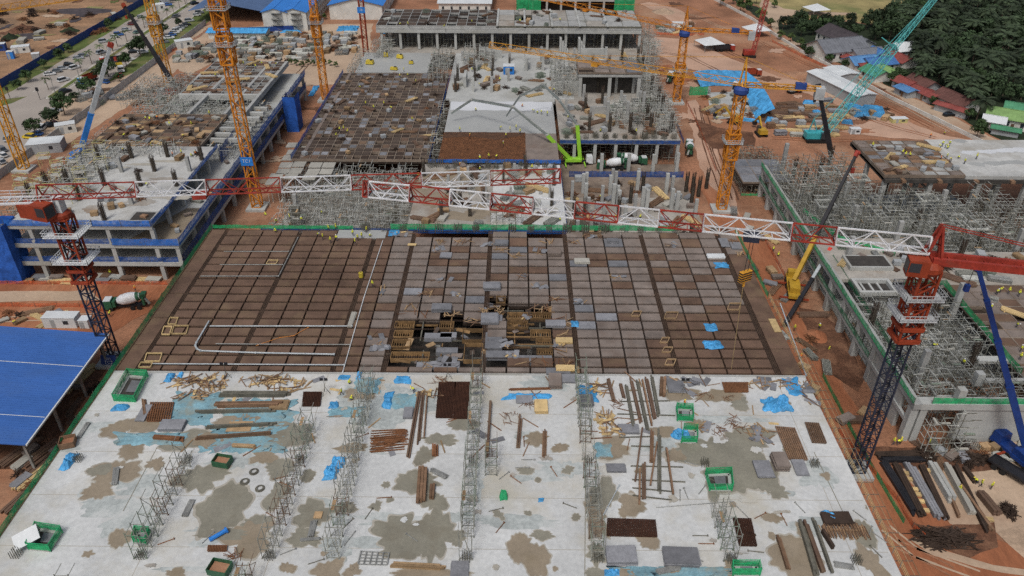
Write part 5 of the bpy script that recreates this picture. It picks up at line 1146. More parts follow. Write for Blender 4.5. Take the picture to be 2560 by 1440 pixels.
cabin(30, 146, 2.4, 2.4, 3, 'tarp_deep', 'blue portable toilet on the barren field', .3, 'portable_toilet', 'toilet'); cabin(2, 126, 5, 3, 3, 'hoard_blue', 'blue container at the left edge of the barren field', .3); cabin(55, 130, 7, 4, 2.6, 'wall_white', 'pale tent shed on the barren field', .4)
cabin(92, 146, 3, 2.5, 2.2, 'wall_grey', 'grey tank on the barren field', .4); cabin(2135, 333, 3.4, 2, 1.8, 'roof_white', 'white box beside the timber stacks near the teal crane'); cabin(2245, 305, 5.5, 2.4, 1.5, 'plat_yellow', 'yellow waste skip on the red earth near the village', .1, 'waste_skip', 'skip')
cabin(120, 375, 10, 6, 3.2, 'wall_grey', 'long dark roofed shelter beside the yellow crane mast', .25); cabin(415, 10, 3.5, 3, 6, 'wall_grey', 'tall grey cabin by the roadside palms', .6)
cabin(1272, 183, 4, 3.4, 3, 'tarp_deep', 'bright blue container on the far concrete floor', 0, z=8)
for i, (px, py, sx, sy, sz, lab) in enumerate(((925, 160, 4, 3, 2, 'yellow compactor on the grey deck of the central building'), (965, 142, 2.4, 2, 2.2, 'small yellow crate at the back of the grey deck'), (1000, 146, 3.4, 2, 2, 'yellow crate beside the rusty sheet piles'), (1028, 160, 2.4, 1.6, 1.6, 'yellow barrel shaped machine on the grey deck'), (985, 175, 3.8, 1.6, 1.5, 'long low yellow machine at the front of the grey deck'))):
    c = at(px, py, 8); t = thing('machine', lab, 'machine', (c.x, c.y, 8), U(-.3, .3)); t.scale = (.75,) * 3; MB().box(0, 0, .3, sx, sy, sz - .3, taper=.85).build('body', 'fork_yellow', t); MB().box(0, 0, 0, sx * .9, sy * .9, .32).build('skid', 'black_steel', t); MB().box(sx * .2, 0, sz, sx * .3, sy * .5, .4).build('exhaust', 'black_steel', t)
# ------------------------------------------------------------------ sheds, village, trees
random.seed(88)
def gable(t, L, W_, h, rise, roofm, wallm, over=.7, ribs=True, flat=False, wins=0):
    """walls, two roof slopes with ribs, windows; ridge along local x"""
    w = MB(); hw = W_ / 2; vs = [(-L / 2, -hw, 0), (L / 2, -hw, 0), (L / 2, hw, 0), (-L / 2, hw, 0), (-L / 2, -hw, h), (L / 2, -hw, h), (L / 2, hw, h), (-L / 2, hw, h), (-L / 2, 0, h + rise), (L / 2, 0, h + rise)]
    w._add(vs, [(0, 1, 5, 4), (2, 3, 7, 6), (1, 2, 6, 9, 5), (3, 0, 4, 8, 7)])
    if wallm: w.build('wall', wallm, t)
    for s in (-1, 1):
        r = MB(); e = hw + over; dz = rise * over / hw; a = [(-L / 2 - over, s * e, h - dz), (L / 2 + over, s * e, h - dz), (L / 2 + over, 0, h + rise + .02), (-L / 2 - over, 0, h + rise + .02)]
        up = [(x, y, z + .14) for x, y, z in a]; r._add(a + up, [(3, 2, 1, 0), (4, 5, 6, 7), (0, 1, 5, 4), (1, 2, 6, 5), (2, 3, 7, 6), (3, 0, 4, 7)]); o = r.build('roof_slope', roofm, t)
        if ribs:
            n = int(L / ribs) if ribs is not True else int(L / 1.0); m = MB()
            for k in range(n + 1): x = -L / 2 - over + .05 + (L + 2 * over - .1) * k / n; m.bar((x, s * e, h - dz + .16), (x, s * .05, h + rise + .18), .07, .06)
            tag(m.build('roof_rib', roofm, o), kind='stuff')
    MB().bar((-L / 2 - over, 0, h + rise + .2), (L / 2 + over, 0, h + rise + .2), .4, .12).build('ridge_cap', roofm, t)
    for k in range(wins):
        x = -L / 2 + L * (k + .5) / wins
        for y in (-hw - .03, hw + .03): MB().box(x, y, h * .35, min(1.1, L / wins * .5), .08, h * .4).build('window', 'glass', t)
    if wins:
        MB().box(L * .12, -hw - .04, 0, 1.0, .08, 2.1).build('door', 'wood_brown', t)
# blue shed at the left, near
t = thing('shed', 'big blue corrugated shed roof at the left edge beside the main floor', 'shed', (-101.4, 106, 0), R(90))
gable(t, 29, 41, 7.0, 1.6, 'blue_roof', None, .8, .55); MB().box(0, 0, .05, 28, 40, .06).build('floor', 'earth_dark', t)  # dark floor colour deepens the shade under the open roof
for k in range(4): MB().box(-14 + k * 9.3, -20, 0, .4, .4, 6.9).build('post', 'steel', t)
for a in (-8.7, 5): MB().bar((a, -21.2, 7.12), (a, 0, 8.83), .12, .05).build('roof_seam', 'roof_white', t)
MB().bar((-15.2, -21.4, 6.9), (15.2, -21.4, 6.9), .3, .3).build('gutter', 'roof_white', t)
# far workshops
def shed(label, px, py, L, W_, h, rise, roof, wall, rz, wins=0, ribs=True, name='workshop', cat='workshop', group=None):
    c = at(px, py, 0); t = thing(name, label, cat, (c.x, c.y, 0), rz, group); gable(t, L, W_, h, rise, roof, wall, .8, ribs, wins=wins); return t
shed('long grey-blue workshop roof behind the orange crane mast', 622, 15, 70, 34, 6, 3.2, 'grey_blue_roof', None, R(90), ribs=3)
for px, lab in ((690, 'first bright blue roofed dormitory block, beside the grey-blue workshop'), (738, 'second bright blue roofed dormitory block, left of the orange crane mast')):
    c = at(px + 2, 77, 0); t = thing('dormitory_block', lab, 'dormitory', (c.x, c.y + 26, 0), R(90), 'dormitory blocks'); gable(t, 52, 11.5, 8.6, 1.6, 'bright_blue_roof', 'wall_white', .6, 2.5)
    for z in (1.0, 3.7, 6.4):
        for k in range(13): MB().box(-24 + k * 4, 5.79, z, 1.2, .08, 1.4).build('window', 'glass', t); MB().box(-24 + k * 4, -5.79, z, 1.2, .08, 1.4).build('window', 'glass', t)
        MB().box(-26.9, -1, z + 1.8, 1.5, 5, .15).build('stair_landing', 'steel', t); MB().bar((-26.6, -3.4, z - 1.2), (-26.6, 1.4, z + 1.8), .8, .15).build('stair_flight', 'steel', t)
shed('bright blue hipped workshop roof left of the far concrete frame', 910, 22, 44, 26, 7, 3, 'bright_blue_roof', 'wall_white', R(90), 5, 3)
shed('low white building with blue shades cut by the top of the picture', 1170, 4, 26, 60, 6, 2, 'roof_white', 'wall_white', R(0), 6, 3)
shed('blue roofed shed beside the storage yard hoarding', 600, 92, 26, 8, 3, .8, 'tarp', 'wall_white', R(0), 0, 2)
c = at(2096, 232, 0); t = thing('open_shed', 'long open shed with a white roof beside the red earth slope', 'shed', (c.x, c.y, 0), R(-72)); gable(t, 30, 8, 4, .5, 'roof_white', 'wall_grey', .4, 2)
c = at(2098, 202, 0); t = thing('open_shed', 'small white roofed shed behind the long open shed', 'shed', (c.x, c.y, 0), R(-72)); gable(t, 10, 9, 4, .5, 'roof_white', 'wall_grey', .4, 2)
for px, py, lab in ((2038, 36, 'white peaked canopy tent on the dry clearing'), (1888, 88, 'white canopy tent beside the red lorry'), (1772, 122, 'grey canopy heap on the red earth')):
    c = at(px, py, 0); t = thing('canopy_tent', lab, 'tent', (c.x, c.y, 0), .3); MB()._add([(-5, -5, 3), (5, -5, 3), (5, 5, 3), (-5, 5, 3), (0, 0, 5.4)], [(0, 1, 4), (1, 2, 4), (2, 3, 4), (3, 0, 4)]).build('canopy', 'roof_white', t)
    for a in (-4.8, 4.8):
        for b in (-4.8, 4.8): MB().box(a, b, 0, .15, .15, 3).build('post', 'steel', t)
DV = R(-73)
for (px, py, L, W_, h, r, roof, wall, wins, rz, lab) in (
    (2098, 112, 22, 13, 4.5, 3, 'roof_dark', 'wall_white', 5, DV, 'large village house with a dark brown roof at the wood edge'),
    (2088, 142, 24, 15, 5, 3.4, 'roof_slate', 'wall_white', 7, DV + R(90), 'white hall with grey tiled roof and a row of arched windows'),
    (2138, 122, 13, 10, 4, 2, 'roof_slate', 'wall_grey', 3, DV, 'grey roofed house behind the white hall'),
    (2160, 150, 15, 10, 3.4, 2, 'roof_slate', 'wall_white', 3, DV + R(90), 'house with a pale slate roof beside the white hall'),
    (2190, 150, 8, 8, 3.2, 2, 'village_blue', 'wall_white', 2, DV, 'small house with a vivid blue roof'),
    (2148, 170, 13, 9, 3.4, 2, 'roof_blue', 'wall_white', 3, DV + R(90), 'white house with a pale blue roof facing the wall'),
    (2190, 172, 14, 9, 3.4, 1.8, 'village_blue', 'wall_white', 3, DV + R(90), 'longer house with a deep blue roof'),
    (2160, 178, 7, 5, 2.8, .8, 'roof_red', 'wall_white', 1, DV + R(90), 'little red lean-to in front of the pale blue roof'),
    (2120, 158, 7, 5, 2.8, .8, 'roof_red', 'wall_white', 1, DV, 'red roofed porch beside the white hall'),
    (2248, 140, 10, 9, 4, 2.2, 'roof_white', 'wall_grey', 2, DV + R(90), 'grey house with a whitish gable roof below the teal boom'),
    (2262, 132, 10, 7, 3, 1.4, 'roof_green', 'wall_grey', 2, DV, 'house with a dull green roof at the wood edge'),
    (2250, 162, 12, 9, 3, 1.6, 'roof_red', 'wall_white', 2, DV, 'house with a bright red and orange roof under the trees'),
    (2185, 196, 11, 8, 3, 1.6, 'roof_green', 'wall_white', 2, DV, 'bright green roofed house nearest the white wall'),
    (2214, 192, 9, 7, 3, 1.4, 'roof_lime', 'wall_white', 2, DV, 'light green roofed house beside the bright green one'),
    (2262, 222, 9, 7, 3, 1.2, 'roof_red', 'wall_grey', 2, DV, 'pinkish red roofed shack at the near end of the village row'),
    (2300, 228, 12, 9, 3.6, 2, 'roof_rust', 'wall_grey', 2, DV, 'house with a rust brown roof in the lower village row'),
    (2312, 245, 14, 7, 2.8, .8, 'roof_red', 'wall_grey', 2, DV, 'long red metal roof below the rust brown house'),
    (2264, 238, 8, 6, 2.8, .6, 'roof_blue', 'wall_grey', 1, DV, 'pale blue lean-to roof below the pinkish shack'),
    (2385, 268, 16, 9, 3.4, 2, 'roof_rust', 'wall_white', 3, DV, 'brown tiled house with parked cars in front'),
    (2378, 284, 13, 4, 2.8, .5, 'roof_red', 'wall_grey', 0, DV + R(20), 'red carport roof in front of the brown tiled house'),
    (2515, 312, 15, 10, 4, 1.8, 'roof_lime', 'wall_white', 3, R(-30), 'house with a lime green roof at the right edge'),
    (2540, 296, 10, 8, 4, 1.8, 'roof_green', 'wall_white', 2, R(-30), 'dark green roof behind the lime green one'),
    (2478, 320, 7, 7, 3.6, 1, 'roof_white', 'wall_white', 2, R(-30), 'small white flat roofed annex beside the lime green roof'),
    (2510, 336, 9, 4, 2.4, .4, 'roof_green', 'wall_grey', 0, R(-30), 'grey-green porch roof at the right edge'),
    (2030, 130, 7, 3, 2.4, .4, 'roof_dark', 'wall_grey', 0, DV, 'dark shed in front of the white hall'), (2040, 142, 6, 3, 2.4, .4, 'roof_slate', 'wall_grey', 0, DV, 'grey shed in front of the white hall')):
    c = at(px, py, 0); t = thing('village_house', lab, 'house', (c.x, c.y, 0), rz, 'village houses'); gable(t, L * .88, W_ * .9, h * .9, r, roof, wall, .7, 1.2, wins=wins)
# ---------------- trees
def crown_mesh(seed, r, hz, n, size, mat, clumps=16):
    rnd = random.Random(seed); mb = MB(); C = []
    for _ in range(clumps):
        a, u = rnd.uniform(0, 6.28), rnd.uniform(-.7, 1); q = math.sqrt(max(0, 1 - u * u)) * rnd.uniform(.35, .95); C.append((Vector((r * q * math.cos(a), r * q * math.sin(a), hz * u * .8)), rnd.uniform(.28, .5) * r))
    for i in range(n):
        c, s = C[i % clumps]; v = Vector((rnd.gauss(0, 1), rnd.gauss(0, 1), rnd.gauss(0, .8) + .25)).normalized(); p = c + v * s * rnd.uniform(.55, 1.1)
        a = v.cross(Vector((rnd.uniform(-1, 1), rnd.uniform(-1, 1), rnd.uniform(-1, 1)))).normalized(); b = v.cross(a).normalized(); b = (b + v * rnd.uniform(-.6, .6)).normalized(); k = size * rnd.uniform(.6, 1.3)
        mb._add([p - a * k * .5, p + b * k * .6, p + a * k * .5, p - b * k * .6], [(0, 1, 2, 3)])
    return mb.mesh('crown', mat)
def trunk_mesh(h, r):
    mb = MB(); mb.tube((0, 0, 0), (.1, .05, h * .6), r, r * .7, 7); mb.tube((.1, .05, h * .6), (.2, .1, h), r * .7, r * .4, 7)
    for k in range(4): a = k * 1.6; mb.tube((.1, .05, h * (.55 + .08 * k)), (.1 + 1.4 * math.cos(a), .05 + 1.4 * math.sin(a), h * (.85 + .06 * k)), r * .4, r * .15, 5)
    return mb.mesh('trunk', 'bark')
def palm_crown(seed, R0, nf, mat, droop=1.0):
    rnd = random.Random(seed); mb = MB()
    for k in range(nf):
        a = 2 * math.pi * k / nf * 2.618 * 1.0 + rnd.uniform(-.15, .15); el = rnd.uniform(.05, 1.1); L = R0 * rnd.uniform(.8, 1.1); d = Vector((math.cos(a), math.sin(a), 0)); s = Vector((-d.y, d.x, 0)); pts = []
        for i in range(8):
            t = i / 7; pts.append(d * (L * t * math.cos(el * (1 - t * .4))) + Vector((0, 0, L * (math.sin(el) * t - droop * .62 * t * t))))
        for i in range(7):
            w0, w1 = (.85 * math.sin(math.pi * min(1, .12 + i / 7 * .9)), .85 * math.sin(math.pi * min(1, .12 + (i + 1) / 7 * .9))) ; w0 *= R0 / 4.5; w1 *= R0 / 4.5
            for sg in (-1, 1):
                for f in (0, .55):
                    p, q = pts[i].lerp(pts[i + 1], f), pts[i].lerp(pts[i + 1], min(1, f + .36)); e = pts[i + 1].lerp(pts[min(7, i + 2)], f)
                    mb._add([p, q, e + s * sg * w1 + Vector((0, 0, -.28 * w1)), e - (q - p) * .7 + s * sg * w0 + Vector((0, 0, -.32 * w0))], [(0, 1, 2, 3)])
    return mb.mesh('crown', mat)
CRN = [crown_mesh(i, 3.4, 2.8, 1100, .62, 'leaf', 18) for i in range(3)]; CRL = [crown_mesh(10 + i, 3.0, 2.6, 900, .6, 'leaf_light', 14) for i in range(2)]
CRF = [crown_mesh(20 + i, 4.4, 3.2, 1300, .78, 'leaf_forest', 13 + 4 * i) for i in range(4)] + [crown_mesh(27, 3.8, 3.8, 1200, .8, 'leaf', 12)]; PLM = [palm_crown(30 + i, 5.0, 26, 'palm_leaf') for i in range(4)]; PLS = [palm_crown(40 + i, 2.4, 14, 'leaf_light') for i in range(2)]
TR = [trunk_mesh(h, .22) for h in (4.2, 6.0)]; PT = MB().tube((0, 0, 0), (.3, .1, 4), .26, .2, 7).tube((.3, .1, 4), (.2, .2, 8), .2, .17, 7).mesh('trunk', 'bark'); PT2 = MB().tube((0, 0, 0), (.1, 0, 4.6), .14, .1, 6).mesh('trunk', 'bark')
def tree(loc, kind, s=1.0, name='tree'):
    crown, tr, h = {'leaf': (CRN, TR[0], 4.6), 'light': (CRL, TR[0], 4.4), 'forest': (CRF, TR[1], 6.6), 'palm': (PLM, PT, 8.0), 'small_palm': (PLS, PT2, 4.6)}[kind]
    t = thing(name, 'x', 'palm tree' if 'palm' in kind else 'tree', loc, U(0, 6.28)); put('trunk', tr, t, (0, 0, 0), scale=(s, s, s)); put('crown', random.choice(crown), t, (.2 * s, .1 * s, h * s), scale=(s * U(.9, 1.1), s * U(.9, 1.1), s * U(.85, 1.1))); return t
def grove(pts, kind, phrase, group, s=1.0, name='tree'):
    l = []
    for p in pts: l.append(tree(at(p[0], p[1], 0), kind, (p[2] if len(p) > 2 else 1) * s * U(.9, 1.1), name))
    rank(l, phrase, group)
grove([(163, 288, 1.0), (135, 315, .75), (92, 340, .8), (352, 142, 1.1), (272, 192, .95), (262, 205, .8), (222, 240, .9), (317, 168, .8), (410, 90, .8), (190, 255, .5), (448, 68, .6), (300, 205, .5)], 'leaf', '# leafy roadside tree near the palisade fence', 'roadside trees')
grove([(70, 206, .9), (112, 172, .7), (152, 148, .7), (172, 132, .7), (275, 72, .8), (45, 225, .8), (330, 55, .7)], 'leaf', '# bushy tree along the blue hoarding', 'hoarding trees', .75)
grove([(205, 180), (230, 160), (255, 140), (295, 118), (318, 105), (362, 70), (420, 48), (436, 38), (450, 22), (464, 12), (478, 2), (395, 58), (282, 128), (122, 225)], 'small_palm', '# young palm on the grassy median', 'median palms', 1.0, 'palm_tree')
grove([(812, 48, .6), (690, 45, .5), (845, 42, .5), (640, 118, .4)], 'light', '# small shrub in the yard near the dormitories', 'yard shrubs', .7, 'shrub')
grove([(728 + k * 14, 162 + (k % 3) * 3, .42) for k in range(9)], 'light', '# rounded bush in the hedge of the storage yard', 'storage yard bushes', .9, 'bush')
grove([(1800, 15), (1830, 10, .9), (1850, 30), (1870, 22, .8), (1900, 55), (1890, 10, .8), (1925, 70, .7), (1950, 100, .6), (1975, 105, .6), (1935, 20, .6), (2010, 60, .8), (2000, 118, .6)], 'light', '# green bush along the white wall above the haul road', 'wall bushes', .95, 'bush')
# the wood on the right: broadleaf fringe and oil palms
random.seed(9); fr, pa = [], []
def inside(px, py):
    wall = 100 + (px - 1955) * .50
    if py > wall - 22: return False
    if 2015 < px < 2290 and 88 + (px - 2015) * .10 < py: return False
    if px > 2225 and py > 195 + (px - 2225) * .42 and px < 2440: return False
    if px > 2440 and py > 262: return False
    return py > (62 if px < 2200 else 45 - (px - 2200) * .6)
tries = 0; spots = []
while len(spots) < 255 and tries < 20000:
    tries += 1; px, py = U(1955, 2680), U(-25, 300)
    if not inside(px, py): continue
    c = at(px, py, 0)
    if all((c.xy - q.xy).length > 5.6 for q in spots): spots.append(c)
for c in spots:
    px, py = pix(c)
    if px > 2230 and random.random() < .62: pa.append(tree(c, 'palm', U(.85, 1.25), 'palm_tree'))
    else: fr.append(tree(c, 'forest', U(.75, 1.1) if px > 2200 else U(.55, .8), 'tree'))
rank(fr, '# dark broadleaf tree across the wood behind the village', 'broadleaf trees of the wood'); rank(pa, '# oil palm across the dense wood on the right', 'oil palms')
lm_ = []
for px, py in ((2300, 190), (2290, 175), (2420, 280), (2440, 300), (2310, 150)): lm_.append(tree(at(px, py, 0), 'palm', .9, 'palm_tree'))
rank(lm_, '# palm standing among the village houses', 'village palms')
bu = []
for px, py in ((2070, 160), (2090, 150), (2110, 172), (2290, 205), (2250, 205), (2235, 200), (2330, 262), (2420, 300), (2450, 325), (2440, 345), (2225, 212), (2350, 255), (2010, 130), (2020, 145)): bu.append(tree(at(px, py, 0), 'leaf', U(.45, .7), 'bush'))
rank(bu, '# garden bush between the village houses and the wall', 'village bushes')
# streetlights
sl = []
for px, py in ((205, 215), (340, 115), (140, 238), (470, 20), (280, 165)):
    c = at(px, py, 0); t = thing('street_lamp', 'x', 'street lamp', (c.x, c.y, 0)); MB().tube((0, 0, 0), (0, 0, 9), .14, .08, 6).build('post', 'steel', t); MB().bar((0, 0, 8.8), (-2, 0, 9.3), .12).build('arm', 'steel', t); MB().box(-2.2, 0, 9.2, .8, .3, .15).build('lamp_head', 'steel', t); sl.append(t)
rank(sl, '# tall street lamp on the dual carriageway', 'street lamps')
for px, py, lab in ((101, 250, 'black traffic light at the road junction'), (202, 243, 'black traffic light by the site verge'), (26, 248, 'traffic light on the grass island')):
    c = at(px, py, 0); t = thing('traffic_light', lab, 'traffic light', (c.x, c.y, 0)); MB().tube((0, 0, 0), (0, 0, 4), .1, n=6).build('post', 'black_steel', t); MB().box(0, 0, 3.4, .9, .4, 1.3).build('signal_head', 'black_steel', t)
# ------------------------------------------------------------------ scaffold rows and clutter on the slab
random.seed(99)
def tower_bay(L, W_, H_, m='scaf'):
    mb = MB(); r = .085
    for x in (-W_ / 2, W_ / 2):
        mb.bar((x, 0, 0), (x, 0, H_ + U(0, .4)), r); mb.box(x, 0, 0, .25, .25, .06)
        for z in (1.9, H_ - .2): mb.bar((x, 0, z), (x, L, z), r * .8)
        mb.bar((x, 0, .2), (x, L, 1.9), r * .7) if random.random() < .6 else mb.bar((x, L, 1.9), (x, 0, H_ - .2), r * .7)
    for z in (.3, 1.9, H_ - .2): mb.bar((-W_ / 2, 0, z), (W_ / 2, 0, z), r * .8)
    mb.bar((-W_ / 2, 0, .3), (W_ / 2, 0, 1.9), r * .7)
    for k in range(2): mb.bar((-.3 + k * .4, .5, 0), (-.3 + k * .4, .5, 1.0), .06)
    if random.random() < .25: mb.mat(1).b6(-W_ / 2, -W_ / 2 + .5, 0, L, 3.52, 3.57).mat(0)
    for k in range(random.randint(0, 1)): mb.bar((U(-1.2, 1.2), U(-.3, L), 0), (U(-.8, .8), U(0, L), U(2.5, 4.8)), r)
    return mb.mesh('scaffold_bay', [m, 'wood'])
TB = [tower_bay(1.9, 1.75, h, m) for h, m in ((5.0, 'scaf'), (5.6, 'scaf'), (4.2, 'scaf'), (3.9, 'scaf_rust'), (5.2, 'scaf_green'), (5.4, 'scaf'), (4.8, 'scaf_green'))]
def row(label, x, y0, y1, miss=0.0, drift=0.0):
    t = thing('scaffold_tower_row', label, 'scaffold', (x, y0, ZS), group='scaffold tower rows'); n = int((y1 - y0) / 1.9)
    for k in range(n):
        if random.random() < miss: continue
        put('scaffold_bay', random.choice(TB), t, (drift * k / n + U(-.1, .1), k * 1.9, 0), U(-.03, .03), (1, 1, U(.92, 1.05)))
row('leftmost long row of scaffold towers on the pale concrete floor', -51.6, 68.2, 88)
row('row of scaffold towers left of the two rusty mats, second from the left', -33.8, 68.4, 96, .05); row('row of scaffold towers rising to the blue sheeted frame, third from the left', -25, 68.4, 107, .03, -.8)
row('central row of scaffold towers beside the two dark reinforcement mats', -6.5, 68.4, 109.5, .02); row('row of scaffold towers right of the floor centre, running back to the deck', 11.8, 68.4, 109.5, .03); row('short row of scaffold towers near the bottom right green box', 30.2, 68.5, 79.5, .1)
row('scaffold towers at the bottom edge left of the floor centre', -35.5, 62.5, 66.4); row('scaffold towers cut by the bottom edge at the left', -58, 62, 65.8); row('short stub of scaffold beside the central tower row', -3.4, 84, 91.5)
def sheet_mesh(px0, py0, px1, py1, z, h, seed, mat, nx=26, ny=20, ragged=.35):
    """crumpled cloth lying on the floor"""
    a, b = at(px0, py1, z), at(px1, py0, z); c = (a + b) / 2; sx, sy = (b.x - a.x), (b.y - a.y); vs = []; o = Vector((seed * 3.1, seed * 1.7, 0))
    for j in range(ny + 1):
        for i in range(nx + 1):
            u, v = i / nx - .5, j / ny - .5; p = Vector((u * sx, v * sy, 0)); e = 1 - max(abs(u), abs(v)) * 2
            k = 1 + ragged * mnoise.noise(p * .9 + o); q = Vector((p.x * k, p.y * k, 0)); zz = h * (.2 + 1.1 * abs(mnoise.noise(p * 1.1 + o)) + .5 * abs(mnoise.noise(p * 2.7 + o))) * min(1, e * 3 + .08)
            vs.append((q.x, q.y, .015 + zz))
    n = nx + 1; return MB()._add(vs, [(j * n + i, j * n + i + 1, j * n + n + i + 1, j * n + n + i) for j in range(ny) for i in range(nx)]).mesh('tarpaulin', mat), (c.x, c.y, z)
def tarp(px0, py0, px1, py1, h, label, mat='tarp', z=ZS, name='tarpaulin'):
    me, loc = sheet_mesh(px0, py0, px1, py1, z, h, random.randrange(99), mat); me.polygons.foreach_set('use_smooth', [True] * len(me.polygons)); o = put(name, me, None, loc); tag(o, label, 'tarpaulin', 'tarpaulins'); return o
for q in ((145, 1135, 200, 1176, 1.0, 'blue tarpaulin over a heap beside the left green net'), (806, 1165, 850, 1200, 1.0, 'lower of two blue tarpaulin heaps beside the scaffold towers'), (825, 1143, 866, 1172, 1.0, 'upper of two blue tarpaulin heaps beside the scaffold towers'), (277, 1010, 326, 1028, .4, 'crumpled blue sheet below the long green netted shaft'),
        (408, 934, 440, 956, .8, 'blue tarpaulin at the left end of the scrap timber'), (440, 931, 462, 946, .6, 'small blue tarpaulin beside the scrap timber'), (845, 938, 878, 950, .4, 'flat blue tarpaulin near the lamp tripod'), (820, 1005, 850, 1022, .6, 'vivid blue bag left of the tall frame'), (890, 932, 906, 948, .6, 'blue bag against the sheeted scaffold frame'),
        (953, 982, 985, 1024, .7, 'blue tarpaulin at the left of the turquoise sheet'), (985, 940, 1030, 960, .4, 'light blue tarpaulin below the open formwork'), (1912, 998, 1972, 1030, 1.3, 'large blue tarpaulin over a stack near the right floor edge'), (1683, 1076, 1722, 1100, .8, 'blue tarpaulin spilling from the lower green crate'),
        (2065, 1280, 2112, 1306, .6, 'blue tarpaulin under dark boards near the right edge'), (1975, 945, 1992, 990, .3, 'narrow blue sheet near the right floor edge'), (1765, 810, 1790, 828, .5, 'blue cloth lying on the deck, upper of the two'), (1762, 852, 1800, 872, .5, 'blue cloth lying on the deck, lower of the two'),
        (1790, 656, 1817, 670, .4, 'blue bundle on the long timbers at the back of the deck'), (1428, 803, 1446, 818, .7, 'blue bundle beside a beam channel on the deck'), (1448, 965, 1490, 1005, .5, 'blue sheet caught in the right scaffold row'), (1266, 984, 1376, 999, .25, 'long thin blue sheet under rusty bars'),
        (1510, 1425, 1548, 1440, .8, 'blue heap at the bottom edge right of the floor centre'), (1345, 1245, 1360, 1256, .2, 'tiny blue scrap on the bare floor right of the green heap'), (970, 575, 1000, 590, .4, 'blue bag at the back of the deck by the new pour')): tarp(*q)
tarp(1250, 1228, 1268, 1252, .9, 'small heap of green net on the bare floor', 'green_solid')
for q in ((400, 985, 560, 1060, .12, 'wide turquoise net sheet below the scrap timber, left half'), (540, 1000, 745, 1075, .12, 'wide turquoise net sheet under the long dark beams, right half'), (490, 1060, 735, 1130, .12, 'lower turquoise net sheet below the long dark beams'), (280, 1082, 470, 1112, .2, 'ragged turquoise sheet reaching left to the concrete'),
        (960, 985, 1048, 1022, .1, 'turquoise sheet between the scaffold rows'), (815, 1018, 905, 1042, .1, 'turquoise sheet beside the third scaffold row'), (1490, 1108, 1528, 1146, .15, 'turquoise sheet right of the central scaffold row'), (1530, 1418, 1845, 1445, .1, 'long turquoise sheet along the bottom edge'), (880, 945, 955, 985, .2, 'turquoise sheet wrapped round the scaffold foot')): tarp(*q, 'sheet_blue', name='net_sheet')
# bundles of beams and bars
def bundle(x0, y0, x1, y1, n, w, mat, label, z=ZS, name='beam_bundle', h=None, cat='beams', skew=.0, gap=1.15):
    p, q = at(x0, y0, z), at(x1, y1, z); L = (q - p).length; t = thing(name, label, cat, ((p.x + q.x) / 2, (p.y + q.y) / 2, z), yaw_to(p, q)); h = h or w
    k = max(1, (n + 1) // 2)
    for i in range(n):
        lay, c = divmod(i, k); l = L * U(.88, 1)
        put('beam' if w > .12 else 'bar', MB().box(0, 0, 0, l, w, h).mesh('beam', mat), t, (U(-.04, .04) * L, (c - (k - 1) / 2) * w * gap, lay * h * 1.05 + .03), U(-skew, skew))
    return t
B9 = '''1520 952 1535 1008 4|1551 962 1560 998 3|1565 965 1586 1080 3|1577 950 1602 1057 3|1592 950 1620 1082 3|1605 952 1630 1070 2|1615 948 1637 1052 4|1629 943 1647 1042 3|1605 1075 1587 1210 2|1630 1078 1628 1160 3|1648 1078 1648 1240 3|1665 1120 1682 1237 2|1642 1110 1625 1218 2|1609 1160 1609 1251 4|1599 1175 1598 1262 2'''
for i, e in enumerate(B9.split('|')):
    *v, n = map(int, e.split()); bundle(*v, n, .28, random.choice(['wood_brown', 'panel_brown', 'scaf_dark', 'panel_brown']), f'{ordinal(i)} bundle of long brown beams in the fan of beams left of the green crates')
for i, v in enumerate(((1575, 1116, 1662, 1119), (1577, 1166, 1712, 1169), (1577, 1200, 1712, 1206), (1574, 1220, 1680, 1230), (1577, 1239, 1685, 1252), (1545, 1095, 1640, 1092), (1545, 1005, 1680, 1003), (1545, 1036, 1690, 1040))): bundle(*v, 1, .16, 'scaf_dark', f'{ordinal(i)} crosswise bearer bar under the fan of brown beams', name='bearer', cat='bar')
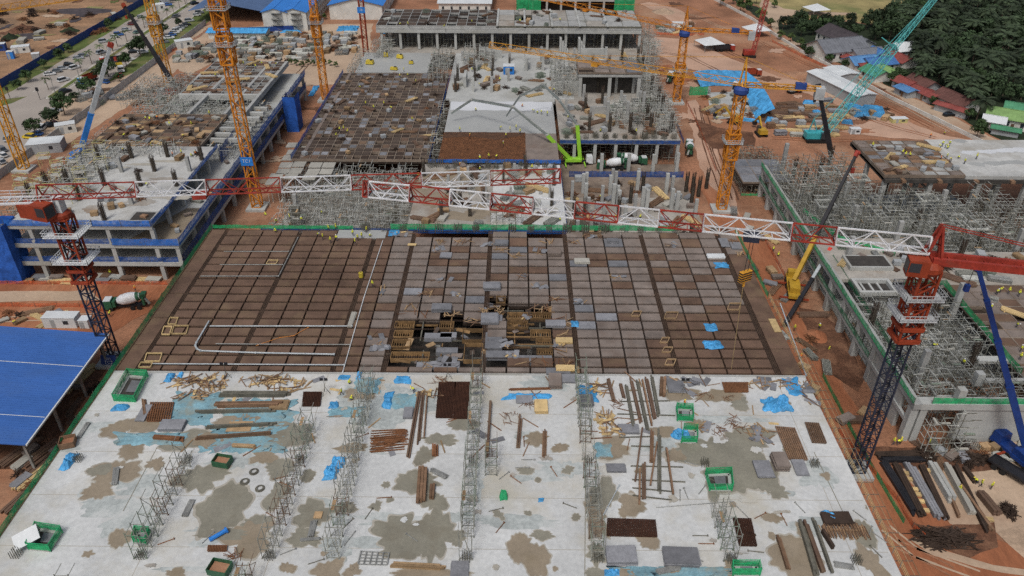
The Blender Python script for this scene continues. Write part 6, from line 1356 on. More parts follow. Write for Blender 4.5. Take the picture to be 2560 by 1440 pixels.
for v, n, w, m, lab in (((1302, 1043, 1295, 1122), 3, .3, 'panel_brown', 'narrow beam bundle on the bare floor right of the central scaffold row'), ((1362, 1078, 1360, 1146), 5, .22, 'wood_brown', 'short bundle of brown beams under the timber pallet'), ((1058, 1172, 1052, 1262), 6, .42, 'wood_brown', 'thick bundle of brown beams on the big wet patch'), ((1082, 1215, 1079, 1250), 4, .35, 'wood_brown', 'short brown beam bundle beside the thick one'),
        ((1088, 1115, 1088, 1142), 5, .3, 'rebar_rust', 'short rusty beam bundle above the wet patch'), ((1050, 978, 1020, 1150), 3, .28, 'panel_brown', 'long brown beams left of the dark mats, first of three'), ((1059, 978, 1046, 1112), 3, .25, 'panel_brown', 'long brown beams left of the dark mats, second of three'), ((1069, 980, 1060, 1100), 2, .22, 'wood_brown', 'long brown beams left of the dark mats, third of three'),
        ((1227, 1002, 1218, 1145), 2, .4, 'panel_brown', 'long single beam pair on the bare floor beside the central scaffold'), ((2002, 1310, 2040, 1440), 3, .4, 'scaf_dark', 'first long dark beam bundle at the bottom right'), ((2012, 1307, 2060, 1440), 3, .35, 'panel_brown', 'second long dark beam bundle at the bottom right'), ((2030, 1297, 2080, 1440), 2, .35, 'scaf_dark', 'third long dark beam bundle at the bottom right'),
        ((2055, 1332, 2082, 1375), 2, .4, 'rebar', 'short dark cage beside the bottom right beams'), ((1945, 1345, 1972, 1430), 3, .3, 'wood_brown', 'brown beam bundle at the bottom right by the rusty mat'), ((977, 1415, 1110, 1422), 4, .3, 'wood', 'planks laid along the bottom edge below the grid mesh'), ((545, 990, 722, 990), 4, .4, 'scaf_dark', 'uppermost long dark beams on the turquoise sheet'),
        ((537, 1017, 708, 1015), 4, .4, 'wood_brown', 'second long dark beams on the turquoise sheet'), ((487, 1034, 692, 1030), 2, .35, 'scaf_dark', 'third long dark beam on the turquoise sheet'), ((517, 1070, 690, 1062), 3, .35, 'scaf_dark', 'fourth long dark beams on the turquoise sheet'), ((490, 1100, 690, 1086), 2, .35, 'wood_brown', 'lowest long brown beam on the turquoise sheet'),
        ((1657, 950, 1655, 995), 4, .5, 'wood_brown', 'wide brown beam pack beside the silver frame'), ((1270, 975, 1376, 972), 5, .16, 'rebar_rust', 'rusty bars lying on the long blue sheet'), ((385, 1095, 460, 1100), 5, .3, 'rebar_rust', 'rusty bars on the ragged turquoise sheet'), ((580, 1115, 640, 1118), 5, .25, 'wood', 'timber bundle at the lower edge of the turquoise sheet'), ((360, 1000, 365, 1040), 5, .2, 'wood_brown', 'timber bundle below the long green netted shaft')): bundle(*v, n, w, m, lab)
for v, n, lab in (((292, 1170, 287, 1214), 12, 'bundle of silver tubes in the left wet patch'), ((482, 1250, 462, 1293), 12, 'bundle of silver tubes between the two left scaffold rows'), ((786, 1303, 776, 1345), 12, 'bundle of silver tubes in the wet patch beside the third row'), ((1078, 1175, 1118, 1196), 12, 'bundle of silver tubes beside the thick brown beams'), ((222, 1058, 195, 1098), 10, 'bundle of silver tubes beside the left green net'), ((1360, 1008, 1340, 1012), 6, 'silver tubes on the long blue sheet'), ((750, 1352, 800, 1348), 6, 'loose silver tubes below the third scaffold row'), ((1690, 955, 1725, 952), 5, 'silver tubes at the deck edge by the lamp'), ((1700, 1420, 1640, 1432), 12, 'silver tubes scattered on the bottom turquoise sheet'), ((2085, 1412, 2135, 1420), 12, 'silver tubes at the bottom right corner of the floor')):
    bundle(*v, n, .13, 'steel', lab, name='tube_bundle', cat='tubes', skew=.03)
bundle(925, 1098, 1022, 1092, 16, .12, 'rebar_rust', 'big untidy bundle of rusty bars beside the third scaffold row', name='bar_bundle', skew=.09, gap=4.0); bundle(925, 1116, 1015, 1108, 14, .12, 'rebar_rust', 'lower half of the rusty bars beside the third scaffold row', name='bar_bundle', skew=.12, gap=4.0)
bundle(2070, 1325, 2150, 1328, 4, .1, 'wood', 'bearers under the standing sticks at the bottom right', name='bar_bundle')
t = thing('stick_pile', 'spread of short reddish sticks at the bottom right of the floor', 'sticks', at(2110, 1330, ZS))
for k in range(44): put('stick', MB().box(0, 0, 0, .12, 2.4, .1).mesh('stick', 'wood_brown' if k % 3 else 'wood'), t, (-3.2 + k * .15, U(-.35, .35), .05 + (k % 3) * .1), U(-.12, .12))
# reinforcement mats
def mat(quad, label, m='rebar_mat', z=ZS, sp=.24):
    A, B_, C_, D = [at(x, y, z) for x, y in quad]; t = MB(); n1 = max(4, int((B_ - A).length / sp)); n2 = max(4, int((D - A).length / sp))
    for i in range(n1 + 1): t.bar(A.lerp(B_, i / n1) + Vector((0, 0, .28)), D.lerp(C_, i / n1) + Vector((0, 0, .28)), .15, .1)
    for i in range(n2 + 1): t.bar(A.lerp(D, i / n2) + Vector((0, 0, .16)), B_.lerp(C_, i / n2) + Vector((0, 0, .16)), .12, .1)
    o = t.build('reinforcement_mat', m); tag(o, label, 'reinforcement mat', 'reinforcement mats')
def rect(a, b, c, d, s=0): return ((a, d), (c, d), (c + s, b), (a + s, b))
mat(rect(1090, 957, 1131, 1046, 8), 'dark reinforcement mat beside the central row, left of the pair'); mat(rect(1134, 957, 1170, 1048, 5), 'dark reinforcement mat beside the central row, right of the pair'); mat(((1517, 1341), (1642, 1344), (1637, 1302), (1519, 1298)), 'wide dark reinforcement mat at the bottom right of the centre row')
mat(((1848, 1366), (1891, 1367), (1876, 1299), (1832, 1298)), 'tilted dark reinforcement mat beside the short scaffold row'); mat(rect(756, 982, 800, 1017, 4), 'small dark mat right of the scrap timber'); mat(rect(368, 1008, 425, 1055, 10), 'rust coloured mat left of the long beams', 'rebar_rust', sp=.35); mat(((1812, 982), (1870, 982), (1868, 958), (1805, 958)), 'rusty mat near the back right of the floor', 'rebar_rust', sp=.22)
mat(((1972, 1150), (2018, 1152), (1985, 1072), (1938, 1068)), 'long brown mat near the right floor edge', 'wood_brown', sp=.3); mat(((2030, 1108), (2065, 1110), (2045, 1060), (2012, 1058)), 'short brown mat at the right floor edge', 'wood_brown', sp=.3); mat(((520, 1380), (566, 1380), (568, 1366), (522, 1366)), 'small rust brown mat near the blue pipe', 'rebar_rust', sp=.2)
mat(((895, 1412), (968, 1414), (973, 1384), (903, 1380)), 'pale open grid mesh lying on the bare floor', 'steel', sp=.7)
# timber scrap piles
pk = [MB().box(0, 0, 0, L, w, h).mesh('plank', m) for L, w, h, m in ((2.6, .2, .08, 'wood'), (3.4, .16, .1, 'wood_brown'), (1.6, .5, .05, 'wood_yellow'), (2.2, .25, .06, 'wood'), (2.4, 1.1, .05, 'panel_slate'), (3.0, .12, .12, 'rebar_rust'))]
def pile(px, py, rx, ry, n, label, sel=(0, 1, 2, 3), h=.9, z=ZS, dirn=None, name='timber_pile', s=1.0):
    c = at(px, py, z); ex = abs(at(px + rx, py, z).x - c.x); ey = abs(at(px, py - ry, z).y - c.y); t = thing(name, label, 'timber pile', (c.x, c.y, z), group='scrap and timber piles')
    for k in range(n):
        a, r = U(0, 6.28), math.sqrt(random.random()); x, y = ex * r * math.cos(a), ey * r * math.sin(a)
        put('plank', pk[random.choice(sel)], t, (x, y, .05 + h * (1 - r) * random.random()), (U(-.15, .15), U(-.2, .2), (dirn + U(-.35, .35)) if dirn is not None else U(0, 6.28)), s * U(.7, 1.15))
for q in ((470, 955, 40, 16, 26, 'left part of the big scrap timber heap at the deck edge'), (530, 960, 34, 22, 30, 'broken boards heaped in the middle of the scrap timber'), (480, 990, 40, 10, 18, 'low strip of scrap boards below the left heap'), (650, 950, 50, 12, 30, 'right heap of scrap timber, its left half'), (715, 965, 55, 20, 40, 'right heap of scrap timber, its right half'),
        (1075, 985, 34, 8, 14, 'scattered boards below the open formwork'), (1495, 975, 18, 18, 18, 'scrap wood right of the scaffold at the deck edge'), (1510, 1045, 24, 16, 22, 'dark scrap boards beside the fan of beams'), (1530, 1075, 30, 14, 18, 'loose grey boards below the dark scrap')): pile(*q)
for q in ((1755, 1068, 22, 12, 10, 'yellow boards beside the dark heap'), (1900, 1085, 30, 20, 20, 'scattered grey boards near the right edge'), (1730, 955, 60, 6, 14, 'thin boards along the deck edge at the right'), (1930, 960, 60, 10, 18, 'mixed scrap along the deck edge at the far right'), (2020, 985, 20, 26, 14, 'long boards at the right floor edge by the blue sheet')): pile(*q, sel=(0, 3, 4, 1), h=.4)
for q in ((1540, 1010, 14, 12, 14, 'dark rebar tangle left of the fan of beams'), (1275, 1045, 22, 16, 18, 'dark tangle of rebar on the bare floor'), (1320, 1012, 30, 6, 12, 'small tangle of rebar below the blue sheet'), (1840, 1060, 26, 20, 26, 'large dark rebar heap in the wet area'), (1800, 1080, 18, 14, 14, 'smaller dark rebar heap in the wet area'), (1760, 990, 22, 8, 10, 'rusty hoops on the stained floor'), (1830, 995, 24, 6, 8, 'dark hoops below the rusty mat'), (590, 1388, 20, 12, 16, 'pile of couplers beside the small rust mat'), (1100, 955, 26, 12, 16, 'black tangle above the dark mats')): pile(*q, sel=(5, 5, 1), h=.7, name='rebar_heap', s=.5)
# deck clutter
random.seed(101)
DK = '''1000 585 26 6|1090 622 20 3|1100 603 14 4|1160 603 26 3|1255 625 20 3|1290 640 22 6|1225 612 18 3|1350 628 30 8|1370 606 20 4|1440 605 18 4|1480 590 22 5|1680 612 16 4|1540 692 14 4|1450 755 14 5|1395 750 20 5|1350 770 24 5|1400 800 26 5|1420 815 24 5|1415 835 20 5|1400 880 24 8|1400 862 22 4|1405 908 24 6|1330 905 40 6|1280 885 20 4|1180 800 26 8|1040 785 40 6|1030 768 16 4|1130 787 22 6|940 850 20 16|950 870 22 8|1120 905 40 8|1060 915 30 5|1210 780 12 8|1260 860 14 10|1350 715 18 4|1300 690 26 3|1150 735 22 4|1110 700 20 3|1310 795 12 5|1245 775 18 5|1070 735 16 4|1830 605 12 4|1850 635 12 6|960 720 8 18'''
for i, e in enumerate(DK.split('|')):
    px, py, rx, ry = map(int, e.split()); pile(px, py, rx, ry, random.randint(5, 11), 'x', sel=random.choice([(0, 1, 3), (2, 4, 1), (4, 3, 1), (1, 5, 0), (4, 4, 3)]), h=.25, s=.8)
dk = [o for o in col.objects if o.get('label') == 'x' and o.name.startswith('timber_pile')]
nearp = [o for o in dk if o.location.y < 130]; farp = [o for o in dk if o.location.y >= 130]
rank(nearp, '# loose board pile on the near half of the brown formwork deck'); rank(farp, '# loose board pile on the back half of the brown formwork deck')
def stack(px, py, sx, sy, n, m, label, z=ZS, rz=0.0, h=.16, name='panel_stack', top=None):
    c = at(px, py, z); t = thing(name, label, 'panel stack', (c.x, c.y, z), rz)
    for k in range(n): put('panel', MB().box(0, 0, 0, sx, sy, h * .9).mesh('panel', top if top and k == n - 1 else m), t, (U(-.12, .12), U(-.12, .12), .04 + k * h), U(-.04, .04))
for q in ((1022, 1035, 1.5, 2.6, 3, 'panel_slate', 'dark slate board lying near the dark mats'), (1388, 958, 2.2, 3.4, 6, 'panel_grey', 'grey panel stack at the deck edge'), (1412, 948, 4, 2.2, 2, 'panel_slate', 'slate boards beside the grey stack'), (1352, 1020, 2.2, 3, 4, 'wood_yellow', 'stack of yellow slatted pallets'), (1310, 1000, 2.8, 2, 2, 'panel_slate', 'slate board under the rebar tangle'), (1552, 1393, 4.2, 2.8, 4, 'panel_slate', 'left one of two grey panel stacks by the bottom edge'), (1702, 1398, 4.8, 2.8, 6, 'panel_slate', 'right one of two grey panel stacks by the bottom edge'),
          (1908, 1176, 2.6, 3.4, 3, 'panel_slate', 'slate board stack in the wet patch near the right edge'), (1948, 1160, 2.2, 3.2, 7, 'panel_grey', 'panel stack topped with yellow boards'), (2000, 1172, 2, 3.2, 2, 'panel_slate', 'slate board below the long brown mat'), (700, 1015, 3, 2.2, 3, 'wood', 'timber crate under the second scaffold row'), (432, 1068, 4, 2.4, 4, 'panel_slate', 'dark framed panel stack beside the rust mat'), (600, 1068, 4, 2.4, 1, 'wood', 'plywood sheet at the lower edge of the turquoise sheet'),
          (1540, 1172, 3, 1.6, 2, 'panel_slate', 'slate panels left of the fan of beams'), (1570, 1075, 3.4, 2, 3, 'panel_slate', 'slate panels under the fan of beams'), (1465, 1005, 2.4, 2.6, 4, 'panel_slate', 'slate panels against the right scaffold row'), (2090, 1300, 4.2, 2.2, 3, 'rebar', 'dark boards on a blue tarpaulin'), (795, 1290, 1.2, 1.2, 1, 'wood', 'square wooden lid in the wet patch'), (1690, 970, 3, 3, 3, 'panel_slate', 'silver panels in a frame at the deck edge'), (360, 1035, 1.6, 4, 2, 'panel_slate', 'grey panels beside the green netted shaft'), (1150, 1430, 2.4, 3, 2, 'panel_slate', 'dark board standing at the bottom of the central row'),
          (1255, 610, 3, 2, 4, 'panel_slate', 'slate stack at the back of the deck'), (1385, 635, 3, 2.6, 6, 'panel_grey', 'tall panel stack at the back of the deck'), (1455, 655, 3.4, 1.8, 3, 'table_form', 'pale board stack near the back of the deck'), (1230, 720, 3.6, 2.4, 5, 'panel_slate', 'slate stack near the deck centre'), (1115, 640, 2.6, 2, 2, 'panel_slate', 'dark board pair on the deck'), (1530, 605, 2.6, 1.6, 4, 'panel_slate', 'greenish panel stack on the deck'), (1810, 608, 2, 4, 2, 'panel_slate', 'slate boards on the right margin of the deck'), (1840, 616, 2.4, 3, 2, 'panel_slate', 'single slate board on the right margin of the deck'),
          (1790, 642, 4, 1.6, 2, 'roof_white', 'white tube pack on the deck'), (880, 800, .9, 5, 2, 'table_form', 'narrow pale board beside the deck strip'), (1105, 775, 4, 2.2, 6, 'panel_slate', 'grey panel pile above the open formwork'), (1225, 800, 3.4, 3.4, 4, 'panel_slate', 'slate panels beside the stair opening'), (1390, 812, 4, 2, 3, 'panel_slate', 'slate panels right of the open formwork'), (1395, 930, 4.4, 1.8, 2, 'panel_slate', 'slate sheets at the deck edge'), (1410, 855, 3.2, 1.6, 3, 'wood_yellow', 'yellow slatted pallets right of the open formwork'), (1412, 925, 3.4, 1.4, 4, 'wood_yellow', 'yellow slatted pallets at the deck edge'), (1936, 815, 1.4, 4.4, 1, 'wood_yellow', 'yellow slatted board on the right margin'), (1030, 612, 2, .9, 1, 'wood_yellow', 'small yellow pallet near the new pour')): stack(*q)
# pipes lying on the deck
def pipe(pts, r, m, label, z=ZS):
    t = thing('pipe', label, 'pipe'); P_ = [Vector((*at(x, y, z).xy, z + r + .06)) for x, y in pts]
    for p, q in zip(P_, P_[1:]): MB().tube(p, q, r, n=8).build('pipe_length', m, t); MB().tube(q - (q - p).normalized() * .12, q + (q - p).normalized() * .12, r * 1.5, n=8).build('coupling', m, t)
pipe([(523, 805), (492, 858), (489, 866), (493, 874), (502, 879), (640, 884), (836, 888)], .16, 'boom_silver', 'curved silver delivery pipe lying on the brown deck'); pipe([(525, 817), (880, 817)], .13, 'boom_silver', 'upper straight silver pipe across the brown deck'); pipe([(540, 861), (640, 862), (875, 863)], .1, 'steel', 'thin silver pipe just above the curved one'); pipe([(380, 911), (860, 914)], .12, 'boom_silver', 'lowest silver pipe along the front of the deck')
pipe([(560, 630), (722, 630)], .1, 'steel', 'short silver pipe near the back left of the deck'); pipe([(550, 663), (707, 663)], .1, 'steel', 'second short silver pipe at the back left of the deck'); pipe([(502, 692), (697, 692), (745, 596)], .12, 'steel', 'silver pipe turning along a beam channel'); pipe([(957, 603), (910, 745), (857, 932)], .09, 'roof_white', 'long pale rail running down the deck strip'); pipe([(1950, 760), (2015, 940)], .12, 'boom_silver', 'pale rail along the right margin of the deck')
pipe([(525, 1354), (567, 1330)], .32, 'tarp_deep', 'short thick blue pipe near the bottom of the floor'); pipe([(860, 1365), (888, 1330)], .06, 'steel', 'loose tube beside the third scaffold row'); pipe([(1508, 1290), (1548, 1215)], .09, 'boom_silver', 'bright tube leaning across the right scaffold row')
pipe([(640, 865), (700, 845), (735, 840), (770, 820)], .05, 'orange_cloth', 'thin orange hose lying on the brown deck'); pipe([(1640, 1270), (1830, 1255), (1875, 1300)], .05, 'steel', 'thin bent bar on the floor right of the green box')
# short props lying about
sp = []
for px, py, a in ((922, 1285, 1.2), (1030, 1345, 2.5), (1240, 1275, .3), (1260, 1190, .8), (1250, 1320, 1.0), (1290, 1200, 2.4), (1385, 1180, 2.0), (1425, 1265, 2.7), (1500, 1145, .1), (1700, 1240, 1.4), (1715, 1235, 1.7), (1755, 1225, .9), (1750, 1340, 0), (1765, 1360, 0), (1740, 1395, 2.5), (1870, 1340, .1), (1890, 1380, 3.0), (415, 1355, .5), (520, 1345, 1.1), (680, 1290, 2.6), (720, 1380, .5), (790, 1405, .4), (870, 1310, 1.0), (905, 1090, .5), (700, 1195, .3), (715, 1212, 2.7), (960, 1245, .1), (1310, 1105, 1.6), (1320, 1150, 0), (1305, 1170, 0), (1780, 1200, 2.4), (1730, 1160, 2.8), (1900, 1290, .5), (2000, 1270, 2.0), (2150, 1290, 2.2), (2175, 1330, 1.0), (2190, 1380, 2.0), (2200, 1345, 2.2), (1960, 1300, 1.7)):
    o = MB().tube((-1.1, 0, .08), (1.1, 0, .08), .07, n=6).box(1.1, 0, 0, .1, .3, .22).build('prop', random.choice(['scaf_dark', 'steel', 'rebar_rust']), None, at(px, py, ZS), a); tag(o, 'x', 'prop'); sp.append(o)
rank([o for o in sp if o.location.x < 5], '# loose steel prop lying on the left half of the concrete floor', 'loose props'); rank([o for o in sp if o.location.x >= 5], '# loose steel prop lying on the right half of the concrete floor', 'loose props')
# bundles of upright starter bars
sb = []; m_ = MB()
for i in range(4):
    for j in range(4): m_.bar((i * .35 - .5, j * .35 - .5, 0), (i * .35 - .5 + U(-.05, .05), j * .35 - .5, U(.9, 1.5)), .07)
m_ = m_.mesh('starter_bars', 'scaf_dark')
for x in (-69, -51.6, -33.8, -6.5, 11.8, 30.2, 47.5):
    for y in (70, 88): o = put('starter_bar_cluster', m_, None, (x, y - 1.5, ZS)); tag(o, 'x', 'starter bars'); sb.append(o)
rank([o for o in sb if o.location.y < 75], '# cluster of upright starter bars in the front line of the floor', 'starter bars'); rank([o for o in sb if o.location.y >= 75], '# cluster of upright starter bars in the back line of the floor', 'starter bars')
# green netted guards round floor openings
def guard(quad, label, h=1.5, lid=None):
    Q = [at(x, y, ZS) for x, y in quad]; t = thing('opening_guard', label, 'guard', group='green netted opening guards'); c = sum(Q, Vector()) / 4
    MB().sheet([(*(c.lerp(q, .78)).xy, ZS + .055) for q in Q]).build('opening', 'void_shade', t)
    k = MB()
    for p, q in zip(Q, Q[1:] + Q[:1]): k.bar(p.lerp(c, .12) + Vector((0, 0, .1)), q.lerp(c, .12) + Vector((0, 0, .1)), .5, .25)
    k.build('kerb', 'concrete', t)
    net_fence('', '', Q + [Q[0]], h, 'net_green', 5, sub=t, pm='green_solid')
    r = MB()
    for p, q in zip(Q, Q[1:] + Q[:1]): r.bar(p + Vector((0, 0, h + .05)), q + Vector((0, 0, h + .05)), .09); r.bar(p + Vector((0, 0, h * .5)), q + Vector((0, 0, h * .5)), .08)
    r.build('rail', 'green_solid', t)
    MB().sheet([tuple(c.lerp(q, .45) + Vector((.2, .3, .3))) for q in Q]).build('cover', 'panel_slate', t)
guard(((285, 1003), (340, 1006), (372, 942), (322, 938)), 'long green netted guard beside the left edge net'); guard(((72, 1375), (128, 1380), (158, 1332), (95, 1322)), 'green netted guard with a leaning board at the bottom left'); guard(((335, 1358), (368, 1362), (378, 1335), (342, 1332)), 'small green netted guard inside the leftmost scaffold row'); guard(((1692, 1053), (1732, 1055), (1730, 1026), (1690, 1024)), 'upper small green netted crate in the stained area'); guard(((1702, 1108), (1742, 1108), (1742, 1078), (1708, 1076)), 'lower small green netted crate with a blue tarpaulin'); guard(((1772, 1228), (1830, 1228), (1826, 1185), (1762, 1188)), 'square green netted guard round a pale grating'); guard(((1830, 1440), (1900, 1440), (1895, 1418), (1828, 1418)), 'green netted guard cut by the bottom edge')
MB().box(0, 0, 0, 3.4, 2.2, .12).build('x', 'roof_white')
o = bpy.data.objects['x']; o.name = 'leaning_board'; o.location = at(75, 1362, ZS) + Vector((0, 0, 1.6)); o.rotation_euler = (R(25), R(-15), .5); tag(o, 'white board leaning on the bottom left green guard', 'board')
def skip(px, py, label, L=2.6, W_=1.8, m='mixer_green', rz=-.2):
    c = at(px, py, ZS); t = thing('waste_skip', label, 'skip', (c.x, c.y, ZS), rz); b = MB()
    for a in ((0, -W_ / 2, L, .1), (0, W_ / 2, L, .1)): b.box(a[0], a[1], .15, a[2], a[3], 1.1)
    for x in (-L / 2, L / 2): b.box(x, 0, .15, .1, W_, 1.1)
    b.box(0, 0, .1, L, W_, .1); b.build('body', m, t); MB().box(0, 0, .3, L * .9, W_ * .9, .35).build('contents', 'earth', t); MB().box(0, 0, 0, L * .8, .2, .12).build('skid', 'black_steel', t)
skip(558, 1160, 'green open skip in the wet patch left of the second row'); skip(552, 1428, 'green skip full of fittings at the bottom edge', 2.8, 2.0); skip(172, 1112, 'rusty crate beside the left green net', 2.2, 2, 'wood_brown', .3)
# hoses coiled on the floor
for px, py, lab in ((612, 1205, 'larger coil of grey hose on the concrete'), (650, 1222, 'smaller coil of grey hose on the concrete'), (635, 1180, 'black coil of hose beside the skip')):
    c = at(px, py, ZS); t = MB()
    for k in range(3):
        r = .7 - k * .12; n = 18
        for i in range(n): a, b = 2 * math.pi * i / n, 2 * math.pi * (i + 1) / n; t.bar((r * math.cos(a), r * math.sin(a), .06 + k * .08), (r * math.cos(b), r * math.sin(b), .06 + k * .08), .09)
    tag(t.build('hose_coil', 'scaf_dark', None, c), lab, 'hose')
# lamp tripods at the deck edge
for px, py, lab in ((815, 985, 'twin work lamp on a tripod left of the sheeted scaffold'), (1708, 985, 'work lamp on a tripod at the deck edge right'), (568, 945, 'low twin work lamp at the scrap timber'), (1120, 948, 'dark work lamp at the open formwork edge')):
    c = at(px, py, ZS); t = thing('work_lamp', lab, 'work lamp', c)
    for k in range(3): a = k * 2.1; MB().bar((0, 0, 1.6), (.8 * math.cos(a), .8 * math.sin(a), 0), .06).build('leg', 'scaf_dark', t)
    MB().bar((0, 0, 1.5), (0, 0, 3.2), .08).build('post', 'scaf_dark', t)
    for x in (-.4, .4): MB().box(x, 0, 3.1, .55, .25, .45).build('lamp_head', 'black_steel', t)
# yellow drum and small framed boxes on the deck
c = at(903, 693, ZS); t = thing('jerrycan_drum', 'bright yellow drum standing on the brown deck', 'drum', c); MB().lathe([(.45, 0), (.5, .1), (.5, 1.1), (.4, 1.25)], (0, 0, 0), 'z', 14).build('body', 'fork_yellow', t); MB().lathe([(.12, 1.25), (.12, 1.36)], (0, 0, 0), 'z', 8).build('cap', 'black_steel', t)
fb = []
for (a, b_, c_, d) in ((362, 885, 400, 905), (347, 908, 377, 920), (430, 816, 466, 836), (405, 818, 425, 838), (420, 796, 440, 812), (1818, 760, 1846, 776), (1578, 780, 1598, 792), (1660, 782, 1690, 798), (1650, 846, 1668, 858), (1655, 870, 1676, 882), (1662, 900, 1684, 914), (666, 652, 690, 662)):
    A, B_, C_, D = [at(x, y, ZS) for x, y in ((a, d), (c_, d), (c_ + 6, b_), (a + 6, b_))]; mb = MB()
    for p, q in ((A, B_), (B_, C_), (C_, D), (D, A)): mb.bar(p + Vector((0, 0, .18)), q + Vector((0, 0, .18)), .14, .3)
    o = mb.build('box_out_frame', 'wood_yellow' if a < 700 else 'wood', None, None); tag(o, 'x', 'formwork frame'); o['px'] = a; fb.append(o)
rank(fb, '# small timber box-out frame lying on the brown formwork deck', 'box-out frames', key=lambda o: o['px'])

random.seed(131)
bk = []
for k in range(70):
    px, py = U(400, 2020), U(945, 1130)
    if random.random() < .35: py = U(945, 985)
    c = at(px, py, ZS); o = put('loose_board', random.choice(pk), None, (c.x, c.y, ZS + .02), U(0, 6.28), U(.7, 1.2)); tag(o, 'x', 'board'); bk.append(o)
rank([o for o in bk if o.location.x < -24], '# loose board strewn on the back left of the concrete floor', 'loose boards'); rank([o for o in bk if -24 <= o.location.x < 14], '# loose board strewn on the back middle of the concrete floor', 'loose boards'); rank([o for o in bk if o.location.x >= 14], '# loose board strewn on the back right of the concrete floor', 'loose boards')
# ------------------------------------------------------------------ loose site materials, yards, excavation
random.seed(110)
def vmesh(fn): return [fn() for _ in range(3)]
def _stack():
    mb = MB(); z = .1; mb.box(-.8, 0, 0, .15, 1.2, .1); mb.box(.8, 0, 0, .15, 1.2, .1)
    for k in range(random.randint(4, 8)): mb.box(U(-.1, .1), U(-.08, .08), z, 2.4, 1.25, .1, U(-.05, .05)); z += .115
    return mb
def _tubes():
    mb = MB()
    for l in range(4):
        for k in range(7): mb.tube((-1.6 + U(-.2, .2), -.6 + k * .2 + l * .03, .1 + l * .17), (1.6 + U(-.2, .2), -.6 + k * .2 + l * .03, .1 + l * .17), .085, n=5)
    return mb
def _crate():
    mb = MB(); mb.box(0, 0, .12, 1.6, 1.2, 1.0)
    for x in (-.6, 0, .6): mb.box(x, 0, 0, .15, 1.2, .12)
    for z in (.3, .6, .9): mb.box(0, 0, z, 1.66, 1.26, .08)
    return mb
def _heap(n=34, s=1.0):
    mb = MB()
    for k in range(n):
        a, r = U(0, 6.28), U(0, 1.1) * s; p = Vector((r * math.cos(a), r * math.sin(a), U(.03, .8 * (1.15 - r / s / 1.15) + .05))); d = Vector((U(-1, 1), U(-1, 1), U(-.35, .35))).normalized() * U(.3, .8); mb.bar(p - d, p + d, .08)
    return mb
def _beams():
    mb = MB()
    for k in range(5): mb.box(U(-.3, .3), -.6 + k * .3, .1 + (k % 2) * .04, 5.5, .22, .3)
    for x in (-1.8, 1.8): mb.box(x, 0, 0, .2, 1.9, .1)
    return mb
def _frames():
    mb = MB()
    for k in range(6):
        y = -.75 + k * .3
        for z in (.1, 1.0): mb.bar((-1, y, z), (1, y, z), .08)
        for x in (-1, -.3, .3, 1): mb.bar((x, y, .05), (x, y, 1.05), .07)
    return mb
KIND = {'board_stack': (_stack, ['panel_grey', 'panel_brown', 'wood', 'table_form', 'panel_slate'], 'stack of boards', 'stack'), 'tube_stack': (_tubes, ['steel', 'scaf', 'scaf_pale'], 'stack of scaffold tubes', 'tubes'), 'crate': (_crate, ['wood', 'wood_brown', 'wall_grey', 'wall_grey'], 'crate', 'crate'), 'rebar_heap': (_heap, ['rebar', 'rebar_rust', 'rebar'], 'heap of rebar', 'rebar heap'),
        'timber_stack': (_beams, ['wood_brown', 'panel_brown', 'wood_yellow'], 'stack of long timbers', 'timber'), 'frame_rack': (_frames, ['scaf_pale', 'steel', 'scaf_green'], 'rack of scaffold frames', 'rack')}
COLN = {'panel_grey': 'grey-brown', 'panel_brown': 'brown', 'wood': 'tan', 'table_form': 'pale', 'panel_slate': 'slate', 'steel': 'silver', 'scaf': 'grey', 'scaf_pale': 'light grey', 'wood_brown': 'dark brown', 'plat_yellow': 'yellow', 'wall_grey': 'grey', 'rebar': 'dark', 'scaf_green': 'greenish', 'rebar_rust': 'rusty', 'wood_yellow': 'yellowish'}
KM = {}
for k, (fn, mats, _, _) in KIND.items():
    for m in mats: KM[k, m] = [fn().mesh(k, m) for _ in range(2)]
def strew(where, region, n, z=0.0, kinds=None, s=1.0, px=False, rzs=None, mind=1.6):
    """scatter separate things over a world rectangle or a pixel polygon; labels count left to right per kind and colour"""
    got = {}; pts = []; tries = 0
    while len(pts) < n and tries < n * 40:
        tries += 1
        if px: x, y = U(region[0], region[2]), U(region[1], region[3]); c = at(x, y, z)
        else: c = Vector((U(region[0], region[1]), U(region[2], region[3]), z))
        if any((c.xy - q.xy).length < mind * s for q in pts): continue
        pts.append(c)
    for c in pts:
        k = random.choice(kinds or list(KIND)); m = random.choice(KIND[k][1]); o = put(k, random.choice(KM[k, m]), None, (c.x, c.y, z), random.choice(rzs) + U(-.1, .1) if rzs else U(0, 3.14), s * U(.8, 1.2)); tag(o, 'x', KIND[k][3]); got.setdefault((k, m), []).append(o)
    for (k, m), l in got.items():
        ph = KIND[k][2]
        if len(l) == 1: tag(l[0], f'only {COLN[m]} {ph} {where}', group='site materials')
        else: rank(l, f'# {COLN[m]} {ph} {where}', 'site materials')
H0 = (0, math.pi / 2)
strew('in the back of the storage yard', (545, 84, 905, 112), 70, px=True, s=1.6, kinds=['tube_stack', 'frame_rack', 'crate', 'frame_rack', 'tube_stack', 'board_stack', 'rebar_heap'], rzs=H0, mind=1.5); strew('in the middle of the storage yard', (470, 112, 890, 136), 75, px=True, s=1.6, kinds=['tube_stack', 'frame_rack', 'crate', 'frame_rack', 'tube_stack', 'board_stack', 'rebar_heap'], rzs=H0, mind=1.4); strew('in the front of the storage yard', (440, 136, 800, 156), 50, px=True, s=1.6, kinds=['tube_stack', 'frame_rack', 'crate', 'frame_rack', 'tube_stack', 'board_stack', 'rebar_heap'], rzs=H0, mind=1.4)
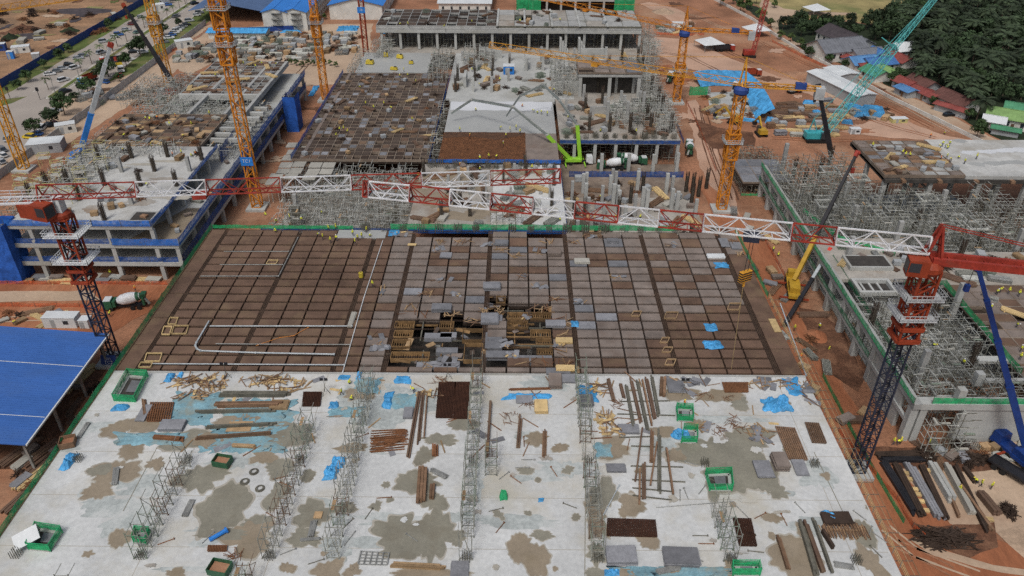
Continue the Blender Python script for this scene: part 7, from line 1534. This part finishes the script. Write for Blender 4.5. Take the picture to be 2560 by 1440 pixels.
strew('in the strip left of the netted building', (200, 225, 430, 262), 30, px=True, s=1.6); strew('below the netted building front', (20, 692, 400, 706), 16, px=True, s=1.2, rzs=(0,), kinds=['board_stack', 'timber_stack', 'tube_stack'])
strew('on the lower front slab of the central building', (-25, 11, 167, 201), 46, 7.0, s=1.2); strew('in the unroofed column bay', (15, 49, 168, 208), 44, .28, s=1.3, kinds=['timber_stack', 'rebar_heap', 'board_stack', 'crate', 'rebar_heap']); strew('among the front left columns of the central building', (-61, -28, 166, 180), 16, .3)
strew('on the far pale floor', (-22, 20, 257, 305), 46, 8.0, s=1.3); strew('on the right wing floor', (15, 48, 222, 254), 50, 8.0, s=1.3); strew('around the raised concrete block', (22, 49, 273, 306), 30, 8.0, s=1.3); strew('on the dark timber deck', (-63, -26, 206, 281), 50, 8.05, s=.8, kinds=['board_stack', 'rebar_heap', 'crate', 'timber_stack'])
strew('on the roof deck of the far frame', (-54, 48, 315, 339), 34, 17.2, s=1.2); strew('on the netted building roof', (-113, -84, 155, 195), 18, 14.5, kinds=['board_stack', 'rebar_heap', 'crate']); strew('on the rear decks of the netted building', (-117, -88, 199, 221), 34, 14.4, kinds=['timber_stack', 'board_stack', 'rebar_heap']); strew('on the farthest deck of the netted building', (-107, -83, 241, 274), 24, 14.4, kinds=['timber_stack', 'board_stack'])
strew('on the terrace of the netted building', (-81, -78.5, 154, 240), 16, 9.65, s=.9, kinds=['board_stack', 'tube_stack', 'crate']); strew('on the pale floor of the right building', (73, 90, 141, 157), 14, 9.0, s=1.0); strew('on the rear floor of the right building', (92, 128, 139, 151), 26, 9.0, s=1.2); strew('on the high deck of the right building', (94, 111, 177, 197), 16, 17.05, s=1.0, kinds=['board_stack', 'timber_stack', 'crate'])
strew('in the trench beside the right building', (55, 67, 105, 190), 30, .1, s=1.1, kinds=['timber_stack', 'board_stack', 'rebar_heap', 'tube_stack']); strew('inside the excavation', (1765, 228, 1885, 290), 24, px=True, s=1.4); strew('in the timber yard near the teal crane', (1920, 255, 2090, 345), 46, px=True, s=1.5, kinds=['timber_stack', 'board_stack', 'timber_stack', 'crate'], rzs=(0, .2)); strew('near the blue wrapped stacks', (2100, 270, 2220, 300), 14, px=True, s=1.4)
strew('behind the far orange crane', (1640, 62, 1760, 85), 16, px=True, s=1.6); strew('along the blue shed eave', (40, 1120, 170, 1290), 26, px=True, s=1.2, kinds=['timber_stack', 'board_stack', 'timber_stack', 'rebar_heap'], rzs=(1.2,)); strew('beside the foot of the black crane mast', (180, 930, 262, 1080), 14, px=True, s=.9, kinds=['timber_stack', 'rebar_heap', 'board_stack']); strew('left of the earth road by the barrier', (0, 780, 200, 808), 10, px=True, s=1.1)
strew('on the barren field', (0, 20, 300, 110), 26, px=True, s=2.2, kinds=['rebar_heap', 'board_stack', 'rebar_heap']); strew('in front of the concrete wall at the right', (2300, 1112, 2560, 1150), 24, px=True, s=1.0); strew('on the panel deck of the right building', (94, 120, 108, 137), 10, 9.05, s=.9)
# steel yard at the bottom right: long bundles side by side
for i, (x0, y0, x1, y1, n, w_, m) in enumerate(((2205, 1155, 2290, 1290, 8, .3, 'black_steel'), (2235, 1160, 2305, 1295, 6, .35, 'rebar'), (2270, 1162, 2350, 1300, 7, .4, 'panel_slate'), (2300, 1162, 2365, 1302, 6, .3, 'rebar'), (2325, 1165, 2380, 1260, 4, .6, 'concrete'), (2345, 1168, 2400, 1302, 3, .3, 'wood_brown'), (2365, 1168, 2430, 1290, 3, .6, 'table_form'), (2385, 1165, 2465, 1330, 4, .35, 'rebar'), (2410, 1170, 2440, 1210, 5, .3, 'rebar'), (2400, 1215, 2480, 1330, 3, .4, 'wood_brown'), (2450, 1235, 2495, 1290, 5, .5, 'panel_brown'), (2190, 1142, 2300, 1138, 8, .3, 'rebar'), (2200, 1152, 2310, 1152, 6, .3, 'black_steel'))):
    bundle(x0, y0, x1, y1, n, w_, m, f'{ordinal(i)} long steel bundle counted across the steel yard at the bottom right', z=.06, name='steel_bundle', cat='steel')
for i, (px, py) in enumerate(((2265, 1185), (2275, 1200), (2282, 1225), (2292, 1238), (2298, 1255), (2310, 1278), (2318, 1178), (2470, 1300))):
    o = MB().box(0, 0, 0, 1.5, .7, .35).box(0, .2, .35, 1.4, .2, .1).build('timber_bearer', 'wood_yellow', None, at(px, py, .06), -.1); tag(o, f'{ordinal(i)} yellow timber bearer between the bundles of the steel yard', 'bearer', 'timber bearers')
for i, (px, py, rx, ry, lab) in enumerate(((2360, 1350, 60, 22, 'large dark tangle of rebar below the steel yard'), (2310, 1335, 24, 10, 'smaller dark tangle of rebar left of the large one'), (2310, 1140, 22, 14, 'dark tangle at the top of the steel yard'), (2400, 1118, 18, 10, 'dark tangle in front of the concrete wall'), (2430, 1150, 40, 10, 'long dark tangle behind the steel yard'), (2520, 1280, 14, 18, 'dark oval tangle near the flatbed lorry'), (2420, 1165, 8, 8, 'small dark tangle on the yard sand'))):
    c = at(px, py, .06); ex = abs(at(px + rx, py, 0).x - c.x); ey = abs(at(px, py - ry, 0).y - c.y); o = _heap(160, 1.0).build('rebar_heap', 'rebar', None, c); o.scale = (ex, ey, 1.4); tag(o, lab, 'rebar heap', 'rebar tangles')
ground_patch('mud_patch', 'earth_dark', [(2280, 1310), (2480, 1310), (2500, 1370), (2420, 1395), (2300, 1360)], .07); ground_patch('mud_patch', 'earth_dark', [(2180, 1120), (2440, 1112), (2500, 1170), (2380, 1180), (2210, 1165)], .075)
ground_patch('mud_patch', 'mud_pale', [(2480, 1330), (2600, 1300), (2700, 1330), (2700, 1420), (2560, 1400)], .07); ground_patch('gravel_strip', 'earth_pale', [(2290, 1345), (2360, 1378), (2480, 1410), (2560, 1425), (2560, 1440), (2440, 1418), (2330, 1385), (2275, 1350)], .08, .4)
random.seed(140)
# tyre ruts and streaks worn into the earth
for i, (pts, m) in enumerate((([(1640, 70), (1720, 82), (1800, 120), (1880, 158)], 'earth_dark'), ([(1640, 130), (1720, 140), (1800, 180), (1880, 195)], 'earth_dark'), ([(2030, 175), (2130, 222), (2230, 270), (2330, 318)], 'earth_red'), ([(2050, 165), (2150, 212), (2250, 262), (2380, 330)], 'earth_pale'), ([(1900, 105), (1990, 148), (2060, 180)], 'earth_red'), ([(1740, 270), (1770, 380), (1815, 500)], 'earth_dark'), ([(1756, 265), (1790, 380), (1838, 500)], 'earth_dark'), ([(1640, 20), (1740, 40), (1850, 90)], 'earth_pale'),
        ([(2180, 300), (2260, 325), (2340, 345)], 'earth_red'), ([(1930, 345), (2040, 352), (2200, 352)], 'earth_red'), ([(0, 800), (120, 795), (240, 790)], 'earth_pale'), ([(2180, 1290), (2240, 1360), (2380, 1430)], 'earth'), ([(2215, 1320), (2290, 1385), (2450, 1440)], 'earth_pale'), ([(700, 250), (740, 190), (780, 150)], 'earth_dark'), ([(680, 360), (720, 300), (755, 240)], 'earth_red'))):
    for s in (-.9, .9):
        L_ = [Vector((*at(x, y).xy, 0)) for x, y in pts]; mb = MB()
        for p, q in zip(L_, L_[1:]):
            n = (q - p).normalized(); n = Vector((-n.y, n.x, 0)); K = 6
            for k in range(K):
                a, b = p.lerp(q, k / K), p.lerp(q, (k + 1) / K); o = n * (s + .5 * mnoise.noise(a * .15)); o2 = n * (s + .5 * mnoise.noise(b * .15)); w_ = .2 + .12 * mnoise.noise(a * .4)
                mb.sheet([tuple(a + o - n * w_ + Vector((0, 0, .10))), tuple(b + o2 - n * w_ + Vector((0, 0, .10))), tuple(b + o2 + n * w_ + Vector((0, 0, .10))), tuple(a + o + n * w_ + Vector((0, 0, .10)))])
        tag(mb.build('tyre_rut', m), kind='structure')
# stains of other soil over red earth and field, all with ragged outlines
for i in range(120):
    if i < 50: px, py = U(1620, 2300), U(10, 345); m = random.choice(['earth_pale', 'earth_dark', 'earth_red', 'earth_track', 'mud_pale'])
    elif i < 100: px, py = U(-20, 420), U(-5, 200); m = random.choice(['earth_dark', 'dry_grass', 'earth_pale', 'field', 'roof_dark', 'grass'])
    else: px, py = U(640, 800), U(190, 520); m = random.choice(['earth_pale', 'earth_dark', 'mud_pale'])
    if 50 <= i < 100 and at(px, py).x > -198: continue
    if i < 50 and py < (px - 1780) * .53: continue
    tag(MB().sheet(blob(px, py, U(8, 34), U(2, 7), 700 + i, z=0, lift=.11 + i * .0006, rough=.4)).build('soil_patch', m), kind='structure')
# spoil heaps
def mound(px, py, rx, ry, h, m, label, name='spoil_heap'):
    c = at(px, py, 0); ex = abs(at(px + rx, py, 0).x - c.x); ey = abs(at(px, py - ry, 0).y - c.y); vs = [(0, 0, h)]; n = 22
    for r in range(1, 7):
        for k in range(n):
            a = 2 * math.pi * k / n; f = r / 6; p = Vector((ex * f * math.cos(a), ey * f * math.sin(a), 0)); z = h * (1 - f) ** 1.1 * (1 + .5 * mnoise.noise(p * .6 + c * .1)) - (.05 if r == 6 else 0); q = 1 + .18 * mnoise.noise(p * .4 + c); vs.append((p.x * q, p.y * q, z))
    fs = [(0, 1 + k, 1 + (k + 1) % n) for k in range(n)] + [(1 + (r - 1) * n + k, 1 + r * n + k, 1 + r * n + (k + 1) % n, 1 + (r - 1) * n + (k + 1) % n) for r in range(1, 6) for k in range(n)]
    tag(MB()._add(vs, fs).build(name, m, None, c), label, 'spoil heap', 'spoil heaps')
for q in ((1815, 345, 50, 16, 3, 'earth_dark', 'dark spoil heap under the yellow excavator'), (2075, 890, 40, 28, 1.2, 'earth_dark', 'long dark spoil heap in the trench beside the right building'), (2040, 840, 30, 20, 1.0, 'earth_red', 'red spoil heap in the trench'), (1775, 118, 16, 7, 3, 'wall_grey', 'small grey gravel cone on the red earth'), (1740, 100, 40, 8, 2.5, 'earth', 'earth bank behind the far orange crane'), (1660, 30, 30, 8, 2, 'mud_pale', 'pale rubble heap beyond the far frame'), (60, 75, 40, 9, 2.5, 'earth_dark', 'dark mound on the barren field, middle'), (175, 78, 26, 5, 2, 'undergrowth', 'scrubby mound along the barren field'), (25, 95, 22, 6, 2.5, 'undergrowth', 'dark scrub mound at the left of the barren field'), (205, 28, 80, 8, 1.5, 'roof_dark', 'long burnt strip on the barren field'), (1900, 215, 30, 10, 1.5, 'earth', 'earth bank beside the blue sheeted slope'), (540, 200, 40, 10, 1.5, 'earth_pale', 'sand bank behind the netted building'), (2010, 190, 50, 8, 1.5, 'earth', 'earth bank left of the long open shed')): mound(*q)
# excavation with blue sheeted slopes
def slope(pts, w_, h, label):
    t = MB(); vs = []; n = 0
    P_ = [at(x, y, 0) for x, y in pts]; L_ = []
    for p, q in zip(P_, P_[1:]):
        K = max(3, int((q - p).length / .9))
        for k in range(K): L_.append((p.lerp(q, k / K), (q - p).normalized()))
    L_.append((P_[-1], (P_[-1] - P_[-2]).normalized()))
    for c, d in L_:
        nr = Vector((d.y, -d.x, 0))
        for j in range(7):
            f = j / 6; b = mnoise.noise(Vector((c.x * .8, c.y * .8, j * .9))); vs.append(tuple(c + nr * (f * w_ + .4 * b) + Vector((0, 0, h * (1 - f) ** .8 + .35 * b + .15))))
    tag(t._add(vs, [(i * 7 + j, i * 7 + j + 1, i * 7 + j + 8, i * 7 + j + 7) for i in range(len(L_) - 1) for j in range(6)]).build('sheeted_slope', 'tarp', None), label, 'sheeted slope', 'blue sheeted slopes')
slope([(1728, 205), (1770, 200), (1860, 203)], 7, 4, 'bright blue sheet covering the back slope of the excavation'); slope([(1862, 204), (1895, 232), (1915, 265), (1932, 300)], 6, 4, 'bright blue sheet covering the right slope of the excavation')
net_fence('net_canopy', 'green net screen at the left corner of the excavation', [at(1722, 238, 0), at(1768, 238, 0)], 3.5, 'net_green', 4); ground_patch('pit_slab', 'concrete', [(1765, 232), (1862, 230), (1895, 292), (1785, 300)], .12, .5)
for i, (px, py, lx, ly, lz) in enumerate(((2135, 276, 5, 3, 2), (2150, 280, 4, 3, 1.8), (2180, 282, 8, 3.4, 2.6), (2195, 290, 4, 3, 1.6), (2155, 292, 5, 3, 1.6), (2125, 270, 4, 2.5, 1.6), (2020, 262, 4, 3, 1.6), (1925, 305, 3, 3, 1.6), (2118, 308, 3.4, 2, 1.2), (1865, 302, 9, 1.2, 1.0), (2040, 285, 3, 2, 1.4))):
    c = at(px, py, 0); n = 8; vs = []
    for j in range(n + 1):
        for k in range(n + 1):
            u, v = k / n - .5, j / n - .5; e = max(abs(u), abs(v)) * 2; z = lz * (1 if e < .72 else max(0, (1 - e) / .28)) + .25 * mnoise.noise(Vector((u * 5 + i, v * 5, i))); g = 1 + (.12 if e > .8 else 0); vs.append((u * lx * g, v * ly * g, max(.01, z)))
    tag(MB()._add(vs, [(j * 9 + k, j * 9 + k + 1, j * 9 + k + 10, j * 9 + k + 9) for j in range(n) for k in range(n)]).build('wrapped_stack', 'tarp', None, (c.x, c.y, .02), -.3), f'{ordinal(i)} blue sheeted stack counted in the yard between the excavation and the wall', 'wrapped stack', 'blue sheeted stacks')
for q in ((700, 72, 760, 82, .8, 'blue sheet on stored goods behind the storage yard'), (840, 66, 900, 78, 1.2, 'blue sheets heaped beside the slim crane mast'), (955, 75, 975, 85, 1, 'blue sheet at the foot of the slim crane mast'), (770, 215, 800, 240, 1, 'blue heap at the foot of the orange crane mast'), (1370, 180, 1402, 192, 1, 'blue sheet beside the scaffold on the far floor')): tarp(*q, z=0.05)
# column starter walls and reinforcement fringe standing round the far floors
random.seed(120)
for lab, (x0, x1, y0, y1, z), n in (('along the back edge of the lower front slab', (-25, 12, 200, 202.5, 7), 16), ('along the front of the unroofed bay', (14, 49, 165.3, 166, .3), 14), ('on the right wing floor edge', (14, 49.5, 220, 221, 8), 12), ('along the back of the main deck', (-38, 50, 162, 162.2, 8), 20)):
    l = []
    for k in range(n): o = put('starter_bar_cluster', m_, None, (x0 + (x1 - x0) * (k + .5) / n, U(y0, y1), z), U(0, 3), U(1, 1.8)); tag(o, 'x', 'starter bars'); l.append(o)
    rank(l, '# cluster of upright starter bars ' + lab, 'starter bars')
# ------------------------------------------------------------------ workers
random.seed(130)
def body_mesh(name, J, lean=0.0):
    """one continuous figure grown over a joint skeleton"""
    V, E_, RAD = [], [], []
    def v(p, r, par=None):
        V.append(p); RAD.append(r); i = len(V) - 1
        if par is not None: E_.append((par, i))
        return i
    pel = v(J['pelvis'], .135); ch = v(J['chest'], .15, v(J['waist'], .125, pel)); nk = v(J['neck'], .06, ch); hd = v(J['head'], .095, nk); v(J['crown'], .085, hd)
    for s in ('l', 'r'):
        sh = v(J['sh_' + s], .075, ch); el = v(J['el_' + s], .048, sh); wr = v(J['wr_' + s], .034, el); P0 = Vector(J['wr_' + s]); d = (P0 - Vector(J['el_' + s])).normalized(); pm = v(tuple(P0 + d * .07), .036, wr); sd = d.cross(Vector((0, 1, .2))).normalized()
        for k, (o, l) in enumerate(((-.036, .075), (-.012, .088), (.012, .085), (.034, .066))):
            b = P0 + d * .085 + sd * o; f1 = v(tuple(b), .011, pm); f2 = v(tuple(b + d * l * .55), .010, f1); v(tuple(b + d * l + Vector((0, .02, -.01))), .009, f2)
        t1 = v(tuple(P0 + d * .03 + sd * -.05), .013, wr); v(tuple(P0 + d * .075 + sd * -.075), .011, t1)
        hp = v(J['hip_' + s], .095, pel); kn = v(J['kn_' + s], .062, hp); an = v(J['an_' + s], .042, kn); v(tuple(Vector(J['an_' + s]) + Vector((0, .14, -.045))), .04, an)
    me = bpy.data.meshes.new('sk'); me.from_pydata(V, E_, []); o = bpy.data.objects.new('sk', me); col.objects.link(o)
    md = o.modifiers.new('s', 'SKIN'); sv = me.skin_vertices[0].data
    for i, r in enumerate(RAD): sv[i].radius = (r, r)
    sv[0].use_root = True; o.modifiers.new('d', 'SUBSURF').levels = 1
    dg = bpy.context.evaluated_depsgraph_get(); out = bpy.data.meshes.new_from_object(o.evaluated_get(dg)); bpy.data.objects.remove(o); out.name = name
    out.materials.clear()
    for m in ('trousers', 'vest', 'skin', 'rubber'): out.materials.append(MATS[m])
    zw = J['waist'][2] - .02; zn = J['neck'][2] + .01; hx = [Vector(J['wr_l']), Vector(J['wr_r'])]
    for p in out.polygons:
        c = p.center; hand = min((c - h).length for h in hx) < .17
        p.material_index = 2 if hand or (c.z > zn and (c - Vector(J['head'])).length < .24) else 3 if c.z < .1 else 0 if c.z < zw and abs(c.x) < .34 and (c.z < J['pelvis'][2] + .08) else 1
        p.use_smooth = True
    return out
ST = dict(pelvis=(0, 0, .93), waist=(0, 0, 1.08), chest=(0, 0, 1.33), neck=(0, .01, 1.5), head=(0, .03, 1.6), crown=(0, .03, 1.68), sh_l=(-.2, 0, 1.4), el_l=(-.27, -.02, 1.12), wr_l=(-.26, .08, .9), sh_r=(.2, 0, 1.4), el_r=(.27, -.02, 1.12), wr_r=(.25, .12, .92), hip_l=(-.1, 0, .88), kn_l=(-.11, .03, .48), an_l=(-.11, 0, .08), hip_r=(.1, 0, .88), kn_r=(.11, .03, .48), an_r=(.12, 0, .08))
WK = dict(ST, kn_l=(-.11, .16, .5), an_l=(-.11, .22, .08), kn_r=(.11, -.04, .48), an_r=(.11, -.28, .12), el_l=(-.26, -.12, 1.14), wr_l=(-.24, -.1, .9), el_r=(.26, .08, 1.12), wr_r=(.22, .28, 1.0))
BD = dict(pelvis=(0, -.12, .86), waist=(0, .0, .98), chest=(0, .24, 1.1), neck=(0, .4, 1.16), head=(0, .5, 1.2), crown=(0, .57, 1.24), sh_l=(-.2, .3, 1.12), el_l=(-.24, .42, .86), wr_l=(-.18, .56, .64), sh_r=(.2, .3, 1.12), el_r=(.24, .42, .86), wr_r=(.18, .56, .62), hip_l=(-.1, -.1, .82), kn_l=(-.13, .06, .46), an_l=(-.13, -.04, .08), hip_r=(.1, -.1, .82), kn_r=(.13, .06, .46), an_r=(.14, -.04, .08))
CR_ = dict(pelvis=(0, -.2, .38), waist=(0, -.1, .52), chest=(0, .06, .74), neck=(0, .14, .88), head=(0, .19, .97), crown=(0, .21, 1.05), sh_l=(-.2, .08, .8), el_l=(-.26, .26, .6), wr_l=(-.16, .42, .46), sh_r=(.2, .08, .8), el_r=(.26, .26, .6), wr_r=(.16, .42, .42), hip_l=(-.12, -.16, .36), kn_l=(-.16, .24, .5), an_l=(-.15, .02, .08), hip_r=(.12, -.16, .36), kn_r=(.16, .26, .46), an_r=(.15, .02, .08))
POSE = {'standing': (body_mesh('body', ST), ST), 'walking': (body_mesh('body', WK), WK), 'bending': (body_mesh('body', BD), BD), 'crouching': (body_mesh('body', CR_), CR_)}
hel = MB().lathe([(.15, -.01), (.135, .0), (.125, .05), (.09, .105), (.03, .125)], (0, 0, 0), 'z', 12).mesh('helmet', 'helmet')
def crew(pts, z, where, poses=('standing', 'walking', 'standing', 'bending', 'crouching')):
    by = {}
    for e in pts:
        px, py = e[:2]; ps = e[2] if len(e) > 2 else random.choice(poses); c = at(px, py, z); t = thing('person', 'x', 'person', (c.x, c.y, z), U(0, 6.28)); me, J = POSE[ps]
        b = put('body', me, t, (0, 0, 0)); o = put('helmet', hel, t, tuple(Vector(J['crown']) + Vector((0, 0, -.02))), scale=1.05)
        r = random.random(); hc = 'white' if r < .25 else 'yellow'
        if hc == 'white': objmat(o, 'helmet_white')
        vc = 'orange' if random.random() < .12 else 'yellow'
        if vc == 'orange': objmat(b, 'vest_orange', 1)
        by.setdefault((ps, vc, hc), []).append(t)
    for (ps, vc, hc), l in by.items():
        if len(l) == 1: tag(l[0], f'only {ps} worker, {vc} vest, {hc} helmet, {where}', group='site workers')
        else: rank(l, f'# {ps} worker, {vc} vest, {hc} helmet, {where}', 'site workers')
crew([(690, 580), (795, 592), (808, 600), (827, 608), (842, 603), (883, 590), (895, 602), (917, 582), (925, 592), (905, 597), (888, 612), (932, 718), (840, 575), (822, 578)], ZS, 'at the back of the brown deck')
crew([(1035, 982), (855, 988), (873, 960), (878, 1000), (1710, 1018)], ZS, 'on the concrete floor')
crew([(1190, 277), (1305, 267), (1335, 282), (1344, 284), (1353, 286), (1368, 290), (1200, 397), (1222, 397), (1175, 347), (1258, 366), (1240, 398), (1250, 325), (1275, 330), (1300, 335), (1265, 345), (1290, 325), (1150, 330)], 8.15, 'on the fresh pour and its reinforcement')
crew([(360, 370), (380, 372), (433, 392), (460, 394), (490, 387), (455, 388), (480, 392), (310, 380), (370, 470)], 14.55, 'on the netted building roof'); crew([(366, 302), (425, 312), (440, 297), (480, 312), (525, 290), (460, 345), (395, 300), (340, 320), (375, 300), (310, 345)], 14.5, 'on the timber deck of the netted building'); crew([(610, 165), (640, 172), (655, 160), (690, 165), (565, 200), (540, 190)], 14.5, 'on the farthest deck of the netted building')
crew([(935, 270), (1000, 195), (960, 265), (850, 330), (870, 335), (840, 340), (860, 328), (1030, 300), (900, 220), (980, 275), (1040, 210), (915, 265), (1020, 190), (1010, 180)], 8.05, 'on the dark timber deck'); crew([(1000, 62), (1020, 65), (1110, 68), (1180, 60), (1300, 58), (1400, 55)], 17.2, 'on the far frame roof')
crew([(2355, 366), (2362, 370), (2368, 372), (2350, 372), (2372, 366), (2255, 388), (2262, 394), (2275, 390), (2350, 402), (2366, 397), (2395, 396), (2376, 404), (2440, 398), (2410, 410), (2180, 370)], 17.05, 'on the high deck of the right building'); crew([(2455, 740), (2490, 737), (2498, 732), (2545, 742), (2540, 818), (2475, 777), (2550, 880), (2520, 735), (2548, 900)], 9.05, 'on the panel deck of the right building'); crew([(2405, 915), (2330, 870), (2270, 760)], 9.3, 'on the near scaffold of the right building')
crew([(1985, 828), (2047, 824), (2070, 882), (2000, 900), (1945, 640), (1932, 630)], .1, 'in the trench beside the right building'); crew([(340, 730), (275, 792), (36, 812), (205, 702), (278, 690)], .1, 'near the earth road at the left'); crew([(2395, 1232), (2450, 1217), (2476, 1223), (2232, 1112), (2242, 1112), (2250, 1110), (2440, 1210), (2320, 1115)], .1, 'in the steel yard'); crew([(1540, 545), (1345, 555), (1500, 500), (1600, 545), (1110, 545), (1092, 548)], .3, 'at the front of the central building'); crew([(1450, 200), (1500, 330), (1590, 335), (1640, 320), (1180, 180), (1250, 200), (1200, 215), (1420, 300), (1385, 230)], 8.0, 'on the far floors of the central building'); crew([(1400, 552), (1045, 440), (1200, 430), (1150, 420), (1330, 425), (1290, 440)], 7.0, 'on the lower front slab')
crew([(2325, 345), (2360, 335), (1960, 330), (1850, 310), (1790, 300)], .1, 'on the red earth near the wall'); crew([(690, 555), (725, 550), (805, 535), (755, 556), (665, 540)], 6.5, 'among the front left columns of the central building')
